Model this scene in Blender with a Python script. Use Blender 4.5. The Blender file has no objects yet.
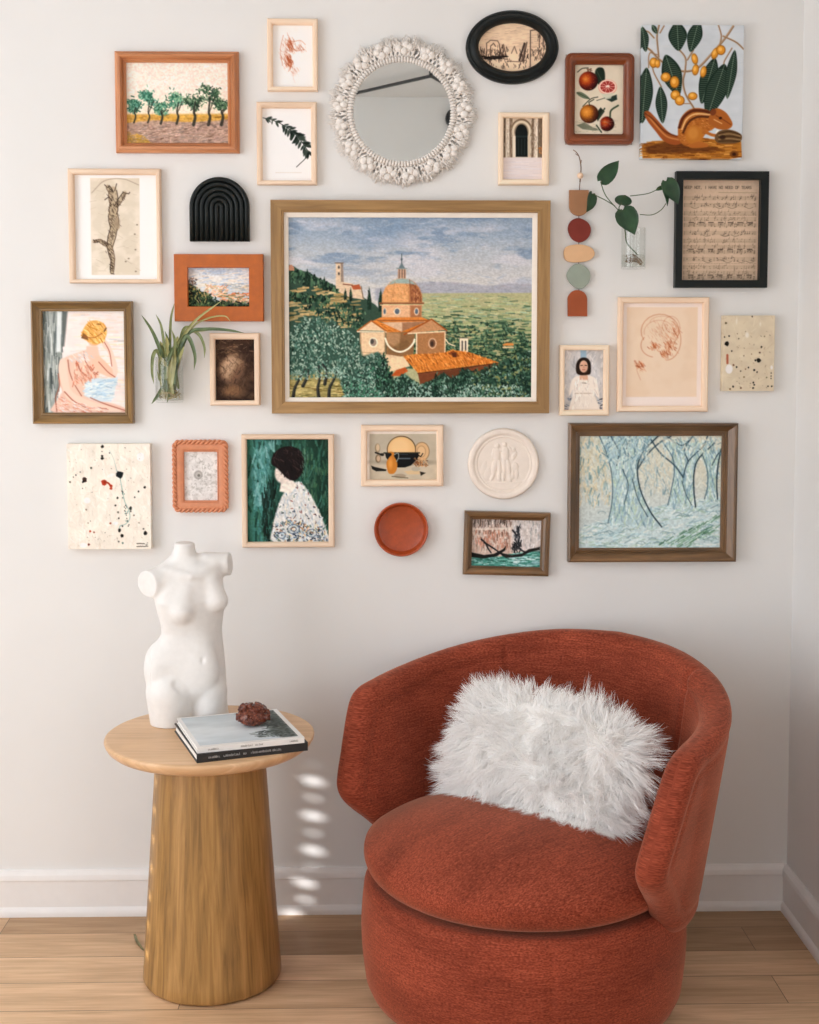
import bpy, bmesh, math, random
import numpy as np
from math import sin, cos, pi, sqrt, radians, tan, atan2
from mathutils import Vector, Matrix

SC = bpy.context.scene
COL = SC.collection

# ------------------------------------------------------------------ camera
CAM_POS = np.array([0.0, -3.281, 1.45])
YAW, PITCH = radians(1.21), radians(3.907)
FPX, PPX, PPY = 1306.0, 409.5, 437.2
_f = np.array([sin(YAW) * cos(PITCH), cos(YAW) * cos(PITCH), -sin(PITCH)])
_r = np.array([cos(YAW), -sin(YAW), 0.0])
_u = np.cross(_r, _f)


def ray(px, py):
    return _f + _r * ((px - PPX) / FPX) - _u * ((py - PPY) / FPX)


def on_y(px, py, y):
    """point of the plane Y = y seen at a pixel"""
    d = ray(px, py)
    return CAM_POS + d * ((y - CAM_POS[1]) / d[1])


def on_z(px, py, z):
    d = ray(px, py)
    return CAM_POS + d * ((z - CAM_POS[2]) / d[2])


def proj(p):
    d = np.asarray(p, float) - CAM_POS
    k = d @ _f
    return PPX + FPX * (d @ _r) / k, PPY - FPX * (d @ _u) / k


cam = bpy.data.cameras.new('camera')
cam.sensor_fit = 'AUTO'
cam.sensor_width = 36.0
cam.lens = FPX * 36.0 / 1024.0
cam.shift_y = (PPY - 512.0) / 1024.0
cam.clip_start = 0.05
co = bpy.data.objects.new('camera', cam)
COL.objects.link(co)
co.matrix_world = Matrix(((_r[0], _u[0], -_f[0], CAM_POS[0]), (_r[1], _u[1], -_f[1], CAM_POS[1]),
                          (_r[2], _u[2], -_f[2], CAM_POS[2]), (0, 0, 0, 1)))
SC.camera = co

# ------------------------------------------------------------------ colour
GAIN = 1.30


def lin(c):
    c = c / 255.0
    return c / 12.92 if c <= 0.04045 else ((c + 0.055) / 1.055) ** 2.4


def A(r, g, b, k=1.0):
    """surface colour whose appearance under the room's light is about this sRGB value"""
    return tuple(min(0.93, lin(v) * GAIN * k) for v in (r, g, b))


# ------------------------------------------------------------------ materials
_mats = {}


def nodes_of(name):
    m = bpy.data.materials.new(name)
    m.use_nodes = True
    nt = m.node_tree
    return m, nt, nt.nodes['Principled BSDF']


def N(nt, typ, **kw):
    n = nt.nodes.new(typ)
    for k, v in kw.items():
        setattr(n, k, v)
    return n


def ramp(nt, stops, fac):
    r = N(nt, 'ShaderNodeValToRGB')
    el = r.color_ramp.elements
    while len(el) < len(stops):
        el.new(0.5)
    for e, (p, c) in zip(el, stops):
        e.position = p
        e.color = (*c[:3], 1)
    nt.links.new(fac, r.inputs[0])
    return r.outputs[0]


def coords(nt, scale=(1, 1, 1), src='Object', attr=None, rot=(0, 0, 0), loc=(0, 0, 0)):
    if attr:
        t = N(nt, 'ShaderNodeAttribute', attribute_name=attr)
        out = t.outputs['Vector']
    else:
        t = N(nt, 'ShaderNodeTexCoord')
        out = t.outputs[src]
    m = N(nt, 'ShaderNodeMapping')
    m.inputs['Scale'].default_value = scale
    m.inputs['Rotation'].default_value = rot
    m.inputs['Location'].default_value = loc
    nt.links.new(out, m.inputs[0])
    return m.outputs[0]


def noise(nt, vec, scale, detail=4, rough=0.55, dist=0.0):
    n = N(nt, 'ShaderNodeTexNoise')
    n.inputs['Scale'].default_value = scale
    n.inputs['Detail'].default_value = detail
    n.inputs['Roughness'].default_value = rough
    n.inputs['Distortion'].default_value = dist
    nt.links.new(vec, n.inputs['Vector'])
    return n.outputs['Fac']


def bump(nt, h, strength, dist, b):
    n = N(nt, 'ShaderNodeBump')
    n.inputs['Strength'].default_value = strength
    n.inputs['Distance'].default_value = dist
    nt.links.new(h, n.inputs['Height'])
    nt.links.new(n.outputs[0], b.inputs['Normal'])


def mixc(nt, fac, a, b, mode='MIX'):
    n = N(nt, 'ShaderNodeMix', data_type='RGBA', blend_type=mode)
    for sock, v in ((n.inputs[0], fac), (n.inputs[6], a), (n.inputs[7], b)):
        if hasattr(v, 'is_output'):
            nt.links.new(v, sock)
        elif isinstance(v, (int, float)):
            sock.default_value = v
        else:
            sock.default_value = (*v[:3], 1)
    return n.outputs[2]


def plain(name, col, rough=0.6, metal=0.0, spec=0.5, var=0.06, scale=30, bmp=0.0, bscale=200, **kw):
    """one colour with a little procedural variation and an optional fine bump"""
    if name in _mats:
        return _mats[name]
    m, nt, b = nodes_of(name)
    v = coords(nt)
    f = noise(nt, v, scale, 4)
    lo = tuple(c * (1 - var * 1.5) for c in col)
    hi = tuple(min(0.95, c * (1 + var * 1.5)) for c in col)
    nt.links.new(ramp(nt, [(0.3, lo), (0.7, hi)], f), b.inputs['Base Color'])
    b.inputs['Roughness'].default_value = rough
    b.inputs['Metallic'].default_value = metal
    b.inputs['Specular IOR Level'].default_value = spec
    if bmp:
        bump(nt, noise(nt, v, bscale, 3), bmp, 0.002, b)
    for k, val in kw.items():
        b.inputs[k.replace('_', ' ')].default_value = val
    _mats[name] = m
    return m


def wood(name, dark, light, grain=(4, 60, 60), rough=0.45, scale=1.0, bmp=0.05, attr=None, mid=None, spec=0.5):
    if name in _mats:
        return _mats[name]
    m, nt, b = nodes_of(name)
    v = coords(nt, grain, attr=attr)
    f1 = noise(nt, v, scale, 6, 0.6, 0.6)
    v2 = coords(nt, tuple(g * 0.25 for g in grain), attr=attr)
    f2 = noise(nt, v2, scale, 3, 0.5, 1.0)
    mx = N(nt, 'ShaderNodeMath', operation='MULTIPLY_ADD')
    nt.links.new(f1, mx.inputs[0])
    mx.inputs[1].default_value = 0.6
    ad = N(nt, 'ShaderNodeMath', operation='MULTIPLY')
    nt.links.new(f2, ad.inputs[0])
    ad.inputs[1].default_value = 0.4
    nt.links.new(ad.outputs[0], mx.inputs[2])
    md = mid or tuple((a + c) / 2 for a, c in zip(dark, light))
    nt.links.new(ramp(nt, [(0.33, dark), (0.5, md), (0.67, light)], mx.outputs[0]), b.inputs['Base Color'])
    b.inputs['Roughness'].default_value = rough
    b.inputs['Specular IOR Level'].default_value = spec
    if bmp:
        bump(nt, f1, bmp, 0.002, b)
    _mats[name] = m
    return m


def painted(name='painted_colour', rough=0.55, spec=0.35, bmp=0.0):
    """the picture's own colours, stored per point"""
    if name in _mats:
        return _mats[name]
    m, nt, b = nodes_of(name)
    a = N(nt, 'ShaderNodeAttribute', attribute_name='paint')
    nt.links.new(a.outputs['Color'], b.inputs['Base Color'])
    b.inputs['Roughness'].default_value = rough
    b.inputs['Specular IOR Level'].default_value = spec
    if bmp:
        v = coords(nt)
        bump(nt, noise(nt, v, 350, 5), bmp, 0.002, b)
    _mats[name] = m
    return m


# ------------------------------------------------------------------ objects
def thing(name, label, cat, loc=(0, 0, 0), group=None, rotz=0.0):
    o = bpy.data.objects.new(name, None)
    o.empty_display_size = 0.05
    COL.objects.link(o)
    o.location = loc
    o.rotation_euler = (0, 0, rotz)
    tag(o, label, cat, group)
    return o


def tag(o, label=None, cat=None, group=None, kind=None):
    if label:
        o['label'] = label
    if cat:
        o['category'] = cat
    if group:
        o['group'] = group
    if kind:
        o['kind'] = kind
    return o


def mesh_data(name, verts, faces, smooth=False, angle=None):
    me = bpy.data.meshes.new(name)
    v = np.asarray(verts, np.float32).reshape(-1, 3)
    me.from_pydata(v.tolist(), [], [tuple(int(i) for i in f) for f in faces])
    me.update()
    if smooth:
        me.shade_smooth()
        if angle:
            me.set_sharp_from_angle(angle=radians(angle))
    return me


def obj(name, verts, faces, m, parent=None, smooth=False, angle=None, world=True, label=None):
    """ONE mesh object; verts in world metres are taken relative to the parent's base"""
    v = np.asarray(verts, float).reshape(-1, 3)
    if parent is not None and world:
        off = np.zeros(3)
        p = parent
        while p is not None:
            off += np.array(p.location)
            p = p.parent
        v = v - off
    me = mesh_data(name, v, faces, smooth, angle)
    if m is not None:
        me.materials.append(m)
    o = bpy.data.objects.new(name, me)
    COL.objects.link(o)
    if parent is not None:
        o.parent = parent
    if label:
        o['label'] = label
    return o


def top(name, verts, faces, m, label, cat, loc, group=None, **kw):
    """a thing that is one mesh, origin at its base"""
    o = obj(name, np.asarray(verts, float).reshape(-1, 3) - np.array(loc), faces, m, None, **kw)
    o.location = loc
    return tag(o, label, cat, group)


class MB:
    def __init__(self):
        self.v, self.f = [], []

    def add(self, v, f):
        n = len(self.v)
        self.v += [tuple(map(float, p)) for p in v]
        self.f += [tuple(i + n for i in q) for q in f]
        return self

    def box(self, x0, y0, z0, x1, y1, z1):
        v = [(x, y, z) for x in (x0, x1) for y in (y0, y1) for z in (z0, z1)]
        return self.add(v, [(0, 1, 3, 2), (4, 6, 7, 5), (0, 4, 5, 1), (2, 3, 7, 6), (0, 2, 6, 4), (1, 5, 7, 3)])

    def rings(self, rings, cap0=True, cap1=True, closed=True):
        n = len(rings[0])
        v = [p for r in rings for p in r]
        f = []
        for k in range(len(rings) - 1):
            for i in range(n if closed else n - 1):
                j = (i + 1) % n
                f.append((k * n + i, k * n + j, (k + 1) * n + j, (k + 1) * n + i))
        if cap0:
            f.append(tuple(range(n - 1, -1, -1)))
        if cap1:
            f.append(tuple((len(rings) - 1) * n + i for i in range(n)))
        return self.add(v, f)

    def lathe(self, prof, c=(0, 0, 0), seg=64, cap0=True, cap1=True):
        """profile (radius, z) turned about the vertical through c"""
        rs = []
        for r, z in prof:
            rs.append([(c[0] + r * cos(2 * pi * i / seg), c[1] + r * sin(2 * pi * i / seg), c[2] + z) for i in range(seg)])
        return self.rings(rs, cap0, cap1)

    def tube(self, pts, rad, seg=8):
        pts = [np.asarray(p, float) for p in pts]
        rad = list(rad) if hasattr(rad, '__len__') else [rad] * len(pts)
        rs = []
        prev = None
        for i, p in enumerate(pts):
            a = pts[max(0, i - 1)]
            b = pts[min(len(pts) - 1, i + 1)]
            t = b - a
            t = t / (np.linalg.norm(t) + 1e-12)
            if prev is None:
                h = np.array([0, 0, 1.0]) if abs(t[2]) < 0.9 else np.array([1.0, 0, 0])
                s = np.cross(t, h)
            else:
                s = prev - t * (prev @ t)
            s = s / (np.linalg.norm(s) + 1e-12)
            prev = s
            q = np.cross(t, s)
            rs.append([p + rad[i] * (s * cos(2 * pi * k / seg) + q * sin(2 * pi * k / seg)) for k in range(seg)])
        return self.rings(rs)

    def build(self, name, m, parent=None, **kw):
        return obj(name, self.v, self.f, m, parent, **kw)

    def top(self, name, m, label, cat, loc, group=None, **kw):
        return top(name, self.v, self.f, m, label, cat, loc, group, **kw)


def spline(pts, n=12):
    """smooth curve through control points (Catmull-Rom)"""
    P = [np.asarray(p, float) for p in pts]
    P = [2 * P[0] - P[1]] + P + [2 * P[-1] - P[-2]]
    out = []
    for i in range(1, len(P) - 2):
        for k in range(n):
            t = k / n
            a, b, c, d = P[i - 1], P[i], P[i + 1], P[i + 2]
            out.append(0.5 * ((2 * b) + (c - a) * t + (2 * a - 5 * b + 4 * c - d) * t * t + (3 * b - a - 3 * c + d) * t ** 3))
    out.append(P[-2])
    return out


def point_attr(o, name, arr):
    a = o.data.attributes.new(name, 'FLOAT_VECTOR', 'POINT')
    a.data.foreach_set('vector', np.asarray(arr, np.float32).ravel())


def smin(a, b, k):
    h = np.clip(0.5 + 0.5 * (b - a) / k, 0, 1)
    return b * (1 - h) + a * h - k * h * (1 - h)


def smax(a, b, k):
    return -smin(-a, -b, k)


def iso(field, lo, step):
    """surface field = 0 (negative inside) on a regular grid -> verts, faces (naive surface nets)"""
    F = field
    nx, ny, nz = F.shape
    ins = F < 0
    c = np.zeros((nx - 1, ny - 1, nz - 1), np.int32)
    for dx in (0, 1):
        for dy in (0, 1):
            for dz in (0, 1):
                c += ins[dx:nx - 1 + dx, dy:ny - 1 + dy, dz:nz - 1 + dz]
    act = (c > 0) & (c < 8)
    idx = -np.ones(act.shape, np.int64)
    cells = np.argwhere(act)
    idx[act] = np.arange(len(cells))
    acc = np.zeros((len(cells), 3))
    cnt = np.zeros(len(cells))
    i, j, k = cells.T
    cor = [(0, 0, 0), (1, 0, 0), (0, 1, 0), (1, 1, 0), (0, 0, 1), (1, 0, 1), (0, 1, 1), (1, 1, 1)]
    for a in range(8):
        for b in range(a + 1, 8):
            pa, pb = np.array(cor[a]), np.array(cor[b])
            if np.abs(pa - pb).sum() != 1:
                continue
            fa = F[i + pa[0], j + pa[1], k + pa[2]]
            fb = F[i + pb[0], j + pb[1], k + pb[2]]
            s = (fa < 0) != (fb < 0)
            t = np.where(s, fa / np.where(s, fa - fb, 1), 0)
            acc += np.where(s[:, None], pa + t[:, None] * (pb - pa), 0)
            cnt += s
    V = (cells + acc / cnt[:, None]) * step + np.asarray(lo)
    faces = []
    for ax in range(3):
        sl0 = [slice(1, -1)] * 3
        sl0[ax] = slice(0, -1)
        sl1 = list(sl0)
        sl1[ax] = slice(1, None)
        a, b = ins[tuple(sl0)], ins[tuple(sl1)]
        for flip, msk in ((False, a & ~b), (True, ~a & b)):
            e = np.argwhere(msk)
            off = np.ones(3, int)
            off[ax] = 0
            e = e + off
            u, w = [(1, 2), (2, 0), (0, 1)][ax]
            du = np.zeros(3, int); du[u] = 1
            dw = np.zeros(3, int); dw[w] = 1
            q = [e - du - dw, e - dw, e, e - du]
            qi = np.stack([idx[tuple(p.T)] for p in q], 1)
            faces.append(qi[:, ::-1] if flip else qi)
    return V, np.concatenate(faces)
# ------------------------------------------------------------------ the room
W_RIGHT = 1.0474
W_LEFT, W_FRONT, CEIL = -2.6, -4.16, 2.85


def wall_paint():
    m, nt, b = nodes_of('warm_white_wall_paint')
    v = coords(nt)
    f = noise(nt, v, 3, 3)
    nt.links.new(ramp(nt, [(0.3, (0.762, 0.765, 0.757)), (0.7, (0.787, 0.79, 0.782))], f), b.inputs['Base Color'])
    b.inputs['Roughness'].default_value = 0.75
    b.inputs['Specular IOR Level'].default_value = 0.25
    bump(nt, noise(nt, v, 260, 3), 0.04, 0.002, b)
    return m


M_WALL = wall_paint()
M_CEIL = plain('ceiling_paint', (0.70, 0.70, 0.69), 0.85, var=0.01)
M_TRIM = plain('white_trim_paint', (0.83, 0.82, 0.81), 0.42, var=0.01)


def floor_mat():
    m, nt, b = nodes_of('oak_plank_floor')
    v = coords(nt)
    br = N(nt, 'ShaderNodeTexBrick')
    br.offset = 0.37
    br.offset_frequency = 2
    br.squash = 1.0
    br.inputs['Scale'].default_value = 1.0
    br.inputs['Mortar Size'].default_value = 0.0009
    br.inputs['Mortar Smooth'].default_value = 0.1
    br.inputs['Bias'].default_value = 0.0
    br.inputs['Brick Width'].default_value = 1.35
    br.inputs['Row Height'].default_value = 0.127
    br.inputs['Color1'].default_value = (0, 0, 0, 1)
    br.inputs['Color2'].default_value = (1, 1, 1, 1)
    br.inputs['Mortar'].default_value = (0.5, 0.5, 0.5, 1)
    mp = N(nt, 'ShaderNodeMapping')
    mp.inputs['Location'].default_value = (0.45, 0.113, 0)
    nt.links.new(v, mp.inputs[0])
    nt.links.new(mp.outputs[0], br.inputs['Vector'])
    # each plank shifts the grain
    sx = N(nt, 'ShaderNodeVectorMath', operation='MULTIPLY_ADD')
    nt.links.new(br.outputs['Color'], sx.inputs[0])
    sx.inputs[1].default_value = (7.0, 5.0, 3.0)
    nt.links.new(v, sx.inputs[2])
    g = N(nt, 'ShaderNodeMapping')
    g.inputs['Scale'].default_value = (2.6, 60, 1)
    nt.links.new(sx.outputs[0], g.inputs[0])
    f1 = noise(nt, g.outputs[0], 1.6, 7, 0.62, 0.9)
    g2 = N(nt, 'ShaderNodeMapping')
    g2.inputs['Scale'].default_value = (1.4, 9, 1)
    nt.links.new(sx.outputs[0], g2.inputs[0])
    f2 = noise(nt, g2.outputs[0], 1.2, 3, 0.5, 1.5)
    grain = ramp(nt, [(0.2, A(168, 141, 113)), (0.5, A(192, 165, 136)), (0.8, A(206, 183, 155))], f1)
    tone = ramp(nt, [(0.0, (0.50, 0.44, 0.37)), (0.35, (0.78, 0.72, 0.65)), (0.7, (1.02, 0.98, 0.93)), (1.0, (1.15, 1.13, 1.1))], br.outputs['Color'])
    c = mixc(nt, 1.0, grain, tone, 'MULTIPLY')
    blot = ramp(nt, [(0.35, (0.84, 0.80, 0.74)), (0.65, (1.06, 1.05, 1.03))], f2)
    c = mixc(nt, 1.0, c, blot, 'MULTIPLY')
    c = mixc(nt, br.outputs['Fac'], c, (0.16, 0.10, 0.06))
    nt.links.new(c, b.inputs['Base Color'])
    b.inputs['Roughness'].default_value = 0.42
    b.inputs['Specular IOR Level'].default_value = 0.35
    inv = N(nt, 'ShaderNodeMath', operation='SUBTRACT')
    inv.inputs[0].default_value = 1.0
    nt.links.new(br.outputs['Fac'], inv.inputs[1])
    bump(nt, inv.outputs[0], 0.25, 0.002, b)
    return m


def struct(name, m, mb, **kw):
    o = mb.build(name, m, **kw)
    o['kind'] = 'structure'
    return o


T = 0.12
FX0, FX1, FZ0, FZ1 = -2.2, -0.7, 0.5, 2.3      # added opening in the wall behind the camera, for fill light
struct('floor', floor_mat(), MB().box(W_LEFT - T, W_FRONT - T, -0.1, W_RIGHT + T, T, 0))
struct('ceiling', M_CEIL, MB().box(W_LEFT - T, W_FRONT - T, CEIL, W_RIGHT + T, T, CEIL + 0.1))
struct('wall_back', M_WALL, MB().box(W_LEFT - T, 0, 0, W_RIGHT + T, T, CEIL))
struct('wall_right', M_WALL, MB().box(W_RIGHT, W_FRONT, 0, W_RIGHT + T, 0, CEIL))
struct('wall_front', M_WALL, MB().box(W_LEFT - T, W_FRONT - T, 0, FX0, W_FRONT, CEIL).box(FX1, W_FRONT - T, 0, W_RIGHT + T, W_FRONT, CEIL)
       .box(FX0, W_FRONT - T, 0, FX1, W_FRONT, FZ0).box(FX0, W_FRONT - T, FZ1, FX1, W_FRONT, CEIL))
# left wall with its window opening (beyond the picture's left edge)
WY0, WY1, WZ0, WZ1 = -3.3, -0.75, 0.45, 2.55
struct('wall_left', M_WALL, MB().box(W_LEFT - T, W_FRONT, 0, W_LEFT, WY0, CEIL).box(W_LEFT - T, WY1, 0, W_LEFT, 0, CEIL)
       .box(W_LEFT - T, WY0, 0, W_LEFT, WY1, WZ0).box(W_LEFT - T, WY0, WZ1, W_LEFT, WY1, CEIL))
wf = MB()
for (y0, y1, z0, z1) in ((WY0, WY1, WZ0, WZ0 + .05), (WY0, WY1, WZ1 - .05, WZ1), (WY0, WY0 + .05, WZ0 + .05, WZ1 - .05),
                         (WY1 - .05, WY1, WZ0 + .05, WZ1 - .05), (-2.05, -2.0, WZ0 + .05, WZ1 - .05)):
    wf.box(W_LEFT - 0.10, y0, z0, W_LEFT - 0.05, y1, z1)
struct('window_1', M_TRIM, wf)
wf = MB()
for (x0, x1, z0, z1) in ((FX0, FX1, FZ0, FZ0 + .05), (FX0, FX1, FZ1 - .05, FZ1), (FX0, FX0 + .05, FZ0 + .05, FZ1 - .05), (FX1 - .05, FX1, FZ0 + .05, FZ1 - .05), (-1.475, -1.425, FZ0 + .05, FZ1 - .05)):
    wf.box(x0, W_FRONT - .10, z0, x1, W_FRONT - .05, z1)
struct('added_window', M_TRIM, wf)  # unseen window, invented to go with the fill lamp

# baseboards: tall flat board, moulded cap, rounded shoe at the floor
BBP = [(0.0, 0.0), (0.020, 0.0), (0.0205, 0.006), (0.0195, 0.014), (0.0165, 0.020), (0.0125, 0.0235), (0.0125, 0.090), (0.0125, 0.091),
       (0.0160, 0.093), (0.0165, 0.097), (0.0150, 0.1005), (0.0150, 0.106), (0.0135, 0.109), (0.0105, 0.112), (0.0085, 0.116), (0.006, 0.118), (0.0, 0.118)]


def board(name, fn):
    r0, r1 = [fn(d, z, 0) for d, z in BBP], [fn(d, z, 1) for d, z in BBP]
    struct(name, M_TRIM, MB().rings([r0, r1]), smooth=True, angle=35)


board('baseboard_back', lambda d, z, k: ((W_RIGHT - d) if k else W_LEFT, -d, z))
board('baseboard_right', lambda d, z, k: (W_RIGHT - d, (W_FRONT if k else -d), z))

# ------------------------------------------------------------------ blind with cord holes, and the sun behind it
SUN = np.array([cos(radians(28)) * cos(radians(12)), sin(radians(28)), -cos(radians(28)) * sin(radians(12))])
BX = W_LEFT - 0.03
holes = []
TABLE = np.array([-0.3945, -0.3316, 0.0])


def hole_for(p, r):
    t = (p[0] - BX) / SUN[0]
    q = np.asarray(p) - SUN * t
    holes.append((q[1], q[2], r))


for py, r in ((764.5, .0028), (781, .0104), (798, .005), (816, .0104), (833, .005), (850.5, .0104), (866, .0038)):
    hole_for(on_y(313, py, 0), r)
for py, r in ((883, .0104), (899.5, .0065), (914.5, .0104)):
    hole_for(on_y(305 if py < 910 else 294, py, -.0125 if py < 910 else -.018), r)
for k in range(7):
    zk = 0.475 - 0.066 * k
    rk = 0.1587 - 0.0352 * zk / 0.55
    hole_for(np.array([TABLE[0] - rk * cos(radians(24)), TABLE[1] - rk * sin(radians(24)), zk]), .0085)
hole_for(on_z(143, 745, 0.5695), .0050)


def blind_mesh():
    """flat blind panel with round holes punched through it"""
    bm = bmesh.new()
    ys = sorted(set([WY0, WY1]))
    edges = []
    rect = [bm.verts.new((0, y, z)) for y, z in ((WY0, WZ0), (WY1, WZ0), (WY1, WZ1), (WY0, WZ1))]
    for i in range(4):
        edges.append(bm.edges.new((rect[i], rect[(i + 1) % 4])))
    for (y, z, r) in holes:
        vs = [bm.verts.new((0, y + r * cos(a * pi / 8) / SUN[0] * 1.0, z + r * sin(a * pi / 8))) for a in range(16)]
        for i in range(16):
            edges.append(bm.edges.new((vs[i], vs[(i + 1) % 16])))
    bmesh.ops.triangle_fill(bm, use_beauty=True, use_dissolve=False, edges=edges)
    # drop any triangles that filled a hole
    kill = []
    for f in bm.faces:
        c = f.calc_center_median()
        for (y, z, r) in holes:
            if ((c.y - y) * SUN[0]) ** 2 + (c.z - z) ** 2 < (r * 0.98) ** 2:
                kill.append(f)
                break
    bmesh.ops.delete(bm, geom=kill, context='FACES_ONLY')
    me = bpy.data.meshes.new('window_blind')
    bm.to_mesh(me)
    bm.free()
    return me


me = blind_mesh()
me.materials.append(plain('white_blind_fabric', (0.75, 0.74, 0.72), 0.9, var=0.01))
bl = bpy.data.objects.new('window_blind', me)
bl.location = (BX, 0, 0)
COL.objects.link(bl)
tag(bl, 'white window blind with small cord holes in the left window', 'blind')

sun = bpy.data.lights.new('sun', 'SUN')
sun.energy = 10.0
sun.angle = radians(0.53)
sun.color = (1.0, 0.97, 0.95)
so = bpy.data.objects.new('sun', sun)
COL.objects.link(so)
so.rotation_euler = Vector(SUN.tolist()).to_track_quat('-Z', 'Y').to_euler()

day = bpy.data.lights.new('daylight_window', 'AREA')
day.shape = 'RECTANGLE'
day.size, day.size_y = WY1 - WY0 - 0.1, WZ1 - WZ0 - 0.1
day.energy = 66.0
day.color = (0.875, 0.905, 0.955)
do = bpy.data.objects.new('daylight_window', day)
COL.objects.link(do)
do.location = (W_LEFT + 0.02, (WY0 + WY1) / 2, (WZ0 + WZ1) / 2)
do.rotation_euler = Vector((1, 0, 0)).to_track_quat('-Z', 'Z').to_euler()

fill_lamp = bpy.data.lights.new('added_fill_lamp', 'AREA')  # added soft fill behind the camera, lifts the shadows on wall and chair
fill_lamp.shape = 'RECTANGLE'
fill_lamp.size, fill_lamp.size_y = FX1 - FX0 - 0.1, FZ1 - FZ0 - 0.1
fill_lamp.energy = 17.0
fill_lamp.color = (0.875, 0.905, 0.955)
fill_obj = bpy.data.objects.new('added_fill_lamp', fill_lamp)
COL.objects.link(fill_obj)
fill_obj.location = ((FX0 + FX1) / 2, W_FRONT + 0.02, (FZ0 + FZ1) / 2)
fill_obj.rotation_euler = Vector((0, 1, 0)).to_track_quat('-Z', 'Z').to_euler()

w = bpy.data.worlds.new('world')
SC.world = w
w.use_nodes = True
nt = w.node_tree
sk = nt.nodes.new('ShaderNodeTexSky')
sk.sky_type = 'NISHITA'
sk.sun_disc = False
sk.sun_elevation = radians(30)
nt.links.new(sk.outputs[0], nt.nodes['Background'].inputs[0])
nt.nodes['Background'].inputs[1].default_value = 0.15

vs = SC.view_settings
SC.display_settings.display_device = 'sRGB'
vs.view_transform = 'Standard'
vs.look = 'None'
vs.gamma = 1
vs.use_curve_mapping = False
vs.exposure = 0.0
SC.cycles.max_bounces = 24
SC.cycles.diffuse_bounces = 12
SC.cycles.transmission_bounces = 16
SC.cycles.transparent_max_bounces = 16
# ------------------------------------------------------------------ rust swivel chair
CH = np.array([0.3105, -0.4601, 0.0])
PHI = radians(39.5)
LAT = np.array([cos(PHI), -sin(PHI), 0.0])      # towards the viewer's right
FWD = np.array([-sin(PHI), -cos(PHI), 0.0])     # the way the chair faces
UP = np.array([0, 0, 1.0])


def chw(l, f, z):
    return CH + LAT * l + FWD * f + UP * z


def chenille():
    m, nt, b = nodes_of('rust_chenille')
    v = coords(nt, (22, 250, 250), attr='tc')
    f1 = noise(nt, v, 1.0, 4, 0.7, 0.15)
    v2 = coords(nt, (170, 380, 380), attr='tc')
    f2 = noise(nt, v2, 1.0, 2, 0.5)
    v3 = coords(nt, (5, 11, 11), attr='tc')
    f3 = noise(nt, v3, 1.0, 3, 0.55, 0.3)
    base = ramp(nt, [(0.25, A(104, 44, 29)), (0.5, A(125, 56, 38)), (0.76, A(147, 74, 51))], f1)
    speck = ramp(nt, [(0.3, (0.54, 0.49, 0.47)), (0.7, (1.34, 1.39, 1.42))], f2)
    c = mixc(nt, 1.0, base, speck, 'MULTIPLY')
    big = ramp(nt, [(0.3, (0.78, 0.75, 0.74)), (0.7, (1.16, 1.17, 1.17))], f3)
    c = mixc(nt, 1.0, c, big, 'MULTIPLY')
    nt.links.new(c, b.inputs['Base Color'])
    b.inputs['Roughness'].default_value = 0.85
    b.inputs['Specular IOR Level'].default_value = 0.15
    b.inputs['Sheen Weight'].default_value = 0.38
    b.inputs['Sheen Roughness'].default_value = 0.4
    b.inputs['Sheen Tint'].default_value = (1.0, 0.55, 0.38, 1)
    bump(nt, f2, 0.25, 0.0015, b)
    return m


M_CHEN = chenille()
chair = thing('swivel_chair', 'rust red chenille tub chair with round swivel base beside the corner', 'chair', tuple(CH))


def smooth01(t):
    t = np.clip(t, 0, 1)
    return t * t * (3 - 2 * t)


SH_TH = 0.068
S_ARC = 0.40 * pi / 2
# outline of the unrolled back: distance round from the middle, height
OUT = [(0, .758), (.16, .747), (.34, .717), (.52, .680), (.64, .660), (.686, .648), (.714, .625), (.736, .582), (.764, .512), (.783, .465),
       (.789, .436), (.781, .409), (.757, .382), (.715, .345), (.655, .285), (.62, .250), (.58, .232), (.52, .226), (.40, .222), (.2, .21), (0, .20)]


def seg_dist2(P, poly):
    """signed distance to a closed outline in the plane, negative inside"""
    d = np.full(len(P), 1e9)
    ins = np.zeros(len(P), bool)
    n = len(poly)
    for i in range(n):
        a, b = poly[i], poly[(i + 1) % n]
        e = b - a
        w = P - a
        t = np.clip((w @ e) / (e @ e + 1e-12), 0, 1)
        q = w - t[:, None] * e
        d = np.minimum(d, (q * q).sum(1))
        c = ((a[1] > P[:, 1]) != (b[1] > P[:, 1]))
        with np.errstate(divide='ignore', invalid='ignore'):
            xi = a[0] + (P[:, 1] - a[1]) / (b[1] - a[1]) * e[0]
        ins ^= c & (P[:, 0] < xi)
    d = np.sqrt(d)
    return np.where(ins, -d, d)


def shell_coords(l, f, z):
    """distance from the middle surface, and place round and up it"""
    h = (z - 0.28) / 0.42
    a = 0.3454 + 0.0725 * h
    b_ = 0.3874 + 0.0232 * h
    rho = np.sqrt((l / a) ** 2 + (f / b_) ** 2) + 1e-9
    th = np.arctan2(np.abs(l) / a, -f / b_)
    back = f < 0
    dn = np.where(back, (rho - 1) * np.sqrt(l * l + f * f) / rho, np.abs(l) - (a + 0.11 * f))
    s = np.where(back, th * 0.40, S_ARC + f)
    return dn, s


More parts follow.
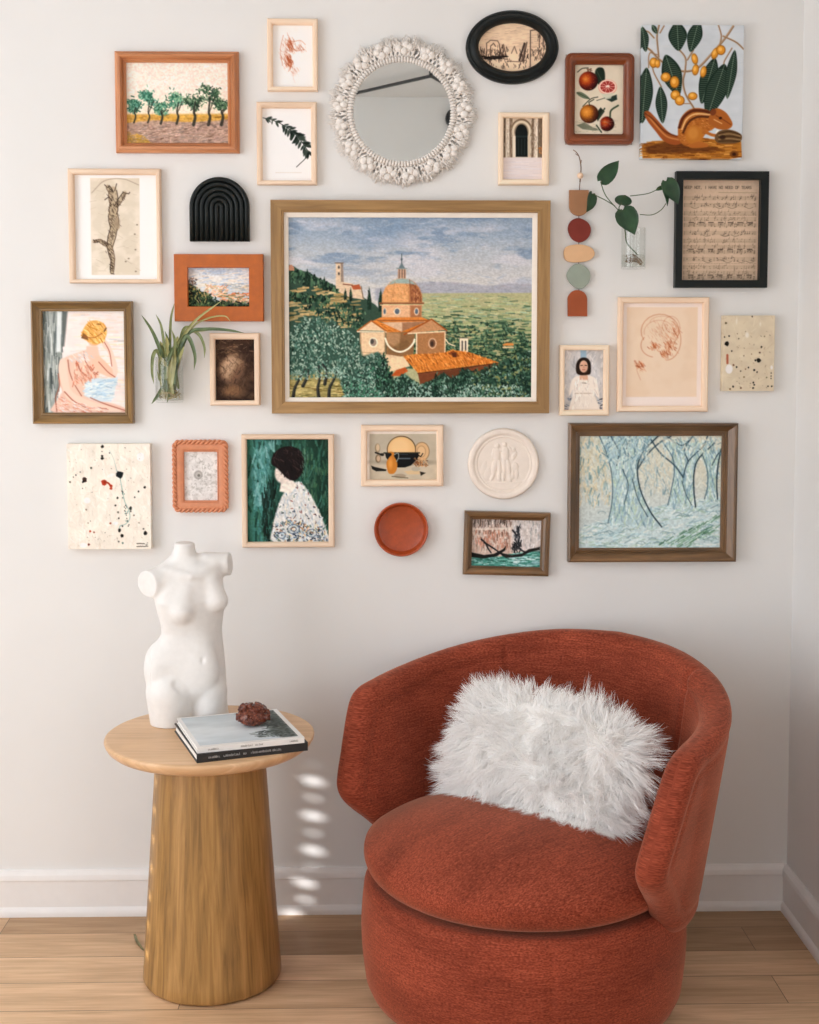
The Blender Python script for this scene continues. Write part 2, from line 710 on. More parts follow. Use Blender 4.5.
def shell():
    st = 0.0058
    lo = np.array([-.52, -.50, .15])
    n = (np.array([1.04, .82, .66]) / st).astype(int)
    ax = [lo[k] + st * np.arange(n[k]) for k in range(3)]
    L, Fw, Z = np.meshgrid(*ax, indexing='ij')
    dn, s = shell_coords(L, Fw, Z)
    poly = np.array([p[:2] for p in spline([(x, y, 0) for x, y in OUT], 5)])
    poly = np.concatenate([poly, (poly * np.array([-1, 1]))[::-1][1:-1]])
    fld = np.full(L.shape, 0.05)
    near = np.abs(dn) < 0.055
    d2 = seg_dist2(np.stack([s[near], Z[near]], 1), np.where(poly[:, :1] < 0, poly * 1.0, poly))
    r = 0.030
    half = SH_TH / 2 - 0.0035 * np.exp(-((d2 + 0.045) / 0.008) ** 2)
    for sm in (-1, 1):
        half = half - 0.0035 * np.exp(-((s[near] - 0.275) / 0.006) ** 2) * (dn[near] < 0)
    wx, wy = d2 + r, np.abs(dn[near]) - half + r
    fld[near] = np.minimum(np.maximum(wx, wy), 0) + np.hypot(np.maximum(wx, 0), np.maximum(wy, 0)) - r
    V, F = iso(fld, lo, st)
    dn, s = shell_coords(V[:, 0], V[:, 1], V[:, 2])
    W = CH + V[:, :1] * LAT + V[:, 1:2] * FWD + V[:, 2:3] * UP
    o = obj('backrest', W, F[:, ::-1], M_CHEN, chair, smooth=True)
    point_attr(o, 'tc', np.stack([np.sign(V[:, 0]) * s + 3.0 * (dn < 0), V[:, 2] + 0.8 * (dn < 0), 0 * s], 1))
    bm = bmesh.new()
    bm.from_mesh(o.data)
    bmesh.ops.smooth_vert(bm, verts=bm.verts, factor=0.5, use_axis_x=True, use_axis_y=True, use_axis_z=True)
    bmesh.ops.recalc_face_normals(bm, faces=bm.faces)
    bm.to_mesh(o.data)
    bm.free()
    o.data.shade_smooth()
    return o


shell()


def lathe_tc(name, prof, seg, m, parent, c, flat=False, seam_at=None):
    """turned upholstery with cloth coordinates"""
    V, TC, F = [], [], []
    s = 0
    for k, (r, z) in enumerate(prof):
        if k:
            s += sqrt((r - prof[k - 1][0]) ** 2 + (z - prof[k - 1][1]) ** 2)
        for i in range(seg):
            t = 2 * pi * i / seg
            rr = r
            if seam_at is not None:
                dd = (t - seam_at + pi) % (2 * pi) - pi
                rr -= 0.004 * math.exp(-(dd * r / 0.004) ** 2)
            V.append((c[0] + rr * cos(t), c[1] + rr * sin(t), c[2] + z))
            TC.append((r * cos(t) * .8 + r * sin(t) * .6, r * sin(t) * .8 - r * cos(t) * .6, z) if flat else (t * 0.36, s, 0))
    n = len(prof)
    for k in range(n - 1):
        for i in range(seg):
            j = (i + 1) % seg
            F.append((k * seg + i, k * seg + j, (k + 1) * seg + j, (k + 1) * seg + i))
    F.append(tuple(range(seg - 1, -1, -1)))
    F.append(tuple((n - 1) * seg + i for i in range(seg)))
    o = obj(name, V, F, m, parent, smooth=True, angle=60)
    point_attr(o, 'tc', TC)
    return o


BR = 0.356
bp = [(BR - .09, 0.014), (BR - .06, 0.016), (BR - .036, .026), (BR - .018, .044), (BR - .008, .066), (BR - .004, .095)]
bp += [(BR - .004 + .006 * sin(t * pi), .095 + .17 * t) for t in np.linspace(0.1, 1, 8)]
bp += [(BR - .004 - .02 * (1 - cos(t)), .265 + .026 * sin(t)) for t in np.linspace(0.2, pi / 2, 7)] + [(BR - .06, .290), (0.02, .290)]
lathe_tc('base', bp, 240, M_CHEN, chair, CH, seam_at=radians(-87))
SR = 0.352
sp = [(0.05, .292), (SR - .09, .293), (SR - .045, .297)]
sp += [(SR - .045 + .045 * cos(t), .345 + .048 * sin(t)) for t in np.linspace(-pi / 2 + .25, 0.35, 10)]
for r in np.linspace(0.33, 0.01, 20):
    sp.append((r, .437 - (r / 0.352) ** 2.6 * .075))
lathe_tc('seat', sp, 160, M_CHEN, chair, CH, flat=True)
MB().lathe([(0.15, 0.0), (0.27, 0.0), (0.275, .004), (0.275, .010), (0.27, .016), (0.15, .016)], CH, 64).build(
    'swivel_plate', plain('black_metal', A(30, 30, 30), 0.5), chair, smooth=True, angle=40)
# ------------------------------------------------------------------ oak pedestal side table
TZ = 0.5695
table = thing('side_table', 'round oak side table on a wide tapered drum pedestal', 'table', tuple(TABLE))
M_OAKP = wood('oak_veneer_pedestal', A(98, 72, 40), A(166, 128, 78), (85, 85, 2.0), 0.38, 1.0, mid=A(138, 104, 58))
M_OAKT = wood('oak_table_top', A(172, 138, 102), A(203, 170, 134), (4, 70, 5), 0.36, 1.0, mid=A(189, 154, 117))
RT, RB = 0.2380, 0.1587
tp = [(0.02, TZ - .030), (RT - .028, TZ - .030), (RT - .016, TZ - .027), (RT - .006, TZ - .019), (RT - .001, TZ - .010), (RT, TZ - .006), (RT - .001, TZ - .0025), (RT - .004, TZ - .0005), (RT - .007, TZ), (0.02, TZ)]
MB().lathe(tp, TABLE, 128).build('table_top', M_OAKT, table, smooth=True, angle=30)
rt_ = 0.1235
pp = [(RB - .012, 0.0), (RB - .004, 0.003), (RB, 0.010)] + [(RB + (rt_ - RB) * t, 0.010 + (TZ - .0405) * t) for t in np.linspace(0.05, 1, 12)]
MB().lathe(pp, TABLE, 128).build('pedestal', M_OAKP, table, smooth=True, angle=40)

# ------------------------------------------------------------------ plaster torso
def torso():
    y0 = -0.292                                   # where it stands, a little behind the middle of the table
    base = on_z(172, 727, TZ)
    yb = float(base[1]) + 0.050
    # left / right outline, measured down the figure (pixel rows at that depth)
    rows = [(543, 174, 194), (549, 173.5, 194), (555, 171, 196), (560, 166, 203), (566, 160, 214), (573, 156, 220), (582, 155, 222), (592, 155.5, 222.5), (602, 157, 224),
            (612, 159.5, 223), (622, 162, 221.5), (631, 163, 220.5), (640, 159.5, 221), (650, 153.5, 222), (660, 149.5, 223), (672, 146.8, 224), (685, 145.2, 224.5), (698, 145, 225), (709, 146, 226), (718, 149, 227.5), (727, 153, 229)]
    zz, cx, hw = [], [], []
    for py, l, r in rows:
        a, b = on_y(l, py, yb), on_y(r, py, yb)
        zz.append(a[2])
        cx.append((a[0] + b[0]) / 2)
        hw.append((b[0] - a[0]) / 2)
    zz, cx, hw = np.array(zz)[::-1], np.array(cx)[::-1], np.array(hw)[::-1]
    st = 0.0026
    X0, X1 = cx.min() - .13, cx.max() + .13
    lo = np.array([X0, yb - .13, TZ - .012])
    n = (np.array([X1 - X0, .25, zz[-1] - lo[2] + .02]) / st).astype(int)
    ax = [lo[k] + st * np.arange(n[k]) for k in range(3)]
    X, Y, Z = np.meshgrid(*ax, indexing='ij')
    PX = lambda px, py, dy=0.0: on_y(px, py, yb + dy)
    S = float(PX(200, 640)[0] - PX(190, 640)[0]) / 10            # metres per pixel here
    zc = Z[0, 0]
    C = np.interp(zc, zz, cx)
    H = np.interp(zc, zz, hw)
    # chest faces to the right of the picture: sections turned, depth from waist to hip
    rowpy = np.interp(zc, zz, np.array([r[0] for r in rows])[::-1].astype(float))
    dep = np.interp(rowpy, [543, 555, 563, 575, 600, 632, 660, 688, 702, 727], [.026, .027, .034, .046, .050, .042, .052, .052, .036, .033])
    yc = np.interp(rowpy, [543, 560, 600, 632, 670, 700, 727], [.012, .012, .0, .004, .006, .004, .0])
    ang = radians(-24)
    dx, dy = X - C, Y - (yb + yc)
    k = np.where(np.abs(H) > 0, H, 1)
    rho = (np.abs(dx / k) ** 2.25 + np.abs((dy - 0.30 * dx * np.clip((rowpy - 560) / 40, 0, 1)) / dep) ** 2.25) ** (1 / 2.25)
    body = (rho - 1) * np.minimum(H, dep)
    body = np.maximum(body, Z - zz[-1])

    def ell(px, py, dy, rx, ry, rz, tilt=0.0):
        p = PX(px, py)
        a, b, c = X - p[0], Y - (yb + dy), Z - p[2]
        a, c = a * cos(tilt) + c * sin(tilt), -a * sin(tilt) + c * cos(tilt)
        q = np.sqrt((a / (rx * S)) ** 2 + (b / (ry * S)) ** 2 + (c / (rz * S)) ** 2)
        return (q - 1) * min(rx, ry, rz) * S

    def cap(a, b, ra, rb):
        ab = b - a
        P = np.stack([X - a[0], Y - a[1], Z - a[2]], -1)
        t = np.clip((P @ ab) / (ab @ ab), 0, 1)
        return np.linalg.norm(P - t[..., None] * ab, axis=-1) - (ra + (rb - ra) * t)

    f = body
    # shoulders: cut upper arms
    def P3(px, py, dy):
        q = PX(px, py)
        return np.array([q[0], yb + dy, q[2]])
    la = cap(P3(174, 575, .004), P3(143, 583.5, -.040), 13.4 * S, 13.2 * S)
    nrm = np.array([-.62, -.78, -.10])
    nrm /= np.linalg.norm(nrm)
    pc = P3(147.5, 583, -.028)
    cut = (X - pc[0]) * nrm[0] + (Y - pc[1]) * nrm[1] + (Z - pc[2]) * nrm[2]
    la = np.maximum(la, cut)
    f = smin(f, la, 0.012)
    f = np.maximum(f, np.where(X < pc[0] + .012, cut, -1))
    ra = cap(P3(205, 564, .018), P3(229, 566, .030), 11 * S, 11.5 * S)
    nr = np.array([.96, -.1, .05])
    nr /= np.linalg.norm(nr)
    pr_ = P3(229, 565, .03)
    cr = (X - pr_[0]) * nr[0] + (Y - pr_[1]) * nr[1] + (Z - pr_[2]) * nr[2]
    f = smin(f, np.maximum(ra, cr), 0.012)
    # breasts, rib cage, belly, hip bones
    f = smin(f, cap(P3(187, 588, -.024), P3(184, 608, -.036), 9 * S, 12.6 * S), 0.011)
    f = smin(f, cap(P3(211, 580, -.006), P3(216.8, 599.5, -.009), 8.5 * S, 11.8 * S), 0.011)
    f = smin(f, ell(201, 668, -.032, 19, 10, 26), 0.030)
    f = smin(f, ell(160, 668, -.012, 15, 17, 26), 0.016)
    # thighs
    f = smin(f, cap(P3(171, 690, -.022), P3(174, 735, -.014), 23.5 * S, 20 * S), 0.006)
    f = smin(f, cap(P3(210, 690, -.004), P3(209.5, 735, -.002), 17.5 * S, 17 * S), 0.005)
    # groove between the thighs, folds of the groin, middle line, collar bones, navel
    f = smax(f, -cap(P3(195.5, 695, -.066), P3(193.5, 740, -.060), 2.6 * S, 3.4 * S), 0.006)
    for a, b in (((196, 694), (180, 678)), ((197, 693), (215, 677))):
        f = smax(f, -cap(P3(*a, -.071), P3(*b, -.064), 3.4 * S, 2.4 * S), 0.010)
    f = smax(f, -cap(P3(204, 612, -.062), P3(206, 650, -.062), 2.2 * S, 2.0 * S), 0.016)
    f = smax(f, -ell(205.5, 655.5, -.056, 1.6, 3.4, 2.6), 0.005)
    f = smin(f, cap(P3(193, 574, -.036), P3(166, 568, -.022), 2.4 * S, 2.6 * S), 0.012)
    f = smin(f, cap(P3(199, 573, -.026), P3(214, 565, .002), 2.0 * S, 2.0 * S), 0.020)
    f = np.maximum(f, Z - (zz[-1] + (X - cx[-1]) * -.12 + .0))
    f = np.maximum(f, TZ - Z + 0.0003)
    V, F = iso(f, lo, st)
    o = top('torso_sculpture', V, F[:, ::-1], plain('white_plaster', (0.79, 0.785, 0.77), 0.55, var=0.02, scale=60, bmp=0.05, bscale=300),
            'white plaster female torso sculpture standing on the round oak table', 'sculpture', (float(cx[0]), yb, TZ))
    bm = bmesh.new()
    bm.from_mesh(o.data)
    zb = min(v.co.z for v in bm.verts)
    for _ in range(2):
        bmesh.ops.smooth_vert(bm, verts=[v for v in bm.verts if v.co.z > zb + .004], factor=0.5, use_axis_x=True, use_axis_y=True, use_axis_z=True)
    bmesh.ops.recalc_face_normals(bm, faces=bm.faces)
    bm.to_mesh(o.data)
    bm.free()
    o.data.shade_smooth()


torso()

# ------------------------------------------------------------------ two books and a mineral
def book(name, label, z0, h, cor, cover_m, page_m, hard=0.002, spine_front=True):
    """closed book: cor = four ground-plan corners (front-left, front-right, back-right, back-left); the spine is the front edge"""
    fl, fr, brr, bl_ = [np.array([p[0], p[1]]) for p in cor]
    ctr = (fl + fr + brr + bl_) / 4
    b = thing(name, label, 'book', (ctr[0], ctr[1], z0))

    def slab(pts, za, zb):
        return [[(p[0], p[1], za) for p in pts], [(p[0], p[1], zb) for p in pts]]
    cov = MB()
    cov.rings(slab([fl, fr, brr, bl_], z0, z0 + hard))
    d = (bl_ - fl) / np.linalg.norm(bl_ - fl)
    cov.rings(slab([fl, fr, fr + d * .003, fl + d * .003], z0 + hard, z0 + h - hard))
    cov.rings(slab([fl, fr, brr, bl_], z0 + h - hard, z0 + h))
    c = cov.build('cover', cover_m, b)
    e = (fr - fl) / np.linalg.norm(fr - fl)
    pg = MB().rings(slab([fl + e * .003 + d * .0035, fr - e * .003 + d * .0035, brr - e * .003 - d * .003, bl_ + e * .003 - d * .003], z0 + hard + .0003, z0 + h - hard - .0003))
    pg.build('pages', page_m, b)
    return b, e, d, fl, fr, brr, bl_


M_PAGE = plain('book_pages', (0.80, 0.78, 0.74), 0.9, var=0.02)
M_BLK = plain('black_book_cloth', A(24, 24, 25), 0.5, var=0.1)
M_WHT = plain('white_book_cover', (0.80, 0.80, 0.79), 0.35, var=0.01)
H1, H2 = 0.019, 0.0125
g = lambda px, py, z: on_z(px, py, z)[:2]
fl, fr = g(197, 763.3, TZ), g(307.9, 750.5, TZ)
up_ = g(174.2, 731.5, TZ) - fl
per = np.array([-(fr - fl)[1], (fr - fl)[0]]) / np.linalg.norm(fr - fl)
wid = abs(up_ @ per)
book1 = book('book', 'thick black book lying under the thin white one on the oak table', TZ, H1, (fl, fr, fr + per * wid, fl + per * wid), M_BLK, M_PAGE)
z1 = TZ + H1
fl2, fr2 = g(197.3, 753.6, z1), g(304.5, 742.8, z1)
per2 = np.array([cos(radians(109.2)), sin(radians(109.2))])
wid2 = 0.240
book2 = book('book', 'thin white book with a pale grey photograph cover, under the brown mineral', z1, H2, (fl2, fr2, fr2 + per2 * wid2, fl2 + per2 * wid2), M_WHT, M_PAGE)
# ------------------------------------------------------------------ shaggy white cushion leaning in the chair
def pillow():
    rng = np.random.default_rng(5)
    lean = radians(24)
    roll = radians(4.0)
    ctr = chw(-.004, -.094, .513)
    xa = LAT * cos(roll) - UP * sin(roll)
    up0 = UP * cos(roll) + LAT * sin(roll)
    ya = up0 * cos(lean) - FWD * sin(lean)      # up the cushion, top tipped to the back
    na = np.cross(xa, ya)
    if na @ FWD < 0:
        na = -na
    HX, HY, HZ = .219, .130, .058
    root = thing('cushion', 'shaggy white faux fur cushion leaning in the rust tub chair', 'cushion', tuple(ctr - ya * HY * .8))
    R = np.stack([xa, ya, na], 1)

    def surf(u, v):
        """u, v in -1..1 over the face"""
        ex = 1 - np.abs(u) ** 3.0
        ey = 1 - np.abs(v) ** 3.0
        t = np.sqrt(np.clip(ex * ey, 0, 1))
        pinch = 1 - 0.16 * np.abs(u) ** 3 * np.abs(v)
        pinchx = 1 - 0.10 * np.abs(v) ** 3 * np.abs(u)
        return np.stack([u * HX * pinchx, v * HY * pinch, HZ * t], -1)
    n = 36
    g_ = np.linspace(-1, 1, n)
    U, Vv = np.meshgrid(g_, g_, indexing='ij')
    fr = surf(U, Vv)
    bk = fr * np.array([1, 1, -1])
    def clear_of_chair(W, gap):
        """rests on the seat and against the back instead of sinking into them"""
        q = W - CH
        l, f, z = q @ LAT, q @ FWD, q[:, 2].copy()
        rho = np.hypot(l, f)
        zs = .437 - (np.minimum(rho, .352) / .352) ** 2.6 * .075
        z = np.maximum(z, zs + gap)
        for _ in range(2):
            dn, s_ = shell_coords(l, f, z)
            over = np.maximum(0, dn + SH_TH / 2 + .004 + gap)
            n_ = np.hypot(l, np.minimum(f, 0)) + 1e-6
            l, f = l - over * l / n_, f - over * np.minimum(f, 0) / n_
        return CH + l[:, None] * LAT + f[:, None] * FWD + z[:, None] * UP
    pts = clear_of_chair(np.concatenate([fr.reshape(-1, 3), bk.reshape(-1, 3)]) @ R.T + ctr, .003)
    i = np.arange(n * n).reshape(n, n)
    q = np.stack([i[:-1, :-1], i[1:, :-1], i[1:, 1:], i[:-1, 1:]], -1).reshape(-1, 4)
    F = q.tolist() + (q[:, ::-1] + n * n).tolist()
    mp = plain('white_cushion_cloth', (0.90, 0.895, 0.88), 0.9, var=0.02)
    ob = obj('cushion_body', pts, F, mp, root, smooth=True)
    bm = bmesh.new()
    bm.from_mesh(ob.data)
    bmesh.ops.remove_doubles(bm, verts=bm.verts, dist=1e-5)
    bm.to_mesh(ob.data)
    bm.free()
    # fur: clumps of tapering hairs
    NC, NH, K = 1500, 13, 5
    side = rng.random(NC) < 0.80
    uv = rng.uniform(-1, 1, (NC, 2))
    edge = rng.random(NC) < 0.38
    w = rng.integers(0, 2, NC)
    for k in range(NC):
        if edge[k]:
            uv[k, w[k]] = np.sign(uv[k, w[k]]) * rng.uniform(.90, 1.0)
    VV, FF = [], []
    P0 = surf(uv[:, 0], uv[:, 1])
    e = 0.01
    tu = surf(np.clip(uv[:, 0] + e, -1, 1), uv[:, 1]) - surf(np.clip(uv[:, 0] - e, -1, 1), uv[:, 1])
    tv = surf(uv[:, 0], np.clip(uv[:, 1] + e, -1, 1)) - surf(uv[:, 0], np.clip(uv[:, 1] - e, -1, 1))
    nn = np.cross(tu, tv)
    nn /= np.linalg.norm(nn, axis=1, keepdims=True) + 1e-9
    nn[:, 2] = np.abs(nn[:, 2])
    out2 = np.stack([uv[:, 0] ** 5, uv[:, 1] ** 5, 0 * uv[:, 0]], 1)
    for k in range(NC):
        p, nrm = P0[k].copy(), nn[k].copy()
        if not side[k]:
            p[2] *= -1
            nrm[2] *= -1
        flow = np.array([0.55 * sin(7 * p[0] / HX + 2 * p[1] / HY) + rng.normal(0, .5), -0.45 + 0.6 * cos(5 * p[1] / HY + 3 * p[0] / HX) + rng.normal(0, .45), 0])
        d0 = nrm * 0.75 + out2[k] * 1.5 + flow * 0.6
        d0 /= np.linalg.norm(d0)
        Lc = rng.uniform(.034, .072)
        tip = p + (d0 * 0.72 + flow * 0.22 + np.array([0, -0.10, 0]) + out2[k] * .25) * Lc
        for h in range(NH):
            r0 = p + rng.normal(0, .007, 3)
            tp_ = tip + rng.normal(0, .0055, 3) + rng.normal(0, .002)
            mid = (r0 + tp_) / 2 + d0 * Lc * .22 + rng.normal(0, .003, 3)
            rad = rng.uniform(.0005, .00078)
            ts = np.linspace(0, 1, K)
            C = ((1 - ts) ** 2)[:, None] * r0 + (2 * ts * (1 - ts))[:, None] * mid + (ts ** 2)[:, None] * tp_
            a = rng.normal(size=3)
            tg = tp_ - r0
            s1 = np.cross(tg, a)
            s1 /= np.linalg.norm(s1) + 1e-9
            s2 = np.cross(tg, s1)
            s2 /= np.linalg.norm(s2) + 1e-9
            rr = rad * (1 - ts ** 1.6 * 0.9)
            b0 = len(VV) * 0
            VV.append(np.stack([C + rr[:, None] * (s1 * cos(t) + s2 * sin(t)) for t in (0, 2.1, 4.2)], 1).reshape(-1, 3))
    allv = np.concatenate(VV)
    nst = len(VV)
    one = []
    for j in range(K - 1):
        for m_ in range(3):
            m2 = (m_ + 1) % 3
            one.append((j * 3 + m_, j * 3 + m2, (j + 1) * 3 + m2, (j + 1) * 3 + m_))
    one = np.array(one)
    FF = (one[None] + (np.arange(nst) * K * 3)[:, None, None]).reshape(-1, 4)
    W = clear_of_chair(allv @ R.T + ctr, .0012)
    m, nt, b = nodes_of('white_fur')
    b.inputs['Base Color'].default_value = (0.99, 0.988, 0.982, 1)
    b.inputs['Roughness'].default_value = 0.6
    b.inputs['Specular IOR Level'].default_value = 0.25
    tr = N(nt, 'ShaderNodeBsdfTranslucent')
    tr.inputs[0].default_value = (0.99, 0.988, 0.982, 1)
    mx = N(nt, 'ShaderNodeMixShader')
    mx.inputs[0].default_value = 0.12
    nt.links.new(b.outputs[0], mx.inputs[1])
    nt.links.new(tr.outputs[0], mx.inputs[2])
    nt.links.new(mx.outputs[0], nt.nodes['Material Output'].inputs[0])
    fo = obj('fur', W, FF, m, root, smooth=False)
    fo['kind'] = 'stuff'


pillow()
# ------------------------------------------------------------------ painting kit: pictures are painted stroke by stroke
# onto a fine grid; coordinates are picture-plane units (1 unit = about 2.4 mm on the wall)
def C3(c):
    if isinstance(c, str):
        c = c.lstrip('#')
        return np.array([int(c[i:i + 2], 16) for i in (0, 2, 4)], float)
    return np.array(c, float)


def vnoise(h, w, cy, cx, seed):
    r = np.random.default_rng(seed)
    gy, gx = int(h / cy) + 3, int(w / cx) + 3
    g = r.random((gy, gx))
    y, x = np.arange(h) / cy, np.arange(w) / cx
    iy, ix = y.astype(int), x.astype(int)
    fy, fx = y - iy, x - ix
    fy, fx = fy * fy * (3 - 2 * fy), fx * fx * (3 - 2 * fx)
    a = g[iy][:, ix] * (1 - fx) + g[iy][:, ix + 1] * fx
    b = g[iy + 1][:, ix] * (1 - fx) + g[iy + 1][:, ix + 1] * fx
    return a * (1 - fy[:, None]) + b * fy[:, None]


class Pic:
    def __init__(s, x0, y0, x1, y1, base, res=1.7, seed=1):
        s.x0, s.y0, s.x1, s.y1, s.res = x0, y0, x1, y1, res
        s.w, s.h = int((x1 - x0) * res) + 1, int((y1 - y0) * res) + 1
        s.X, s.Y = np.meshgrid(np.linspace(x0, x1, s.w), np.linspace(y0, y1, s.h))
        s.a = np.ones((s.h, s.w, 3)) * C3(base)
        s.r = np.random.default_rng(seed)
        s.seed = seed

    def noise(s, cx, cy=None, k=0, oct=3):
        cy = cy or cx
        n, amp, tot = 0, 1, 0
        for o in range(oct):
            n = n + amp * vnoise(s.h, s.w, max(1.01, cy * s.res / 2 ** o), max(1.01, cx * s.res / 2 ** o), s.seed * 101 + k * 17 + o)
            tot += amp
            amp *= .55
        return n / tot

    def blend(s, m, col, sl=None):
        A_ = s.a if sl is None else s.a[sl]
        c = C3(col) if not isinstance(col, np.ndarray) or col.ndim == 1 else col
        A_ += (c - A_) * m[..., None]
        return s

    def grad(s, stops, horiz=False):
        t = s.X if horiz else s.Y
        xs = [p for p, c in stops]
        cs = np.array([C3(c) for p, c in stops])
        s.a = np.stack([np.interp(t, xs, cs[:, k]) for k in range(3)], -1)
        return s

    def mottle(s, amt, cx, cy=None, k=0, oct=3):
        s.a *= (1 + amt * (s.noise(cx, cy, k, oct) - .5) * 2)[..., None]
        return s

    def win(s, x0, y0, x1, y1):
        i0 = max(0, int((y0 - s.y0) * s.res) - 1)
        i1 = min(s.h, int((y1 - s.y0) * s.res) + 3)
        j0 = max(0, int((x0 - s.x0) * s.res) - 1)
        j1 = min(s.w, int((x1 - s.x0) * s.res) + 3)
        return (slice(i0, i1), slice(j0, j1)) if i1 > i0 and j1 > j0 else None

    def poly_mask(s, pts, soft=.7, sl=None):
        X, Y = (s.X, s.Y) if sl is None else (s.X[sl], s.Y[sl])
        P = np.stack([X.ravel(), Y.ravel()], 1)
        d = seg_dist2(P, np.array(pts, float)).reshape(X.shape)
        return np.clip(.5 - d / soft, 0, 1)

    def poly(s, pts, col, soft=.7, alpha=1.0, smooth=0):
        if smooth:
            q = [(x, y, 0) for x, y in pts]
            q = spline([q[-1]] + q + [q[0], q[1]], smooth)[smooth:-smooth]
            pts = [(p[0], p[1]) for p in q]
        xs, ys = [p[0] for p in pts], [p[1] for p in pts]
        sl = s.win(min(xs) - soft, min(ys) - soft, max(xs) + soft, max(ys) + soft)
        if sl:
            s.blend(s.poly_mask(pts, soft, sl) * alpha, col, sl)
        return s

    def ell(s, cx, cy, rx, ry, col, ang=0, soft=.8, alpha=1.0):
        R = max(rx, ry) + soft
        sl = s.win(cx - R, cy - R, cx + R, cy + R)
        if not sl:
            return s
        x, y = s.X[sl] - cx, s.Y[sl] - cy
        c, n = cos(radians(ang)), sin(radians(ang))
        u, v = (x * c + y * n) / rx, (-x * n + y * c) / ry
        q = np.sqrt(u * u + v * v)
        s.blend(np.clip(.5 - (q - 1) * min(rx, ry) / soft, 0, 1) * alpha, col, sl)
        return s

    def line(s, pts, w, col, alpha=1.0, soft=.6, smooth=0, taper=0.0):
        if smooth:
            pts = [(p[0], p[1]) for p in spline([(x, y, 0) for x, y in pts], smooth)]
        pts = np.array(pts, float)
        n = len(pts) - 1
        sl = s.win(pts[:, 0].min() - w - soft, pts[:, 1].min() - w - soft, pts[:, 0].max() + w + soft, pts[:, 1].max() + w + soft)
        if not sl:
            return s
        X, Y = s.X[sl], s.Y[sl]
        m = np.zeros(X.shape)
        for i in range(n):
            a, b = pts[i], pts[i + 1]
            e = b - a
            t = np.clip(((X - a[0]) * e[0] + (Y - a[1]) * e[1]) / (e @ e + 1e-9), 0, 1)
            d = np.hypot(X - a[0] - t * e[0], Y - a[1] - t * e[1])
            ww = w * (1 - taper * (i + t) / n)
            m = np.maximum(m, np.clip(.5 - (d - ww / 2) / soft, 0, 1))
        s.blend(m * alpha, col, sl)
        return s

    def dabs(s, n, region, cols, L=(1, 3), W=(.5, 1), ang=(0, 180), alpha=.9, jit=10, soft=.5):
        """n short strokes inside a polygon (or box of 4 numbers, or a function giving a point)"""
        r = s.r
        if callable(region):
            pts = [region(r) for _ in range(n)]
        elif len(region) == 4 and not hasattr(region[0], '__len__'):
            x0, y0, x1, y1 = region
            pts = np.stack([r.uniform(x0, x1, n), r.uniform(y0, y1, n)], 1)
        else:
            P = np.array(region, float)
            lo, hi = P.min(0), P.max(0)
            c = r.uniform(lo, hi, (n * 6, 2))
            pts = c[seg_dist2(c, P) < 0][:n]
        cols = [C3(c) for c in cols]
        for p in pts:
            c = cols[r.integers(len(cols))] + r.normal(0, jit)
            a = radians(r.uniform(*ang))
            l, w = r.uniform(*L) / 2, r.uniform(*W)
            dx, dy = l * cos(a), l * sin(a)
            R = l + w + soft
            sl = s.win(p[0] - R, p[1] - R, p[0] + R, p[1] + R)
            if not sl:
                continue
            X, Y = s.X[sl] - p[0], s.Y[sl] - p[1]
            t = np.clip((X * dx + Y * dy) / (l * l + 1e-9), -1, 1)
            d = np.hypot(X - t * dx, Y - t * dy)
            s.blend(np.clip(.5 - (d - w / 2) / soft, 0, 1) * alpha, np.clip(c, 0, 255), sl)
        return s

    def colours(s):
        c = np.clip(s.a, 0, 255) / 255
        p_ = np.pad(c, ((1, 1), (1, 1), (0, 0)), 'edge')
        c = (p_[:-2, 1:-1] + p_[2:, 1:-1] + p_[1:-1, :-2] + p_[1:-1, 2:] + 2.5 * c) / 6.5      # brush softness
        g = c.mean(-1, keepdims=True)
        c = np.clip(g + (c - g) * .90, 0, 1)
        c = np.clip(.55 + (c - .55) * 1.12, 0, 1)
        l = np.where(c <= .04045, c / 12.92, ((c + .055) / 1.055) ** 2.4)
        l = l * GAIN * np.interp(l, [0, .03, .15, .5], [.55, .72, .88, 1.0])
        return np.clip(l, 0, .92)


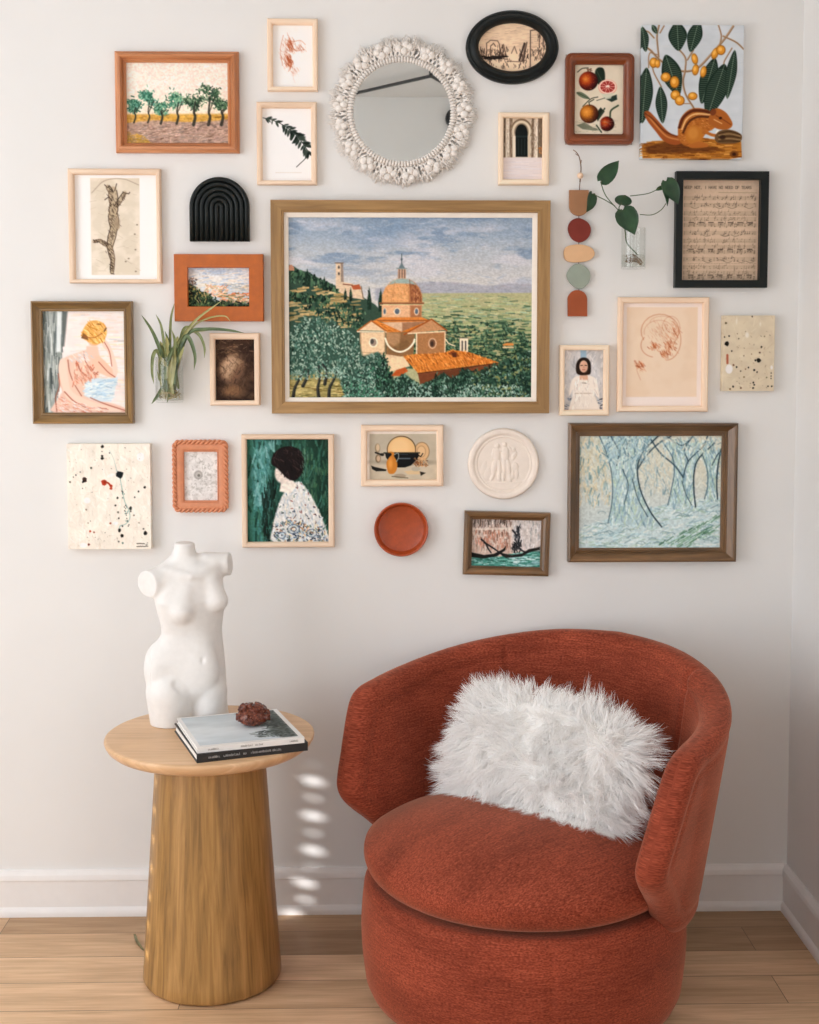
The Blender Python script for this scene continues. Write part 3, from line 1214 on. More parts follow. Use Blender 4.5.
def pic_object(name, pic, rect, y, mat_, parent, thick=0.0, relief=None, label=None, mask=None):
    """the painted sheet or canvas; rect = x0, x1, z0, z1 in metres on the plane Y = y"""
    x0, x1, z0, z1 = rect
    h, w = pic.h, pic.w
    gx, gz = np.linspace(x0, x1, w), np.linspace(z1, z0, h)
    X, Z = np.meshgrid(gx, gz)
    Y = np.full(X.shape, y) - (relief if relief is not None else 0)
    V = np.stack([X, Y, Z], -1).reshape(-1, 3)
    i = np.arange(h * w).reshape(h, w)
    F = np.stack([i[:-1, :-1], i[1:, :-1], i[1:, 1:], i[:-1, 1:]], -1).reshape(-1, 4)
    col = pic.colours().reshape(-1, 3)
    if thick:
        ring = np.concatenate([i[0, :], i[1:, -1], i[-1, -2::-1], i[-2:0:-1, 0]])
        back = V[ring].copy()
        back[:, 1] = y + thick
        V = np.concatenate([V, back])
        col = np.concatenate([col, col[ring]])
        k = np.arange(len(ring)) + h * w
        F = np.concatenate([F, np.stack([ring, np.roll(ring, -1), np.roll(k, -1), k], -1)])
    off = np.zeros(3)
    p = parent
    while p is not None:
        off += np.array(p.location)
        p = p.parent
    V = V - off
    me = bpy.data.meshes.new(name)
    me.vertices.add(len(V))
    me.vertices.foreach_set('co', V.astype(np.float32).ravel())
    me.loops.add(F.size)
    me.loops.foreach_set('vertex_index', F.astype(np.int32).ravel())
    me.polygons.add(len(F))
    me.polygons.foreach_set('loop_start', (np.arange(len(F)) * 4).astype(np.int32))
    me.update(calc_edges=True)
    me.validate()
    ca = me.color_attributes.new('paint', 'FLOAT_COLOR', 'POINT')
    ca.data.foreach_set('color', np.concatenate([col, np.ones((len(col), 1))], 1).astype(np.float32).ravel())
    me.materials.append(mat_)
    if relief is not None:
        me.shade_smooth()
        me.set_sharp_from_angle(angle=radians(50))
    o = bpy.data.objects.new(name, me)
    COL.objects.link(o)
    if parent is not None:
        o.parent = parent
    if label:
        o['label'] = label
    return o
# ------------------------------------------------------------------ the pictures
def art_main():
    """oil landscape: domed church among trees, town on the hill, plain behind"""
    p = Pic(288, 216.5, 533, 398, '8fa0b4', 1.9, 3)
    p.grad([(216, '8695a5'), (232, '8d9bab'), (248, 'a1a8af'), (270, 'b0b1b3'), (292, 'bbb8b3')])
    c1, c2 = p.noise(46, 11, 1, 4), p.noise(30, 8, 2, 4)
    p.blend(np.clip((c1 - .50) * 5, 0, 1) * np.clip((p.Y - 214) / 18, 0.15, .85), 'b6b6bc')
    p.blend(np.clip((c2 - .54) * 6, 0, 1) * np.clip((292 - p.Y) / 50, 0, .8), '74889f')
    p.ell(398, 228, 34, 9, '6e869f', -4, 14, .6).ell(372, 241, 26, 6, '7c8fa6', 0, 9, .5)
    p.dabs(500, (288, 217, 533, 285), ['b8b9c0', '94a5ba', 'a2aab8', 'c3c1c2'], (3, 8), (.6, 1.4), (-20, 20), .28, 5)
    # far mountains and plain
    mt = [(375, 300), (375, 288), (395, 284), (420, 281.5), (445, 281), (470, 283), (490, 285), (510, 282.5), (533, 283.5), (533, 300)]
    p.poly(mt, '9a9ca6', 2, .9)
    p.dabs(160, mt, ['8b90a0', 'aaa8ae', 'a09aa2'], (2, 6), (.5, 1.2), (-12, 12), .6, 5)
    pl = [(380, 398), (380, 294), (420, 292.5), (533, 292), (533, 398)]
    p.poly(pl, 'a5a480', 1.5)
    for k in range(2000):
        t = p.r.random() ** .7
        y = 293.5 + t * 75
        x = p.r.uniform(382, 533)
        gr = [['b4b08a', 'a3a67c', '93a27c', '8aa08a'], ['7f926c', '4d6a50', '9aa074', '3f5c48', '5d7a5c'], ['2f4c3e', '46664e', '8d9468', '263f35', '5c7a5c', '2a443a']][int(np.clip(t * 3.2 + p.r.normal(0, .45), 0, 2))]
        p.dabs(1, (x, y, x + .1, y + .1), gr, (2 + 3 * (1 - t), 3.5 + 7 * (1 - t)), (.5 + t, 1 + t * 1.6), (-8, 8), .85, 10)
    for k in range(150):
        t = p.r.random()
        x, y = p.r.uniform(436, 533), 322 + 42 * t ** .8
        r_ = 1.2 + 2.4 * t
        p.dabs(7, lambda r, x=x, y=y, r_=r_: (x + r.normal(0, r_), y + r.normal(0, r_ * .45)), ['24392f', '35503f', '4b6b54', '2b4437', '6a8a70'], (.8, 2.2), (.8, 1.5), (0, 180), .85, 8)
        if p.r.random() < .35:
            p.dabs(3, (x - 3, y + 1, x + 3, y + 2.5), ['a8a072', '8f9468', 'b3a880'], (2, 5), (.6, 1.1), (-8, 8), .8, 8)
    # wooded hill with the town on the left
    hill = [(288, 398), (288, 264), (294, 266), (300, 270), (308, 271), (315, 276), (326, 281), (340, 287), (352, 289), (362, 296), (375, 304), (388, 318), (395, 398)]
    p.poly(hill, '3d5548', 1.2)
    p.dabs(160, [(288, 290), (310, 284), (345, 294), (362, 304), (352, 330), (300, 322), (288, 318)], ['b59a6c', 'c2a878', '9c8a5e', 'a48f66'], (4, 11), (1, 2.4), (-14, 4), .85, 12)
    for reg in ([(290, 268), (310, 273), (340, 288), (338, 292), (310, 284), (290, 282)], [(289, 292), (330, 296), (330, 303), (289, 300)], [(300, 306), (345, 302), (365, 312), (362, 330), (330, 322)]):
        p.dabs(190, reg, ['22382f', '2f4b3c', '4b6b53', '1b2b26', '5e7a5e'], (1, 2.6), (1, 2.2), (50, 130), .9, 8)
    p.poly([(288, 268), (288, 265), (291.5, 264), (294, 267), (294, 270), (288, 270)], 'b98a70')
    p.poly([(335.5, 288), (335.5, 262.5), (342.5, 262.5), (343.5, 288)], 'c9b39a').poly([(340.5, 288), (340.5, 262.5), (342.8, 262.5), (343.6, 288)], '8f7f74')
    p.line([(334.8, 262.3), (343, 262.3)], 1, '6f5c50')
    for y in (266.5, 273):
        p.ell(338.6, y, .9, 1.5, '4a4340')
    p.poly([(338, 291), (341, 281), (352, 283), (361, 286), (364, 299), (350, 297)], 'c8b198').poly([(351, 285), (359, 283.5), (361, 288.5), (353, 289)], 'a85c3c')
    p.line([(343, 283.5), (352, 284.5)], 1, '7d4a38').line([(361, 286), (363, 298)], 1, '7b6a58')
    for x, y0, y1, w in ((369, 286, 309, 2.2), (380.5, 288, 311, 2.6), (345, 288, 299, 1.6), (350.5, 287, 300, 1.6), (324, 276, 290, 2.4), (307, 268, 286, 3)):
        p.poly([(x, y0), (x + w, (y0 + y1) / 2 + 2), (x + w * .8, y1), (x - w * .8, y1), (x - w, (y0 + y1) / 2 + 2)], '24382f', 1, .95)
        p.dabs(16, (x - w * .6, y0 + 3, x + w * .5, y1), ['3f5d48', '1b2c26'], (1, 2), (.5, 1), (70, 110), .8)
    # church: lantern, dome, drum
    p.line([(401.6, 253), (401.6, 266)], .9, '4c5a60').ell(401.6, 258.5, 1, 1.2, '4c5a60')
    p.poly([(398, 268), (401.6, 261.5), (405.2, 268)], '66757a').poly([(397.6, 279), (397.6, 267.5), (405.8, 267.5), (405.8, 279)], 'b69680')
    for x in (399.2, 402, 404.6):
        p.line([(x, 269), (x, 277)], .9, '6d5a50')
    p.line([(396.5, 267.8), (406.8, 267.8)], 1, '7c8a8a')
    dome = [(381.5, 302), (382, 294), (385, 287), (390, 281.5), (396, 278.6), (402, 277.8), (408, 278.6), (414, 281.5), (419, 287), (421.6, 294), (422, 302)]
    p.poly(dome, 'cf9a68')
    p.poly([(409, 302), (409, 279), (414, 281.5), (419, 287), (421.6, 294), (422, 302)], '9a6444', 3, .9)
    p.dabs(170, dome, ['dca876', 'c98f5e', 'b67c50', 'd6a47c'], (1, 2.4), (.5, 1), (60, 120), .5, 6)
    p.dabs(60, [(411, 301), (412, 281), (421, 292), (421.5, 301)], ['8a5638', '7b4a34', 'a06c4a'], (1, 3), (.5, 1), (70, 110), .7)
    p.poly([(388, 284), (392, 280.5), (397, 278.3), (402, 277.6), (408, 278.4), (413, 281), (416, 284), (409, 283), (396, 282.6)], '8fa3a0', 1.2, .95)
    p.line([(409.5, 279), (411.5, 301)], .7, '7b4a34', .7).line([(395, 281), (391, 301)], .6, 'b27a52', .6)
    p.line([(379.5, 302.6), (423.5, 302.6)], 1.6, '8a5a3e').line([(380, 304.4), (423, 304.4)], 1, 'd8b890')
    p.poly([(381.5, 317), (381.5, 304.8), (421.5, 304.8), (421.5, 317)], 'd0a581').poly([(410, 317), (410, 304.8), (421.5, 304.8), (421.5, 317)], 'a4704e', 2)
    for x, rx in ((397, 3.6), (384.5, 1.8), (416.5, 2.5)):
        p.ell(x, 310.8, rx, 3.8, 'd9c3aa').ell(x, 310.8, rx * .66, 2.7, '5d6a76')
    # roofs of the crossing
    p.poly([(374, 319.5), (381, 316.6), (422, 316.6), (430, 319.8), (421, 322), (384, 322)], 'c9803f').line([(374, 319.8), (430, 320)], .9, '8d4f2a')
    p.poly([(378, 322), (426, 321), (420, 333), (396, 334)], 'c8a78a').poly([(402, 333), (402, 322), (424, 321), (420, 330)], '9b7358', 1.5)
    p.poly([(370.5, 320.5), (376, 319.6), (402, 331.5), (398, 335), (387, 333)], 'cd7f38', .8).poly([(429, 320), (434, 319), (412, 332), (405, 334), (402, 331)], 'c4762f', .8)
    p.dabs(70, [(374, 320), (402, 331.5), (397, 334), (385, 331)], ['da9048', 'b56828', 'c98a4c'], (1, 3), (.5, .9), (20, 40), .7)
    p.dabs(50, [(431, 320), (404, 333), (412, 332), (433, 320)], ['da9048', 'a85c24'], (1, 3), (.5, .9), (-40, -20), .7)
    p.poly([(357.5, 330), (371, 320.4), (386, 330.5)], 'd5b797').line([(357, 330.4), (371, 320.2), (386.5, 331)], 1.3, 'a8622e').line([(357, 331.2), (386, 331.6)], 1.2, 'e0cdb2')
    p.poly([(359.5, 355), (359.5, 332), (385, 332), (385, 356)], 'd4b695').line([(360.3, 332), (360.3, 354)], 1, 'a98a6a').line([(384.6, 331), (384.6, 356)], 1.2, 'a98a6a').line([(359, 352), (385, 353)], 1.2, 'b79a7a')
    p.ell(373, 342, 4.4, 5, 'e4d3bb').ell(373, 342, 3.2, 3.8, '9a8878').ell(371.8, 341, 1.8, 2.6, '55504c')
    p.poly([(386, 356), (386, 332), (415, 331), (413, 358)], '8a6848').poly([(386, 331.5), (400, 333), (399, 348), (386, 342)], 'b08a66', 2, .8).poly([(388, 350), (398, 354), (408, 349), (409, 338), (398, 343)], '7c6040', 2, .7)
    p.line([(385, 338), (388, 345), (394, 350), (401, 351.5), (408, 348.5), (413, 343), (414.5, 339)], 1.8, 'e6d6bf', 1, .6, 6)
    p.poly([(407, 332.8), (431.5, 318.8), (446.5, 329.5)], 'b78a63').line([(404, 334), (431.5, 318.6), (447, 330)], 1.3, '9c5526')
    p.poly([(416, 358), (416, 333), (445.5, 331), (445.5, 356)], 'a47650').line([(408, 333), (446, 331)], 1.2, 'dcc6a8').line([(416.5, 333), (416.5, 356)], 1.2, 'e0cdb2').line([(445.2, 331), (445.2, 356)], 1.2, 'd2b99a')
    p.ell(432.5, 343, 4.2, 5.4, 'c9a98a').ell(432.5, 343, 3, 4.2, '76543e').ell(432.2, 343.5, 1.5, 2.6, '4a3830')
    p.line([(446, 339), (449, 343), (455, 345.5)], 1.2, 'd8c4a6', 1, .6, 4).line([(446, 331), (448, 338)], .8, '7b6a58')
    p.poly([(460, 354), (460, 337.5), (468.5, 337.5), (468.5, 354)], 'd9cbb4').line([(459.4, 337.6), (469, 337.6)], 1, '8a7c6c')
    for x in (462.6, 466):
        p.line([(x, 341), (x, 350)], 1.4, '524c48')
    p.poly([(356, 366), (356, 355), (386, 354), (413, 358), (402, 370)], 'cdb090').line([(357, 358), (392, 362)], .8, '9b8066').poly([(389, 372), (389, 358), (404, 356), (410, 366)], 'd6bb9a')
    # low tiled roof and shaded wall
    roof = [(403, 356), (412, 354), (432, 353.5), (446, 352), (452, 349.5), (470, 352), (500, 362.5), (470, 366), (448, 369), (418, 373), (408, 362)]
    p.poly(roof, 'c47a35')
    p.dabs(420, roof, ['d98f46', 'b4682c', 'c97f3c', 'e0a25e', '96501f'], (1.5, 4), (.5, 1.1), (35, 75), .75, 10)
    p.poly([(448, 353), (454, 350), (460, 356), (455, 357)], '7a3f1c', .8, .8).poly([(452, 353), (453, 357), (457, 357), (456.5, 352)], '5c3420')
    p.line([(418, 373.5), (448, 369.8), (500, 363)], 1.2, '5e3018')
    p.poly([(418, 374), (448, 370.5), (500, 363.6), (490, 380), (455, 384), (420, 384)], '7b4a30').poly([(440, 384), (440, 371.5), (470, 367.5), (470, 384)], '67402c', 1, .7)
    p.poly([(391, 376), (396, 370), (405, 367), (408, 371), (400, 376)], 'b05a2c').poly([(503.5, 344), (508, 342.3), (514, 343), (515, 345), (504, 345.5)], 'd08a4c').line([(504, 347), (514, 347)], 1.6, 'cbb592')
    # tree mass in the middle and on the right
    dark, mid, hi = ['1d2f2a', '263d33', '2f4a3d'], ['3d5d4d', '4a6f5c', '587d68'], ['7d9a88', '93ada0', '6b9080']
    mass = [(388, 398), (390, 382), (398, 377), (404, 374), (410, 378), (420, 385), (432, 380), (444, 373), (452, 378), (460, 374), (468, 368), (476, 374), (490, 368), (505, 362), (520, 352), (533, 350), (533, 398)]
    p.poly(mass, '2a4036', 2)
    p.dabs(900, mass, dark + mid + hi, (1, 2.6), (.9, 1.8), (0, 180), .85, 8)
    p.dabs(420, [(470, 372), (533, 350), (533, 398), (480, 398)], dark + mid[:2] + ['8d9060', '556b4a'], (1, 3), (1, 2), (0, 180), .85, 8)
    p.dabs(320, [(390, 398), (400, 386), (470, 384), (520, 386), (520, 398)], ['9db3a8', '7f9d92', 'b0c0b4', '5f8377'], (.8, 2), (.8, 1.5), (30, 150), .85, 8)
    for x, y, h in ((437, 372, 26), (463, 367, 20), (402, 374, 22), (453, 376, 18)):
        p.dabs(90, [(x, y), (x + 6, y + h * .6), (x + 5, y + h), (x - 5, y + h), (x - 6, y + h * .6)], dark + dark + mid, (1, 2.4), (.9, 1.6), (40, 140), .9, 7)
    # olive trees in the left foreground, their trunks, sunlit ground
    p.poly([(288, 398), (288, 372), (300, 368), (352, 372), (360, 398)], '9c9060', 3)
    p.dabs(200, (288, 378, 352, 398), ['b0a26a', '8f8654', '6b6a44', 'c0b27c', '7d6a3c'], (3, 8), (.8, 1.6), (-10, 10), .8, 9)
    can = [(288, 330), (293, 322), (299, 324), (304, 315), (310, 318), (318, 316), (326, 322), (332, 318), (340, 328), (350, 330), (358, 338), (362, 356), (378, 352), (386, 360), (390, 380), (384, 398), (345, 398), (338, 376), (322, 368), (305, 376), (288, 374)]
    p.poly(can, '3e5a4f', 3)
    p.dabs(1500, can, ['2a4038', '3d5f53', '5e8377', '7d9486', '93a898', 'aab8aa', '4e7062'], (.8, 2.2), (.8, 1.6), (20, 160), .85, 9)
    p.dabs(260, [(340, 398), (345, 380), (372, 366), (388, 376), (392, 398)], ['4d8a6c', '6c9c88', '35544a', '9ab5aa', '22352e'], (.8, 2), (.8, 1.5), (0, 180), .85, 8)
    p.dabs(150, [(375, 372), (384, 352), (392, 372), (390, 392), (376, 390)], ['1c2c27', '2a4438', '3f6a52'], (1, 2.4), (1, 1.6), (30, 150), .9, 6)
    for tr in ([(292, 398), (294, 388), (299, 378), (304, 369)], [(318, 398), (317, 388), (319, 378), (318, 366)], [(328, 398), (329, 388), (333, 380), (336, 372)], [(302, 386), (306, 378), (308, 370)], [(324, 384), (326, 372), (322, 364)]):
        p.line(tr, 3.4, '27292a', .95, 1, 5, .5).line([(x - .6, y) for x, y in tr], .8, '5b5c54', .6, .6, 5)
    p.dabs(220, [(290, 372), (340, 366), (345, 378), (290, 380)], ['5e8377', '7d9486', '3d5f53', 'a8c0b6'], (.8, 2), (.8, 1.4), (20, 160), .8, 9)
    # the painter's small signature
    for pts in ([(510, 391.5), (508.6, 393), (510.4, 394), (508.8, 395.4)], [(512.5, 395), (512.8, 391.4), (514.6, 392.2), (513, 393.2)], [(515.6, 394.8), (516.4, 393.4), (517.4, 394.8)], [(518, 394.8), (518.8, 393.4), (519.6, 394.8)],
                [(520.4, 394.6), (521.6, 393.4), (522.2, 394.8)], [(523, 394.8), (524, 393.6), (525.2, 394.6)]):
        p.line(pts, .6, 'a9b4a8', .8)
    p.mottle(.06, 1.4, 1.0, 9, 1)
    return p


def art_grove():
    """small landscape: blue-green trees on pinkish earth under a pale pink sky"""
    p = Pic(124.5, 60.5, 227.5, 142.5, 'dfd0c4', 2.0, 11)
    p.grad([(60, 'd8ccc0'), (85, 'e0cfc4'), (110, 'd8c8b4'), (115, 'cdb990')])
    p.dabs(320, (125, 61, 227, 112), ['e6d6ca', 'd4c6ba', 'dcc2b0', 'd0ccc0'], (2, 6), (.8, 1.8), (-35, 15), .45, 6)
    p.poly([(124, 122), (124, 113), (227, 112), (227, 122)], 'c39c52', 2)
    p.dabs(110, (125, 113, 227, 121), ['d0a64e', 'b98d44', 'a67c3e'], (2, 5), (.7, 1.4), (-8, 8), .8)
    gr = [(124, 143), (124, 122), (150, 119), (190, 121), (227, 118), (227, 143)]
    p.poly(gr, 'a88f80', 2)
    p.dabs(650, gr, ['b89c8c', '97796a', 'c3aa9a', '83695c', 'a88c84', '8d7f78'], (2, 5), (.5, 1.1), (-25, 12), .75, 9)
    p.dabs(90, [(124, 143), (124, 130), (140, 134), (152, 143)], ['c6a04c', 'b08c46', '9c8050'], (2, 5), (.7, 1.3), (-10, 30), .7)
    # a row of round-headed trees, unlike any particular grove
    for x, y, w, h, t in ((133, 106, 11, 9, 0), (147, 100, 13, 12, 0), (160, 109, 12, 8, 1), (176, 101, 12, 12, 1), (193, 100, 13, 13, 2), (208, 96, 14, 14, 2), (221, 108, 9, 9, 2)):
        cols = [['3f7460', '5c9080', '7aa890', '2f5c4c'], ['48806c', '6c9c86', '35604e', '86a888'], ['3f5c48', '5c7a5c', '2c4438', '7d9478']][t]
        for q in range(4):
            ox, oy = p.r.uniform(-.5, .5) * w, p.r.uniform(-.7, .3) * h
            p.dabs(46, lambda r, x=x, y=y, w=w, h=h, ox=ox, oy=oy: (x + ox + r.normal(0, w * .24), y + oy + r.normal(0, h * .20)), cols, (1, 2.8), (.8, 1.5), (0, 180), .85, 8)
        tr = [(x - 1, 121 + t), (x + .8, 115), (x - .6, 110), (x + 1, y)]
        p.line(tr, 1.8 + t * .7, '3a3a34', .9, .8, 5, .5)
        p.line([(x - .4, 112), (x + w * .4, y - 1)], 1, '3a3a34', .8)
    p.line([(196, 128), (200, 124), (207, 122), (214, 125)], 2, '5b4c46', .5, 1.5, 4)
    p.mottle(.07, 1.3, 1.3, 4, 1)
    return p


def art_chalk():
    """faint red chalk study: loose hatched masses on white"""
    p = Pic(272, 23.5, 313, 86.5, 'd9d4d2', 2.2, 21)
    p.mottle(.02, 8, 8)
    for cx, cy, sx, sy, n, a in ((290, 44, 4.5, 7, 120, .35), (288.5, 60, 3.6, 6, 120, .40), (284, 52, 4, 12, 90, .16), (299, 46, 5, 4, 50, .2), (294, 70, 5, 5, 50, .12)):
        p.dabs(n, lambda r, cx=cx, cy=cy, sx=sx, sy=sy: (cx + r.normal(0, sx * .55), cy + r.normal(0, sy * .55)), ['a0502e', 'b8714f', '8c4023'], (1.5, 4), (.4, .8), (50, 80), a, 8)
    for pts in ([(288, 36), (292, 40), (300, 39), (305, 43)], [(289, 46), (296, 49), (304, 48)], [(286, 56), (291, 62), (288, 70)], [(283, 34), (280, 48), (282, 64)]):
        p.line(pts, .8, 'a55a38', .45, .8, 6)
    return p


def art_branch():
    """dark leafy twig on white, faint line of small print below"""
    p = Pic(261.5, 107, 311.5, 180.5, 'd6d3d5', 2.4, 31)
    p.mottle(.012, 12, 12)
    stem = spline([(262.5, 116.8, 0), (270, 118.5, 0), (281, 123, 0), (292, 130.5, 0), (300, 139, 0), (309, 152, 0)], 10)
    p.line([(q[0], q[1]) for q in stem], .6, '2a312c')
    p.line([(308.5, 153.5), (303, 159.5), (296, 166)], .7, '39413a')
    for k in range(4, len(stem) - 1, 1):
        q, d = stem[k], stem[k] - stem[k - 1]
        a = math.degrees(atan2(d[1], d[0]))
        for sd in (-1, 1):
            if p.r.random() < .42 + .3 * (k > 25):
                L_ = p.r.uniform(4.6, 7.0) * (.8 + .35 * (k > 22))
                aa = a + (62 if sd > 0 else -38) + p.r.normal(0, 16)
                cx, cy = q[0] + cos(radians(aa)) * L_ * .55, q[1] + sin(radians(aa)) * L_ * .55
                p.ell(cx, cy, L_ * .52, L_ * .18, ['1f2a25', '2b3831', '3d4a42'][p.r.integers(3)], aa, .7, .95)
    x = 275
    while x < 300:
        w_ = p.r.uniform(.6, 1.4)
        p.line([(x, 171.8), (x + w_, 171.8)], .6, 'b0ab96', .6)
        x += w_ + .7
    return p


def art_etching():
    """brown-ink harbour and ruins on warm paper (for the oval frame)"""
    p = Pic(477.5, 20, 548.5, 70, 'd5baa0', 2.2, 41)
    p.mottle(.07, 9, 7)
    ink = ['4a3a34', '5c4a40', '2f2725', '6b564a']
    p.dabs(240, (478, 21, 548, 46), ['b29884', 'a58b78', 'c4a88f'], (3, 8), (.3, .5), (-18, 6), .45)
    for pts in ([(487, 58), (487, 42), (491, 39), (498, 39.5), (500, 43), (500.5, 52)], [(491, 57), (491, 45), (494, 42), (496, 45)], [(523, 60), (526, 42)], [(524, 60), (527.5, 41)], [(531, 66), (531, 29), (538, 28), (546, 31)],
                [(540, 46), (540, 30)], [(544, 45), (544, 32)], [(503, 55), (504, 43), (507, 55)], [(512, 52), (515, 45), (517.5, 52)], [(483, 57), (495, 58), (508, 55)], [(508, 60), (520, 60.5), (526, 59)], [(481, 46), (482, 56)]):
        p.line(pts, .9, ink[p.r.integers(4)], .85, .7)
    p.line([(520, 59), (525, 42)], 1.8, '3a2e2b', .9)
    for reg, n in (((479, 48, 505, 58), 110), ((498, 45, 509, 56), 40), ((520, 48, 548, 58), 80), ((538, 30, 547, 50), 40), ((486, 58, 530, 67), 50)):
        p.dabs(n, reg, ink, (1, 4), (.35, .8), (65, 110), .75)
    p.dabs(50, (484, 54.5, 508, 58), ['2b2321'], (2, 5), (.6, 1), (-10, 10), .8)
    return p


def art_citrus():
    """botanical print: blood oranges, one cut, with leaves"""
    p = Pic(575, 62.5, 625, 134, 'c6bba9', 2.4, 51)
    p.mottle(.04, 14, 14)

    def fruit(cx, cy, r, c0, c1, c2, hx=-.3, hy=-.2):
        x, y = p.X - cx, p.Y - cy
        q = np.hypot(x, y) / r
        m = np.clip(.5 - (q - 1) * r / .9, 0, 1)
        t = np.clip(np.hypot(x / r - hx, y / r - hy), 0, 1.4)
        col = np.stack([np.interp(t, [0, .45, .9, 1.4], [C3(c)[k] for c in (c0, c1, c2, '2a1412')]) for k in range(3)], -1)
        p.blend(m, col)
        p.dabs(int(r * 9), lambda rr: (cx + rr.normal(0, r * .4), cy + rr.normal(0, r * .4)), [c1, c0], (.4, .9), (.3, .6), (0, 180), .35)

    p.poly([(596, 70), (599, 66), (604, 66.5), (606, 72), (605.5, 80), (601, 84), (597, 78)], '2c3a30', .9, 1, 5).line([(597, 68), (604, 81)], .5, '5b6b54', .7)
    p.line([(578.5, 70.5), (583, 67), (589, 66.3)], 1, '3c4034', .9, .6, 5)
    fruit(589.5, 79.5, 9.6, 'd08a3c', 'a8481f', '5e1f16')
    p.dabs(12, (588, 67, 592, 70), ['5a3a28'], (1, 2), (.5, .8), (0, 180), .8)
    p.poly([(577.5, 91), (582, 90.5), (588, 94), (591, 97.5), (585, 97), (579.5, 94)], '6a7560', .8, 1, 5).line([(578, 91), (590.5, 97.3)], .5, '3a4436')
    p.poly([(606, 97), (612, 95), (618, 93), (618.5, 98), (613, 100.5)], '34423a', .9)
    p.ell(608.8, 85.6, 9.4, 7.8, 'cf9a86').ell(608.8, 85.2, 8.4, 6.8, 'e0cabc').ell(608.8, 85.2, 7.4, 5.9, '9c3a34')
    for k in range(10):
        a = k * 2 * pi / 10
        p.line([(608.8, 85), (608.8 + 7.4 * cos(a), 85 + 5.9 * sin(a))], .6, 'dcbcb0', .8)
    p.ell(608.8, 85, 1.8, 1.5, 'dcc9bd')
    p.dabs(40, (603, 81, 615, 90), ['b35048', '842a2c', 'd08c80'], (.5, 1.4), (.4, .7), (0, 180), .6)
    p.poly([(602, 92), (609, 92), (615, 91), (612, 97), (606, 98)], 'b9b8a8', 1, .9)
    p.line([(584, 105), (592, 97.5), (599, 95.5)], 1, '464a3a', .9, .6, 5).line([(598, 99), (606, 96.5)], .8, '54594a', .9)
    p.poly([(597, 112), (602, 106), (606, 110), (599, 120)], '2a332d', .9).poly([(604, 120), (613, 104), (619, 105), (612, 114), (608, 120)], '46543f', .7, .0)
    p.poly([(578, 124), (586, 121), (594, 126), (602, 128), (597, 129.5), (584, 128)], '5e6655', 1, .8)
    fruit(590.5, 112.5, 9.4, 'd79a48', 'bf7a2c', '6b3a1c')
    p.line([(591, 104), (590, 101), (595, 98)], 1, '3f4436', .9, .6)
    fruit(608.5, 122.5, 7.4, 'c8702e', '97351c', '4c1814')
    p.line([(611.5, 116), (612.5, 109), (619.5, 104)], 1.8, '3f4f3c', .95, .6, 5).line([(600, 117), (606, 107)], 1.6, '3c4a3b', .9)
    p.poly([(596, 120), (602, 120), (603, 131), (599, 128)], 'bfbcae', 1, .7).line([(598, 124), (603, 131)], 1.4, '3e4a3c')
    p.dabs(60, (577, 118, 620, 131), ['8d8c7c', '9a9785', '6e705f'], (1, 4), (.4, .8), (-10, 10), .4)
    return p


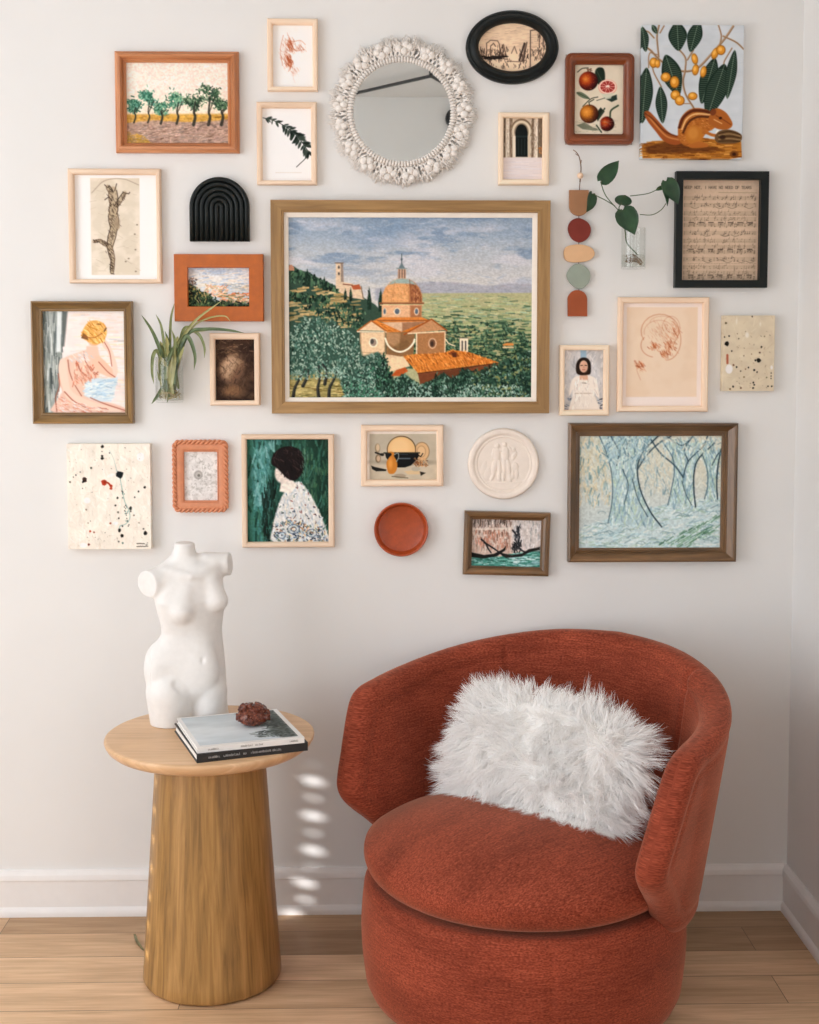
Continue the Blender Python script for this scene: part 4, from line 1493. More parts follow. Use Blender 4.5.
def art_squirrel():
    """canvas: striped ground squirrel with a nut on a log, fruit branches and dark leaves above"""
    p = Pic(640, 25, 743, 160, 'b3b9bf', 2.2, 61)
    p.mottle(.05, 16, 12)
    p.dabs(120, (640, 25, 743, 142), ['bcc2c6', 'a9b1ba', 'b6b8b8'], (5, 14), (.4, .8), (-6, 6), .35, 4)
    br = 'a08468'

    def branch(pts, w):
        p.line(pts, w, br, .95, .7, 6)
        p.line([(x + w * .25, y + w * .2) for x, y in pts], w * .35, '6f5844', .7, .5, 6)
    for pts, w in (([(657, 25), (655, 36), (656, 48), (657, 57)], 1.8), ([(640, 46), (648, 50), (658, 60), (672, 69), (686, 71.5), (698, 67), (712, 52), (724, 38), (732, 26)], 2.2), ([(652, 38), (646, 32), (640, 31)], 1.6), ([(662, 26), (658, 33)], 1.4),
                   ([(684, 71), (682, 82), (685, 95), (693, 108)], 2), ([(676, 48), (684, 58), (684, 71)], 1.8), ([(692, 50), (686, 60)], 1.6), ([(717, 25), (720, 36), (718, 47)], 1.6), ([(722, 36), (735, 42), (743, 49)], 1.8), ([(731, 48), (724, 60), (723, 64)], 1.3),
                   ([(656, 57), (651, 62), (652, 72), (660, 87)], 1.4), ([(650, 51), (647, 56), (647, 68)], 1.2), ([(656, 55), (649, 53)], 1), ([(680, 104), (690, 104)], 1)):
        branch(pts, w)

    def leaf(b, t, w, side=.5):
        b, t = np.array(b, float), np.array(t, float)
        d = t - b
        n = np.array([-d[1], d[0]]) / np.linalg.norm(d)
        out = [b] + [b + d * k + n * w * s for k, s in ((.18, .62), (.45, 1), (.75, .72))] + [t] + [b + d * k - n * w * s for k, s in ((.75, .68), (.45, 1), (.18, .66))]
        p.poly([tuple(q) for q in out], '26382f', .8, 1, 5)
        p.line([tuple(b), tuple(t)], .6, '7d8d7c', .8)
        L_ = np.linalg.norm(d)
        for k in np.arange(.1, .95, 2.1 / L_):
            for s in (-1, 1):
                q = b + d * k
                wk = w * np.interp(k, [0, .2, .45, .75, 1], [.2, .66, 1, .7, 0]) * .86
                e = q + n * s * wk + d / L_ * 2.0 * s * 0 + d / L_ * 1.6
                p.line([tuple(q), tuple(e)], .5, '8a9a88', .55, .5)
    leaf((640, 27), (644, 52), 5)
    leaf((650, 25), (655, 34), 2.6)
    leaf((675, 22), (677, 51), 9.5)
    leaf((697, 21), (689, 52), 7.5)
    leaf((664, 55), (678, 96), 10)
    leaf((645, 68), (641, 124), 8.5)
    leaf((659, 87), (662, 124), 6)
    leaf((714, 58), (701, 104), 9)
    leaf((724, 64), (707, 118), 11)
    leaf((734, 50), (727, 99), 5.5)
    for x, y, rx, ry, a in ((652, 63, 4.2, 5.2, 0), (656, 64, 2.8, 4.2, 0), (664.5, 77.5, 5.2, 4.8, 0), (673.5, 82.5, 4.8, 6.2, 0), (674.5, 95.5, 5, 5, 0), (679, 101, 5, 5, 0), (692, 96.5, 4.8, 4, 0), (693.5, 59, 3.2, 5.6, -14), (694.5, 70, 3.4, 5.6, 8), (702.5, 72, 3.2, 6, 10), (714, 53.5, 3.4, 6, 20), (720, 50, 4.6, 5, 0)):
        p.ell(x, y, rx, ry, '8f5c1c', a).ell(x - .2, y - .2, rx * .84, ry * .84, 'c5882f', a).ell(x - .8, y - .9, rx * .42, ry * .42, 'dcaa58', a, 1.4)
    # log
    lg = [(641, 146), (652, 142), (672, 141), (700, 138.5), (728, 141), (742, 142), (743, 158), (730, 160), (642, 159.5)]
    p.poly(lg, 'a8702c', 1)
    p.dabs(320, lg, ['b98038', '8b5620', 'c28f48', '6e4018', '9a6426'], (4, 12), (.6, 1.4), (-6, 6), .7, 8)
    p.poly([(645, 148), (662, 143), (690, 143.5), (715, 148), (725, 151), (700, 153), (660, 155), (646, 154)], '5b3418', 3, .75)
    p.ell(735, 155, 4.5, 3.5, '6a3f1c', 0, 1.5, .8).ell(735, 155, 2, 1.6, '452711', 0, 1)
    # squirrel: tail, body, stripes, haunch, head, paws
    tail = [(643, 113), (648, 112), (656, 120), (666, 131), (675, 136.5), (682, 134), (684, 141), (676, 146), (664, 142.5), (654, 131), (646, 121)]
    p.poly(tail, '96542a', 1, 1, 4).line([(646, 115), (655, 126), (666, 137), (678, 140.5)], 1.6, 'c08850', .8, 1.2, 5).line([(644, 114), (652, 120), (664, 132), (676, 137)], 1.4, '5e2f18', .8, 1, 5)
    body = [(679, 141), (677.5, 130), (680, 119), (687, 111), (696, 108.4), (706, 110), (713, 114), (719, 121), (714, 129), (707, 133), (702, 140), (696, 147), (686, 147)]
    p.poly(body, 'a9692f', 1, 1, 4)
    p.dabs(260, body, ['b97a3c', '955624', 'c48c4c', '824a20'], (1, 2.4), (.5, 1), (-30, 40), .6)
    for pts, c, w in (([(679, 128), (683, 118), (692, 111.5), (704, 111.5), (713, 115)], '5a2c18', 3), ([(681.5, 130), (686, 120), (695, 114.5), (710, 115)], 'd0ad78', 1.5), ([(683, 133), (688, 123), (697, 117.5), (710, 117.5)], '55301c', 2.2)):
        p.line(pts, w, c, .92, .9, 6)
    p.ell(694, 136, 8.6, 10, 'b0712f', 0, 2).ell(693, 134, 5, 6, 'c28a46', 0, 3, .6)
    p.poly([(689, 146), (699, 142.5), (708, 145), (707, 148), (692, 149)], 'a8672f', .9, 1, 3)
    p.poly([(708, 121), (712, 112), (717, 108.5), (725, 112), (730, 118), (733, 125), (729, 129.5), (720, 130), (713, 127)], 'a2622e', .9, 1, 4)
    p.ell(713, 112.5, 3, 3.6, '7a4426', 20).ell(720.5, 118.5, 1.6, 1.3, '241610').line([(716, 116), (724, 120.5), (731, 125)], .9, '6b381e', .7, .7, 4).line([(714, 120), (722, 124)], 1, 'd0a872', .8)
    p.line([(706, 133), (714, 136), (721, 135)], 3, 'a9682f', 1, .9, 4).ell(717.5, 133, 1.4, 2.6, 'd8d2c8', 20)
    p.poly([(715, 138), (719, 132), (728, 130), (738, 132.5), (743, 137), (740, 143), (728, 144.5), (718, 143.5)], '6b5236', .9, 1, 4)
    for k in range(5):
        p.line([(719, 134 + k * 2), (730, 132 + k * 2.4), (741, 135 + k * 1.8)], .7, 'a89068' if k % 2 else '33241a', .85, .6, 4)
    p.ell(723, 138, 3, 2.4, '3a281c', 0, 1.4, .8)
    return p


def art_doorway():
    """photograph of an arched stone doorway, pale pavement below"""
    p = Pic(503, 116.5, 543.5, 179.5, 'c9bfb2', 2.6, 71)
    p.grad([(503, 'b7aa98'), (543, 'bdb0a0')], True)
    p.mottle(.12, 3, 6)
    for x0, x1, c in ((503, 506, '5e5346'), (506.5, 510, 'd6cdbf'), (510, 513, '72604f'), (536, 538.5, 'd2c8ba'), (538.5, 543.5, '64574a'), (532, 534.5, '6a5848')):
        p.poly([(x0, 117), (x1, 117), (x1, 157), (x0, 157)], c, .9, .9)
    p.ell(522, 130, 11, 12.5, '7c6a56').ell(522, 130.5, 9.6, 11, 'c5b8a4').ell(522, 131, 7.2, 9.0, '8a7a66')
    p.ell(522, 131.5, 6, 8.2, '1d2322').poly([(516, 131), (528.2, 131), (528.4, 156), (516.4, 156)], '1f2625')
    p.poly([(516.5, 134.5), (528, 134.5), (528, 136.5), (516.5, 136.5)], '2f3a38')
    for x in (519, 522.3, 525.4):
        p.line([(x, 138), (x, 154)], .8, '3c4644', .7)
    p.poly([(513, 135), (516, 135), (516, 156), (513.4, 156)], 'cfc4b2', .7).poly([(528.4, 135), (531.5, 135), (531.5, 156), (528.8, 156)], 'bcae9a', .7)
    p.dabs(130, (503, 117, 513, 157), ['d9d0c3', '7f7266', 'b09f8c', 'a09280'], (1, 3), (.4, .9), (80, 100), .4)
    p.dabs(130, (531, 117, 543, 157), ['d0c6b8', '6f6358', 'a8977f', '8b6f58'], (1, 3), (.4, .9), (80, 100), .4)
    p.dabs(20, (539.5, 145, 543, 153), ['a8683c', 'c08a5a'], (1, 2), (.6, 1), (0, 180), .6)
    p.poly([(503, 180), (503, 156.5), (543.5, 156.5), (543.5, 180)], 'c9bfbe', 1.4)
    p.dabs(60, (503, 160, 543, 178), ['d2c8c6', 'bdb4b8', 'c6c2c8'], (6, 18), (.5, .9), (-2, 2), .5, 3)
    return p


def art_figure():
    """brown ink drawing of a twisting standing form with raised arms, on a sheet in a white mount"""
    p = Pic(73.5, 173.5, 156.5, 279.5, 'dcd6d4', 2.1, 81)
    sh = [(89.5, 177.3), (139, 177.3), (138, 274.6), (89.5, 274.6)]
    p.poly(sh, 'c2b8a9', .7)
    p.blend(p.poly_mask(sh, .7) * np.clip((p.noise(14, 12, 3) - .45) * 3, 0, .6), 'd3c9bb')
    p.dabs(120, (91, 180, 137, 273), ['aea291', 'b7ab9b', 'cbc1b3'], (3, 9), (.3, .6), (-60, 40), .5)
    p.line([(91, 192), (104, 180), (122, 178), (138, 184)], .7, '8c7c6a', .7, .8, 6)
    ink = ['4a3d32', '5c4c3f', '6e5d4e', '3a2f28']
    form = [((112, 190), (113, 205), 4.4), ((113, 205), (112, 213), 4.2), ((112, 213), (113, 226), 4.8), ((113, 226), (108, 246), 3.6), ((108, 246), (111, 259), 2.6), ((111, 259), (110, 272), 1.9), ((115, 206), (124, 192), 2.0), ((111, 192), (107, 186), 2.2), ((106, 245), (98, 240), 1.8), ((98, 240), (92, 241), 1.2)]
    for a, b, w in form:
        p.line([a, b], w * 2, 'a8987f', .8, 1.5)
    for a, b, w in form:
        a, b = np.array(a, float), np.array(b, float)
        d = b - a
        n = np.array([-d[1], d[0]]) / np.linalg.norm(d)
        for s in (-1, 1):
            m = (a + b) / 2 + n * s * w * 1.05
            p.line([tuple(a + n * s * w * .9), tuple(m), tuple(b + n * s * w * .8)], .8, ink[p.r.integers(4)], .85, .6, 4)
        p.dabs(int(np.linalg.norm(d) * 2.2), lambda r, a=a, d=d, n=n, w=w: tuple(a + d * r.random() + n * r.normal(.25, .5) * w), ink, (1, 3), (.35, .7), (30, 80), .7)
    p.ell(116, 225, 3, 3.6, '9b8b75', 0, 1, .7).ell(115.5, 221, 3.6, 4, '8a7964', 0, 1.4, .5)
    for pts in ([(124, 192), (128, 193), (129, 191.5)], [(107, 187), (104, 184)], [(114, 190), (116, 183)], [(109, 273), (112, 273.6)], [(104, 199), (108, 196), (111, 200)]):
        p.line(pts, .9, '45382f', .85)
    for x, y in ((133.5, 233.5), (127, 258), (124, 261), (134, 249), (134, 271), (136, 224)):
        p.ell(x, y, .9, .7, '6e604f', 0, .7, .8)
    return p


def art_coast():
    """small bright landscape: pale sky, pinkish town, dark green bushes"""
    p = Pic(187, 267, 249.5, 307, 'c3c3c2', 2.4, 91)
    p.grad([(267, 'aeb8c4'), (276, 'c9c9c8'), (286, 'd0cbc2'), (292, 'b0b6bc')])
    p.dabs(140, (187, 267, 249, 288), ['d6d0c6', 'a9b6c6', 'c8ccd0', 'ccbfb2', '8fa3bc'], (3, 9), (.8, 1.6), (-14, 8), .6, 6)
    p.ell(216, 272, 7, 3, '8ea2bd', 0, 3, .6)
    p.dabs(60, (222, 283, 249, 291), ['93a5b8', '7f94ac', 'c2bfb8', 'b3a58c'], (3, 8), (.6, 1.1), (-6, 6), .7)
    p.dabs(90, (205, 285, 226, 296), ['d6a88c', 'dcb8a0', 'c98c6a', 'e0c8b4', 'b8a27c'], (1, 3.5), (.8, 1.5), (-60, 60), .85)
    p.dabs(110, (218, 293, 249, 303), ['c8855a', 'd6a888', 'dcc0a4', 'a88a5c', '5f7458', 'c96f42'], (2, 5), (.7, 1.3), (-25, 15), .85)
    p.poly([(187, 307), (187, 282), (191, 284), (197, 290), (206, 294), (214, 301), (226, 302), (249, 304), (249, 307)], '34443a', 2)
    p.dabs(300, [(187, 307), (187, 282), (197, 289), (208, 294), (220, 300), (249, 303), (249, 307)], ['1f2c26', '2e4234', '4a6044', '6f7f52', '1a2220'], (1, 3), (.8, 1.6), (0, 180), .85)
    p.dabs(40, (187, 286, 210, 303), ['b08c50', '9aa468', 'c0a070'], (1, 2.6), (.6, 1.1), (0, 180), .75)
    p.dabs(24, (188, 278, 196, 285), ['6d5e58', '8a6a5c', '4e4a48'], (1, 2), (.7, 1.2), (0, 180), .8)
    p.mottle(.06, 1.5, 1.2, 5, 1)
    return p


def art_seated():
    """pastel of a seated woman seen from behind, ochre hair, pale blue cloth"""
    p = Pic(40.5, 310.5, 124, 413.5, 'd6cac6', 2.1, 101)
    p.mottle(.06, 14, 10)
    p.dabs(260, (70, 311, 124, 413), ['e0d2cc', 'c6c6c4', 'd8c2b4', 'cfd0ce', 'dcc8b8'], (4, 12), (1, 2), (-12, 8), .5, 6)
    p.dabs(60, (90, 336, 124, 385), ['b9c0c2', 'd8c29e', 'cfb8a8'], (5, 14), (.8, 1.6), (-6, 6), .5)
    p.poly([(40, 414), (40, 311), (62, 311), (60, 345), (58, 380), (50, 414)], '8f9794', 4, .9)
    p.dabs(260, [(40, 414), (40, 311), (62, 311), (58, 380), (50, 414)], ['6c7573', 'a7adaa', '545d5e', 'b9bdba', '848c86'], (8, 24), (1, 2.2), (84, 96), .55)
    p.poly([(56, 311), (61, 311), (59, 352), (54, 352)], 'ccd2d2', 2, .9).poly([(61.5, 311), (66.5, 311), (64.5, 330), (62.5, 346), (60, 347)], '59605f', 2, .9)
    sk, sh, ln = 'd0b2a2', 'b8806a', '96503c'
    back = [(84, 350), (78, 352), (66, 356), (58, 362), (56.5, 372), (60, 385), (61, 396), (66, 402), (84, 403), (90, 390), (96, 378), (100, 366), (96, 356), (92, 350)]
    p.poly(back, sk, 1.6, 1, 4)
    p.poly([(55, 400), (62, 392), (80, 398), (104, 402), (124, 409), (124, 414), (52, 414)], 'd0b0a2', 1.6, 1, 3)
    p.poly([(52, 408), (60, 394), (56, 380), (63, 372), (66, 388), (72, 400), (86, 410), (60, 414)], 'cdac9c', 1.4, 1, 3)
    p.poly([(57, 372), (58, 360), (64, 360), (66, 378), (70, 392), (90, 402), (118, 410), (112, 413), (84, 409), (66, 400), (60, 388)], 'd6bbac', 1.2, 1, 4)
    p.poly([(92, 352), (100, 358), (108, 366), (114, 372), (113, 378), (104, 376), (94, 370), (90, 362)], 'd9b09c', 1.2, 1, 4).poly([(104, 340), (109, 346), (114, 360), (116, 372), (112, 376), (110, 366), (106, 352), (101, 346)], 'd6bbad', 1.2, 1, 4)
    p.ell(92.5, 341, 5.5, 5, 'd9a98c').poly([(85, 346), (96, 346), (98, 356), (84, 356)], sk, 1.4)
    hair = [(80, 336), (83, 327), (89, 321), (97, 320.5), (104, 325), (105.5, 333), (102, 341), (94, 344.5), (86, 341)]
    p.poly(hair, 'd0a05a', 1.2, 1, 4)
    p.dabs(130, hair, ['dcb46c', 'c48c40', 'e2c48c', 'b97a30', 'd2a870'], (2, 5), (.6, 1.2), (20, 70), .8)
    p.poly([(79.5, 338), (82, 333), (86, 336), (87, 340)], '7c5a3c', .9, .9).line([(82, 336), (92, 337.5), (101, 333)], .9, 'a8622e', .8, .7, 4).line([(103, 331), (105, 328)], 1.2, '5b4434', .9).ell(97.5, 324, 2, .8, '8a5a28', 0, .8, .8)
    p.poly([(82, 396), (83, 382), (92, 378), (106, 379), (116, 377), (112, 394), (109, 402), (96, 402)], 'b7c6cf', 1.6)
    p.dabs(110, [(84, 396), (84, 383), (106, 380), (114, 379), (110, 400)], ['a4bccb', 'c6d2d6', '94b0c4', 'd2d8d8'], (3, 8), (.8, 1.6), (-30, 20), .6)
    for pts, w in (([(66, 360), (67.5, 372), (72, 384), (79, 396)], 1), ([(76, 362), (78, 370), (84, 376)], 1.2), ([(82, 352), (84, 362), (92, 374), (96, 372)], 1), ([(62, 392), (72, 402), (86, 409)], 1.2), ([(56, 374), (57, 386), (53, 398), (54, 412)], 1.1), ([(88, 398), (102, 404), (123, 411)], 1.1), ([(97, 362), (106, 372), (113, 377)], 1), ([(103, 342), (108, 352), (110, 366)], .9), ([(86, 408), (104, 409)], .8)):
        p.line(pts, w, ln, .75, 1, 6)
    p.dabs(120, [(74, 360), (92, 366), (95, 376), (84, 384), (70, 386)], [sh, 'c98a70', 'b8654c', 'deb8a4'], (2, 5), (.7, 1.3), (30, 120), .55)
    p.dabs(120, [(54, 413), (56, 396), (74, 403), (104, 409), (104, 413)], ['e0bcae', 'c98872', 'd0d0d6', 'b8705a'], (2, 5), (.6, 1.1), (0, 40), .5)
    p.dabs(60, [(66, 356), (84, 352), (92, 356), (86, 362), (70, 362)], ['cfd0d2', 'e2c8bc', 'b8bcc4'], (2, 5), (.6, 1.1), (10, 60), .5)
    return p


def art_brown():
    """small dark brown tonal study: pale soft oval in shadow"""
    p = Pic(214.5, 339, 254.5, 401, '4a372c', 2.4, 111)
    p.blend(np.clip((p.noise(9, 9, 1) - .4) * 2.4, 0, 1) * .8, '2a1e1a')
    p.blend(np.clip((p.noise(12, 8, 2) - .5) * 3, 0, 1) * .55, '6b5442')
    p.ell(232, 391, 11, 6.5, '87694d', 0, 6, .8)
    p.ell(231, 368, 11.5, 14.5, '9d8067', 24, 7, .85).ell(229.5, 366, 7, 10, 'b89b80', 24, 6, .8).ell(236, 374, 5, 9, '5e4636', 20, 6, .6)
    p.dabs(230, (215, 340, 254, 400), ['57402f', '32251f', '6f5743', '251a17'], (2, 6), (.5, 1), (20, 160), .35, 6)
    p.dabs(70, lambda r: (232 + r.normal(0, 9), 351 + r.normal(0, 4)), ['8d7156', '4b382c', 'a08468'], (2, 6), (.5, .9), (-30, 40), .5)
    p.mottle(.10, 1.6, 1.6, 7, 2)
    return p


def art_white_dress():
    """small portrait: dark-haired woman in a plain white dress on grey"""
    p = Pic(564.5, 349.5, 604.5, 410.5, 'b3b2b3', 2.4, 121)
    p.mottle(.10, 6, 8)
    p.dabs(160, (565, 350, 604, 400), ['c6c4c2', 'a2a3a6', 'bcb8b4', 'cfcac6'], (2, 7), (.8, 1.8), (40, 140), .5)
    p.poly([(581, 350), (587, 350), (587, 359), (581.5, 359)], '7f9fb4', 1.2, .8)
    p.dabs(60, (565, 398, 604, 410), ['4a4e5c', '62616c', '7d8794', '3a3a44'], (2, 5), (.8, 1.5), (-30, 30), .8)
    p.poly([(569, 411), (573, 398), (576, 386), (592, 386), (597, 398), (602, 411)], 'cdc4ba', 1.4, 1)
    p.poly([(570, 396), (572, 382), (578, 376), (592, 376), (598, 382), (600, 398), (595, 392), (594, 396), (575, 396), (574, 390)], 'd3cac0', 1.2, 1, 4)
    p.poly([(580.5, 380), (581, 371), (588, 371), (589, 380)], 'c29e88', 1)
    p.poly([(577, 372), (577, 364), (580, 359), (584.5, 357.5), (589, 359), (591.5, 364), (591.5, 373), (588, 375), (580.5, 375)], '33261f', 1, 1, 4)
    p.ell(584.4, 366.5, 4.2, 6, 'c9a48e').ell(585.6, 367.5, 2.8, 4.8, 'b88e78', 0, 2, .5)
    p.line([(581.4, 365.6), (583.2, 365.4)], .7, '4a342c').line([(585.8, 365.4), (587.6, 365.6)], .7, '4a342c').line([(583.4, 369.8), (585.8, 369.8)], .7, 'a05a50').line([(584.6, 366), (584.8, 368)], .5, 'a87c68')
    p.line([(576, 393.5), (593, 393.5)], 1, 'b3a698').line([(583, 383), (588, 383.4)], .9, '6b6058', .7)
    p.dabs(90, (572, 380, 598, 410), ['ddd5cc', 'bdb2a8', 'e2dbd4', 'b0a8a4'], (2, 6), (.5, 1), (60, 120), .5)
    return p


def art_sanguine():
    """faint sanguine study on cream paper: loose curved strokes"""
    p = Pic(623, 302.5, 703.5, 406.5, 'd3c8c2', 2.1, 131)
    p.poly([(627.5, 307), (698.5, 307), (698.5, 397), (627.5, 397)], 'd2bda9', 1)
    p.blend(p.poly_mask([(627.5, 307), (698.5, 307), (698.5, 397), (627.5, 397)], 1) * np.clip((p.noise(18, 18, 1) - .45) * 2, 0, .4), 'cbb29c')
    for cx, cy, rx, ry, a0, a1, w, al in ((661, 331, 19, 17, 150, 400, .9, .5), (660, 332, 15, 12, 170, 350, .7, .35), (668, 340, 14, 20, -70, 90, .9, .5), (656, 345, 14, 12, 100, 220, .9, .5), (672, 328, 9, 12, 180, 420, .7, .35), (663, 322, 12, 6, 180, 360, .7, .3)):
        p.line([(cx + rx * cos(radians(a)), cy + ry * sin(radians(a))) for a in np.linspace(a0, a1, 16)], w, 'ab6844', al, 1)
    for cx, cy, sx, sy, n, al in ((671, 345, 5, 9, 130, .32), (656, 346, 4, 3, 60, .45), (666, 354, 4, 3, 50, .4), (663, 330, 11, 9, 120, .16), (641, 366, 4, 4, 55, .4), (676, 332, 4, 6, 60, .3)):
        p.dabs(n, lambda r, cx=cx, cy=cy, sx=sx, sy=sy: (cx + r.normal(0, sx * .6), cy + r.normal(0, sy * .6)), ['b06a42', '9c4f30', 'c48a66'], (1.5, 4), (.4, .9), (40, 75), al, 8)
    p.line([(640, 362), (638, 369), (642, 380)], .7, 'b88a6c', .6, 1, 5).line([(637, 366), (645, 367)], 1, '8c4a30', .5, 1)
    return p


def speckle(p, spots):
    for x, y, r, c in spots:
        n = 9
        pts = [(x + r * p.r.uniform(.75, 1.2) * cos(2 * pi * k / n), y + r * p.r.uniform(.75, 1.2) * sin(2 * pi * k / n)) for k in range(n)]
        p.poly(pts, c, .6, .97)


def art_speck_small():
    p = Pic(721, 315.5, 774.5, 391, 'bfb39f', 2.4, 141)
    p.mottle(.05, 10, 8)
    p.dabs(70, (721, 316, 774, 390), ['c6bba8', 'b7a993'], (2, 8), (.6, 1.4), (0, 180), .5, 4)
    K, R_, W_ = '24231f', '8f4a34', 'cfcbc8'
    sp = [(725.5, 343.5, 2.5, K), (758.5, 360.2, 2.2, K), (755, 360.4, 1, K), (751, 316.5, .9, '4a4234'), (724, 323, 1.1, '5a5236'), (727.5, 336, .9, K), (722.8, 337, .7, K), (761, 346.8, 1.1, '3a3428'), (759.5, 352.5, 1, '5a4434'), (730.5, 351, .8, K), (735.8, 367, 1, K), (732.5, 365, 1, '6a4a38'), (754, 370, 1.2, K), (757, 372, .8, K), (748, 367.5, .8, K), (740, 371, .8, '5a5040'),
          (743.5, 377, .8, '6b5a34'), (732.5, 386.5, 1.1, K), (740.5, 388, 1, '5a3c28'), (753.2, 382.5, .9, K), (754.2, 384.8, .9, K), (753.2, 388, 1, K), (768.5, 386.3, .8, K), (772.5, 386.3, .9, K), (771.6, 373, .6, K), (771.6, 376, .6, K), (771.6, 378.5, .6, K), (767, 377.5, .7, '5a5a3a'), (764, 336.3, .8, '7a6c50'), (737.5, 338.5, .7, '6a5c48'), (736, 333.7, .6, '8a7a60'), (745, 369, .7, '7a5a40'), (743, 355.8, .7, '7a6a54'), (751, 354, .6, '8a7458'), (729.5, 389, .9, '6a5234')]
    speckle(p, sp)
    p.line([(726, 355), (726.2, 363)], 2.2, 'a25a44', .9)
    p.ell(728, 369, 3.7, 4.6, W_).ell(746, 335, 1.8, 2.6, 'cdc6ba', 0, 1.5).ell(735, 321, .9, 3, 'ccc4b6', 0, 1).ell(759.5, 324, .8, 2, 'ccc4b6', 0, 1).ell(772, 367.5, 1.3, 2, W_, 0, 1)
    p.dabs(40, (735, 330, 770, 388), ['8a7a62', '9c8c74', '6f6450'], (.4, 1.2), (.4, .7), (0, 180), .7)
    return p


def art_speck_large():
    p = Pic(67.5, 443.5, 152, 549, 'd2cbc0', 2.2, 151)
    p.mottle(.035, 12, 9)
    p.dabs(160, (68, 444, 152, 548), ['d9d3ca', 'c8c0b4', 'dcd8d2'], (3, 10), (.6, 1.6), (30, 110), .45, 3)
    K, R_ = '23221f', 'a23a22'
    sp = [(121.3, 474.3, 3.9, '1f2628'), (85.3, 479.5, 2.6, '3a2a26'), (83.5, 481.5, 1.2, K), (105, 482, 3.2, R_), (112, 485.5, 1.6, R_), (111.8, 488, 1.3, R_), (104, 446, 1.6, K), (103.5, 455.5, 1.2, K), (103.6, 458, 1.6, K), (103.4, 451, .5, K), (111, 452.5, .6, K), (92, 467.5, 1.1, '2f3a2c'), (146.5, 487, 1.3, K), (140, 491.2, .9, K), (118.5, 497.5, 1.1, '3a3a30'), (116.3, 505, 1, '3a3a30'), (118.8, 512, 1, '3a3a30'), (119.5, 518, .8, K), (131.5, 508, 1.8, '2a3230'), (131.8, 511, .8, K), (120, 530, 1.8, K), (122.5, 535.8, 1.8, K), (123, 526, .8, K), (123, 543, .9, '4a6a64'), (119, 541.5, .7, K), (90, 531, 1.1, R_), (94, 532, .9, '7a3a28'), (88.5, 544.5, 1.1, '6a2a1e'), (111, 523, 1.1, '8a4a38'), (86.5, 509.3, .7, '5a4438'), (88, 522.8, .6, '6a5a4c'), (146.3, 533, 2, K), (144.5, 528.8, .8, K), (136, 497, .7, K), (135, 515, .8, '5a4a40'), (140, 522.7, .6, '6a5a4c'), (81, 471.5, .6, K), (76.5, 474.5, .7, K), (70.5, 481.5, .9, '3a3a30'), (74, 476.5, .5, K), (83, 488, .5, K)]
    p.line([(118, 470), (121, 476), (123.5, 490), (126, 502), (130.5, 512), (130.3, 519), (126, 524), (120.5, 526), (120, 531)], .9, '7f9c98', .8, .7, 5)
    p.line([(111, 450), (115, 458), (118, 470)], .6, '8fa5a2', .7, .6, 4)
    speckle(p, sp)
    p.line([(105, 482), (109, 482.5), (112, 486)], 1.8, R_, .95, .7, 4)
    for k in range(26):
        t = p.r.random()
        y = 486 + t * 40
        p.ell(122.5 + t * 7 + p.r.normal(0, 1), y, .5, .6, ['4a7a78', '2f4a48', K][p.r.integers(3)], 0, .6, .9)
    p.ell(142.5, 456.5, 3.8, 4.2, 'dedbd8').ell(87.5, 500, 3.2, 3, 'dcd9d6').ell(83, 545, 3.6, 2.4, 'dcd9d4').ell(116, 523, 3, 1.8, 'dbd8d2').ell(112, 475, 4, 1.6, 'dad5ce', -20)
    p.dabs(60, (70, 446, 150, 546), ['6a6256', '8d8578', '4a463e'], (.3, 1), (.3, .6), (0, 180), .7)
    # two short lines of small lettering, bottom right
    for y, n in ((543.6, 8), (546.4, 8)):
        x = 137.5
        for k in range(n):
            w_ = p.r.uniform(.4, .9)
            p.line([(x, y), (x + w_, y + p.r.uniform(-.3, .3))], .8, '3a3832', .85, .5)
            x += w_ + .45
    p.dabs(6, (146.5, 542.5, 148.5, 546.5), ['2a2a26'], (.5, 1.2), (.4, .7), (0, 180), .8)
    return p


def art_grey_texture():
    p = Pic(183, 451.5, 217.5, 501.5, 'c3c1bf', 2.4, 161)
    p.blend(np.clip((p.noise(5, 5, 1, 4) - .42) * 3, 0, 1) * .6, 'd8d6d4')
    p.blend(np.clip((p.noise(4, 4, 2, 4) - .5) * 4, 0, 1) * .6, 'a3a09c')
    p.dabs(260, (183, 452, 217, 501), ['8d8a86', 'd4d2d0', '9d9a96', 'b3b0ac'], (.6, 2.4), (.3, .7), (0, 180), .6)
    p.ell(197.5, 475.5, 4.4, 4.4, '8a8784', 0, 1.5, .8).ell(197.5, 475.5, 3, 3, 'b5b2ae', 0, 1.2, .7).ell(198, 476, 1.4, 1.4, '716e6a', 0, 1)
    p.dabs(60, lambda r: (204 + r.normal(0, 6), 478 + r.normal(0, 8)), ['8f8c88', '7d7a76'], (.6, 2), (.4, .8), (0, 180), .4)
    return p


